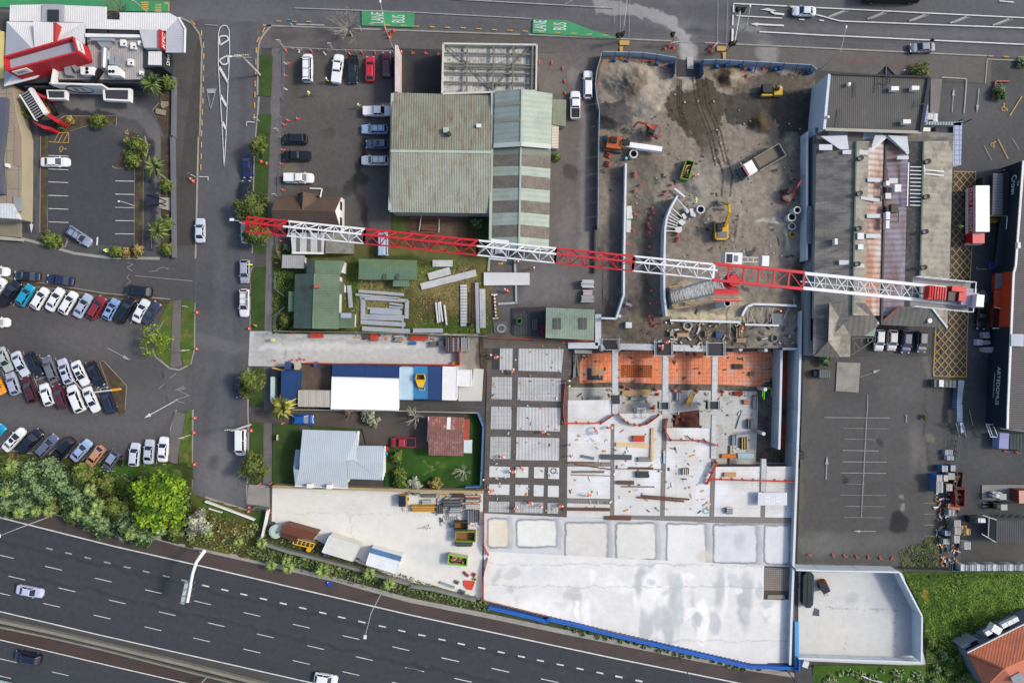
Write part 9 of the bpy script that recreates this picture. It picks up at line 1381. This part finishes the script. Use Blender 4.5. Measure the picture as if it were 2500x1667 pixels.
for lb_,b,h,arm,hd in(('slim lamp post over the bus lane',q1(10,2160,560),7.5,q1(10,2010,15),(.3,.6,.12)),('curved lamp post by the western signals',q1(30,45,480),6.5,q1(30,148,-20),(.3,.6,.12)),('slim lamp post by the eastern signals',q1(30,1380,480),6.5,q1(30,1558,70),(.3,.5,.12)),('slim lamp post beside the shop',q1(40,20,790),7.5,q1(40,312,310),(.3,.5,.12)),('motorway lamp post with a kinked arm',q1(14,2015,550),8.5,q1(14,1835,1040),(.5,.7,.15)),('motorway lamp post at the left edge',q1(3,580,1218),8.5,q1(3,-10,1445),(.4,.6,.15)),('dark lamp post leaving the lower motorway shoulder',q1(34,740,1265),7,q1(34,890,1600),(.4,.6,.15)),('dark lamp post at the southern tip of the slab',q1(34,1975,1420),7,q1(34,2130,1640),(.4,.6,.15)),('lamp at the bottom edge of the motorway median',q1(14,20,1500),7,q1(4,2300,1600),(.4,.6,.15)),('small floodlight post over the restaurant bays',q1(1,1545,800),4,q1(1,1360,745),(.3,.3,.15)),('thin pole in front of the restaurant canopy',q1(0,1680,140),8,q1(0,1515,0),(.2,.3,.1))):
 pole(lb_,b,None or b,h,.09 if 'dark' not in lb_ else .1,Fl('pole_dark',(92,104,118))if 'dark' in lb_ else None,head=hd,arm=arm)
b_=q1(4,2347,45);B=P(*b_,0);rt=Tg('sign_gantry','big curved white cantilever mast holding a road sign over the motorway','gantry',(B.x,B.y,0));pth=[(P(480+10,1345,0).x,P(490,1345).y,0),T(4,2340,60,5.),T(4,2250,180,6.2),T(4,2205,320,6.6),T(4,2175,500,6.8),T(4,2148,640,6.9)];wp('mast',MB().tube(pth,[.32,.3,.28,.26,.25,.24],Tm,12),rt)
a,b=T(4,2155,400,6.3),T(4,2100,650,6.3);sg=mbr(a,b,.6,.9,Fl('sign_back_grey',(184,192,192)));wp('sign_board',sg,rt);mb=MB()
for t in(.05,.35,.65,.95):c_=a.lerp(b,t);mb.bar(c_+vec(-.5,0,.48),c_+vec(1.6,.2,.5),.12,.12,Fl('bracket_grey',(110,120,120)))
wp('bracket',mb,rt)
def signal(Lb,b,h,heads,arm=None,yel=True):
 B=P(*b,0);rt=Tg('traffic_light',Lb,'traffic light',(B.x,B.y,0));wp('pole',MB().cyl(B,.1,h,Fl('signal_yellow',(196,158,70))if yel else St,10),rt)
 if arm:wp('mast_arm',MB().tube([vec(B.x,B.y,h),P(*arm,h+1.2)],.09,Tm,8),rt)
 for x,y,zz in heads:p=P(x,y,zz);wp('signal_head',mbx(p,(.45,.5,1.1),blk).box(p+vec(0,.22,.0),(.8,.08,1.3),blk),rt)
signal('yellow signal post with twin heads by the green lane end',q1(30,45,500),3.2,[W(30,42,412,3.4),W(30,92,395,3.4)]);signal('yellow signal post west of the site gate',q1(30,640,520),3.2,[W(30,668,402,3.4)]);signal('signal mast with overhead heads east of the site gate',q1(30,1290,590),4.5,[W(30,1335,510,3.2),W(30,1375,500,3.2),W(30,1415,115,5.6),W(30,1475,120,5.6)],q1(30,1445,120))
def sign(Lb,b,h,body='',rgb=(226,226,224),sz_=(.7,.7),ang=0,name='road_sign',cat='sign',tsz=.35,tc=(40,40,44),tilt=0):
 B=P(*b,0);rt=Tg(name,Lb,cat,(B.x,B.y,0),R(ang));Pt('post',MB().cyl((0,0,0),.05,h,Tm,8),rt);Pt('panel',mbx((0,-.06,h-sz_[1]/2),(sz_[0],.06,sz_[1]),Fl('sign_%d_%d_%d'%rgb,rgb)),rt)
 if body:Wt_(body,(0,-.1,h-sz_[1]/2),(1,0,0),(0,0,1),tsz,Fl('sign_ink_%d'%tc[0],tc),rt,'lettering',.01)
for lb_,b,h,kw in(('turquoise street sign at the corner kerb',q1(10,1012,305),2.6,dict(rgb=(50,170,180),sz_=(1.,.7))),('plain white post sign at the yard corner',q1(10,898,538),3.,{}),('white post sign behind the yard fence',q1(10,1465,560),2.6,{}),('small white sign by the bare tree',q1(10,1795,360),2.4,dict(sz_=(.5,.8))),('white sign on the verge by the T marking',q1(10,632,1398),2.6,{}),('white sign at the lower yard fence corner',q1(10,853,1512),2.2,{}),('white post at the street edge above the brown house',q1(11,832,688),2.2,{}),('blue topped post sign on the left verge',q1(2,2165,385),2.4,dict(rgb=(50,100,180),sz_=(.4,.4))),('white post lying over the left verge',q1(2,2180,883),3.2,{}),('pale sign post on the lower left verge',q1(3,2185,288),4,{}),('blue sign post opposite the restaurant',q1(1,2240,465),2.8,dict(rgb=(60,120,196),sz_=(.5,.5))),('yellow wing sign by the drive-through canopy',q1(0,228,1255),2.4,dict(rgb=(238,226,20),sz_=(.8,.7))),('works sign with black letters west of the gate',q1(30,668,520),1.4,dict(sz_=(1.4,.9),ang=8,body='SITE')),('works sign leaning east of the gate',q1(30,1140,540),1.4,dict(sz_=(1.3,.9),ang=50,body='SITE')),('small red restaurant sign in the low hedge',q1(1,1475,1335),1.2,dict(rgb=(206,44,54),sz_=(.9,.7),body='KFC',tc=(240,240,240),tsz=.3)),('striped board sign on the street lawn',q1(13,845,310),1.2,dict(rgb=(214,190,180),sz_=(1.,.8),ang=90)),('orange works board on the street verge',q1(12,600,600),1.1,dict(rgb=(226,130,70),sz_=(.7,.7),ang=-30)),('orange road works board by the bus lane',q1(10,2120,400),1.4,dict(rgb=(226,130,60),sz_=(.9,.9),ang=10)),('small white sign over the shop kerb',q1(40,895,860),2.4,dict(sz_=(.4,.5))),('white mesh sign on the driveway corner',q1(12,765,690),1.2,dict(sz_=(.5,.5)))):
 sign(lb_,b,h,**kw)
for lb_,x,y,rgb in(('red wheelie bin at the corner of the blue house',2083,440,(206,40,50)),('sky blue wheelie bin below the red one',2075,500,(50,150,206)),('black wheelie bin against the blue house',2052,745,(52,56,60))):
 p=T(13,x,y,1.);rt=Tg('wheelie_bin',lb_,'bin',(p.x,p.y,.05));m_=Fl('bin_%d'%rgb[0],rgb);Pt('body',mbx((0,0,.5),(.5,.55,.95),Fl('bin_body',(50,60,60)),top=1.1),rt);Pt('lid',mbx((0,0,1.02),(.6,.65,.1),m_),rt)
p=T(14,1415,435,.6);rt=Tg('blue_case','small blue case lying on the brown motorway shoulder','case',(p.x,p.y,.05),.5);Pt('case',mbx((0,0,.15),(.7,.8,.3),Fl('case_blue',(30,70,200)),top=.8),rt);Pt('handle',mbx((0,.3,.33),(.2,.15,.06),Tm),rt)
p=T(34,2190,1350,1.);rt=Tg('white_cabinet','white utility cabinet below the corner slab','cabinet',(p.x,p.y,.05),R(-20));Pt('cabinet',mbx((0,0,.5),(1.,1.1,1.),Tm),rt);Pt('lid',mbx((0,0,1.03),(1.05,1.15,.06),Fl('pale_lid',(214,222,220))),rt)
p=T(33,2142,525,1.);rt=Tg('black_kiosk','black square cabinet against the outside of the deck wall','cabinet',(p.x,p.y,.05));Pt('cabinet',mbx((0,0,.5),(1.1,1.4,1.),blk),rt);Pt('lid',MB().cyl((0,0,1.),.28,.05,plast),rt)
rt=Tg('green_steel_stand','bright green steel frame beside the basement column','frame',T(32,1755,1380,PZ));gf=Fl('lime_frame',(110,206,50));mb=MB()
for v in((1705,1320,1810,1325),(1708,1320,1700,1420),(1725,1330,1718,1450),(1805,1320,1800,1420)):mb.bar(T(32,*v[:2],-2),T(32,*v[2:],-2),.14,.14,gf)
wp('frame',mb,rt)
for i,y in enumerate((1015,1088,1120,1192,1235,1308)):Kt('white timber batten by the inner wall, number %s from the north'%('one','two','three','four','five','six')[i],q1(32,1690,y),q1(32,1782,y+2),.2,.15,tpl,'batten','timber_batten',z=PZ+.1)
Sh('rebar_mat',q(32,78,1052,435,1055,430,1198,75,1195),M('rusty_mesh_mat',(122,72,40),vr=.15,grid=(.4,.4,.07,(190,104,62))),z=PZ+.06)
Sh('dark_formwork_floor',q(22,2040,1090,2090,1090,2090,1175,2220,1175,2220,1228,2040,1225),Fl('slate_board',(66,76,88)),z=PZ+.08);Sh('ply_floor',q(22,2090,1095,2225,1095,2222,1178,2090,1175),Fl('ply_board',(196,160,124)),z=PZ+.07)
for i,v in enumerate(((1885,930,1895,1200),(1905,925,1900,1190),(1915,930,1945,1180),(1890,1000,1880,1210))):Kt('steel tube in the loose fan west of the membrane, %s'%('first','second','third','fourth')[i],q1(22,*v[:2]),q1(22,*v[2:]),.12,.12,stl,'tube','steel_tube',z=PZ+.2,gp_='loose steel tubes west of the membrane')
rt=Tg('aluminium_ladder','aluminium ladder lying at the north edge of the membrane','ladder',T(22,1990,900,-1));mb=MB()
for dy in(888,912):mb.bar(T(22,1895,dy-2,-1),T(22,2095,dy+3,-1),.1,.1,Tm)
for i in Rn(11):mb.bar(T(22,1905+i*18,888,-1),T(22,1905+i*18,913,-1),.08,.08,Tm)
wp('ladder',mb,rt);wp('foot',mbr(T(22,1895,888,-1),T(22,1895,888,PZ),.08,.08,Tm),rt)
Sh('dark_bay_floor',q(22,1170,400,1565,380,1560,735,1170,720),Fl('dark_bay_asphalt',(66,66,70),vr=.15),z=nz());Sh('pale_kerb',q(22,960,550,1130,555,1130,690,970,685),Fl('cage_floor',(110,114,116)),z=nz())
Sh('road_plate',q(30,832,650,905,655,905,795,835,790),Fl('pale_plate',(182,182,182)),z=.2)
def litter(name,Lb,poly,n,z,ms,L=.5):
 rn=random.Random(n);xs=[p[0]for p in poly];ys=[p[1]for p in poly];mb=MB();k=0
 while k<n:
  x=rn.uniform(min(xs),max(xs));y=rn.uniform(min(ys),max(ys))
  if not In(np.array([x]),np.array([y]),poly)[0]:continue
  k+=1;p=P(x,y,z);a=rn.uniform(0,3.1);l=L*rn.uniform(.2,1.2);mb.box((p.x,p.y,z),(l,rn.uniform(.12,.3),rn.uniform(.08,.25)),ms[k%len(ms)],a)
 Pt(name,mb,Lb=Lb,kd='stuff')
lt=[stl,pal,tmb,Fl('dark_bundle',(86,92,98)),Fl('orange_ply',(214,134,66)),Tm]
litter('debris','loose formwork offcuts in the trench north of the pit',[(1560,780),(1950,790),(1950,845),(1560,845)],90,.35,[lt[1],lt[2],lt[3],dirt_wall],1.1);litter('debris','offcuts and tools scattered over the white deck',[(1400,1045),(1735,1060),(1735,1250),(1390,1245)],110,.08,lt,.8)
litter('debris','tools and offcuts on the basement slab',[(1400,950),(1840,955),(1845,1120),(1400,1000)],90,PZ+.15,lt,.9);litter('debris','odds and ends between the stacks at the yard corner',[(1060,1195),(1175,1198),(1172,1290),(1075,1280)],110,.2,lt,1.)
litter('debris','rubble and pebbles on the dirt yard',[(1475,180),(1960,300),(1960,640),(1640,640),(1475,420)],160,.28,[pal,dirt_wall],.22);litter('debris','odds and ends along the driveway fence',[(860,815),(1110,815),(1110,832),(860,830)],60,.15,lt[:5],.9);litter('debris','litter among the crate stacks',[(2280,1180),(2345,1180),(2340,1380),(2290,1380)],120,.3,lt,.8)
litter('debris','offcuts on the membrane floor',[(1420,860),(1880,860),(1880,935),(1420,935)],60,PZ+.1,[lt[3],dirt_wall,tmb],.7);litter('debris','small debris on the rebar deck',[(1195,830),(1380,835),(1375,1250),(1190,1245)],70,.3,lt,.5)
#  PEOPLE
skin=Fl('skin',(196,150,126));pant={'navy':Fl('navy_trousers',(44,50,68)),'grey':Fl('grey_trousers',(92,94,98)),'pale':Fl('pale_trousers',(196,190,178))}
def person_mesh(vest,legs,pose):
 """one continuous skinned body; returns mesh"""
 me=bpy.data.meshes.new('body');bm=bmesh.new();lay=bm.verts.layers.skin.verify()
 bend=pose=='bend';walk=.22 if pose=='walk' else .06;arms=pose
 pel=(0,0,.92);sp=(.28,0,1.12)if bend else(.0,0,1.15);ch=(.55,0,1.22)if bend else(.02,0,1.4);nk=(.72,0,1.24)if bend else(.03,0,1.52);hd=(.84,0,1.22)if bend else(.05,0,1.66)
 def V(co,r):v=bm.verts.new(co);v[lay].radius=r if isinstance(r,tuple)else(r,r);return v
 p=V(pel,(.16,.14));s1=V(sp,(.16,.13));c1=V(ch,(.19,.15));n1=V(nk,.06);h1=V(hd,.095);h2=V((hd[0]+(.07 if bend else 0),0,hd[2]+(.0 if bend else .1)),.09)
 for a,b in((p,s1),(s1,c1),(c1,n1),(n1,h1),(h1,h2)):bm.edges.new((a,b))
 for k in(-1,1):
  hp=V((0,k*.11,.84),.1);kn=V((.04+walk*k,k*.12,.48),.07);an=V((walk*k*1.4-.03,k*.13,.09),.05);toe=V((walk*k*1.4+.14,k*.14,.05),.045);bm.edges.new((p,hp));bm.edges.new((hp,kn));bm.edges.new((kn,an));bm.edges.new((an,toe))
  sh_=V((ch[0],k*.2,ch[2]+.04),.075);
  if bend:el=V((ch[0]+.1,k*.3,.95),.055);wr=V((ch[0]+.25,k*.22,.7),.04);hn=V((ch[0]+.3,k*.2,.62),.045)
  elif pose=='reach':el=V((.25,k*.28,1.22),.055);wr=V((.48,k*.2,1.2),.04);hn=V((.57,k*.18,1.2),.045)
  else:el=V((-.04-walk*k*.5,k*.29,1.14),.055);wr=V((.05-walk*k*.8,k*.3,.92),.04);hn=V((.08-walk*k*.9,k*.3,.84),.045)
  bm.edges.new((c1,sh_));bm.edges.new((sh_,el));bm.edges.new((el,wr));bm.edges.new((wr,hn))
 p[lay].use_root=True;bm.to_mesh(me);bm.free();o=bpy.data.objects.new('tmp',me);C.objects.link(o);o.modifiers.new('s','SKIN').use_smooth_shade=True;sb=o.modifiers.new('d','SUBSURF');sb.levels=1
 dg=bpy.context.evaluated_depsgraph_get();m2=bpy.data.meshes.new_from_object(o.evaluated_get(dg));bpy.data.objects.remove(o);m2.name='body'
 m2.materials.clear();[m2.materials.append(x)for x in(vest,legs,skin,blk)]
 for f in m2.polygons:
  c=f.center
  if(not bend and c.z>1.53)or(bend and c.x>.70 and abs(c.y)<.15):i=2
  elif c.z<.14:i=3
  elif c.z<.93 and abs(c.y)<.24 and c.x<.45:i=1
  elif abs(c.y)>.14 and((not bend and c.z<.9)or(bend and c.z<.68)or(pose=='reach' and c.x>.52)):i=2
  else:i=0
  f.material_index=i
 return m2
hv=Fl('hi_vis_orange',(236,110,50));hy=Fl('hi_vis_lime',(206,232,80));hwm=Fl('helmet_white',(240,240,240));helm=MB().ball((0,0,0),.14,hwm,12,8,(1.15,1,.9)).cyl((.02,0,-.03),.165,.03,hwm,14);helm.smooth=True;helm=helm.mesh('helmet');PM={}
def Pn(Lb,c,r,x,y,ang,pose='stand',vest=hv,legs='navy',z=.1,helmet=True,gp_=None):
 k=(vest.name,legs,pose)
 if k not in PM:PM[k]=person_mesh(vest,pant[legs],pose)
 p=T(c*10+r,x,y,z+1.2);rt=Tg('person',Lb,'person',(p.x,p.y,z),R(ang),gp_);Pt('body_and_clothes',PM[k],rt);vs_=mbx((.34 if pose=='bend' else .0,0,1.34 if pose=='bend' else 1.3),(.05,.36,.04),Fl('reflective_tape',(230,232,220)))
 Pt('reflective_band',vs_,rt)
 if helmet:Pt('helmet',helm,rt,loc=(.88,0,1.27)if pose=='bend' else(.06,0,1.80))
gp='site workers on the deck'
for a_ in(('worker in lime vest walking near the white pickup',1,0,1395,915,40,'walk',hy,'navy',.1),('worker in lime vest crossing the middle of the yard',1,0,1195,1070,130,'walk',hy,'navy',.1),('worker in lime vest behind the white lidded pickup',1,0,1762,1212,90,'walk',hy,'navy',.1),('worker in lime vest on the concrete driveway',1,2,738,765,0,'bend',hy,'navy',.1),('person in dark clothes with a lime bag at the silver hatchback',1,1,535,1470,180,'bend',hy,'grey',.1),('worker in orange below the trolley by the steel channel',2,1,1240,1435,40,'stand',hv,'navy',.1),('worker in orange on the tarmac right of the channel',2,1,1422,1510,90,'walk',hv,'pale',.1),('worker in orange inside the channel frame',2,2,1142,212,150,'bend',hv,'navy',.1),('worker in orange at the north-west corner of the rebar deck',2,2,932,942,90,'stand',hv,'navy',.2),('worker in orange bending just below the north-west corner one',2,2,957,978,20,'bend',hv,'navy',.2),('worker in orange on the first rebar cross strip',2,2,1165,1152,60,'bend',hv,'grey',.2),('worker in lime by the pit rim, upper of two',2,2,1828,1235,60,'stand',hy,'navy',.2),('worker in lime by the pit rim, lower of two',2,2,1830,1300,100,'walk',hy,'navy',.2),('worker in pink-orange on the third rebar strip',2,3,1500,268,20,'bend',hv,'pale',.25),('worker in orange at the fourth bay lower left',2,3,1023,542,0,'bend',hv,'navy',.25),('worker in orange above the kneeling pair',2,3,1270,662,-40,'bend',hv,'pale',.25),('worker in orange, left one of the kneeling pair',2,3,1155,725,20,'bend',hv,'navy',.25),('worker in orange, right one of the kneeling pair',2,3,1203,720,160,'bend',hv,'navy',.25),('worker in orange standing at the west fence of the rebar deck',2,3,845,800,90,'stand',hv,'grey',.1),('worker in orange in the lower left rebar bay',2,3,962,938,180,'bend',hv,'navy',.25),('worker in orange and lime in the bottom rebar bay',2,3,1350,1072,0,'bend',hv,'navy',.25),('worker in orange right of the lime one in the bottom bay',2,3,1512,1110,120,'walk',hv,'pale',.25),('worker in orange at the bottom of the main rebar strip',2,3,1183,1145,30,'bend',hv,'grey',.25),('worker in orange at the pour strip crossing',2,3,1695,1105,0,'bend',hv,'navy',.2),('worker in orange on the deck, left of the top trio',2,3,2118,210,-60,'bend',hv,'navy',.1),('worker in orange on the deck, right of the top trio',2,3,2265,208,0,'bend',hv,'navy',.1),('worker in orange on the deck, lowest of the top trio',2,3,2158,270,200,'walk',hv,'pale',.1),('worker in orange beside the mesh panel pallet',2,3,1858,538,100,'reach',hv,'navy',.1),('worker in tan beside the deck tools',2,3,1845,410,60,'stand',hv,'pale',.1),('worker in orange with long shadow on the yard slab',2,3,215,1360,80,'walk',hv,'pale',.1),('worker in red kneeling near the rusty beam',2,3,2078,992,160,'bend',hv,'grey',.1),('worker in orange by the ramp foot near the cones',3,2,582,572,90,'stand',hv,'grey',.4),('worker in orange on the timber by the trench',3,2,1478,612,250,'bend',hv,'navy',.4),('worker in orange inside the curved shaft',3,2,1892,438,30,'reach',hv,'navy',-.6),('worker in orange on the northern formwork, upper of two',3,2,578,808,30,'bend',hv,'navy',.0),('worker in orange on the northern formwork, lower of two',3,2,552,885,90,'bend',hv,'navy',.0),('worker in orange in the membrane strip between the walls',3,2,2020,1452,20,'bend',hv,'navy',PZ),('worker in yellow helmet on the rubble heap',3,1,938,695,270,'bend',hy,'navy',.5),('worker in orange operating beside the green skip',3,1,905,455,20,'bend',hv,'grey',.3),('worker in orange on the road roller seat',3,0,1885,1018,0,'stand',hv,'navy',.9),('worker in lime vest beside the freight truck',4,1,1615,1035,0,'walk',hy,'navy',.1),('worker in yellow by the restaurant low hedge holding a board',0,1,1210,1308,0,'reach',hy,'pale',.1),('person in black stepping beside the grey-blue car',4,0,1300,462,45,'walk',None,'navy',.1)):
 a_=list(a_);
 if a_[7]is None:a_[7]=Fl('black_jacket',(26,26,30));Pn(*a_,helmet=False)
 else:Pn(*a_)
dg=bpy.context.evaluated_depsgraph_get()
for o in[o for o in C.objects if o.type=='FONT']:
 n=bpy.data.objects.new(o.name,bpy.data.meshes.new_from_object(o.evaluated_get(dg)));C.objects.link(n);n.parent=o.parent;n.matrix_basis=o.matrix_basis.copy()
 if 'kind' in o:n['kind']=o['kind']
 bpy.data.objects.remove(o)
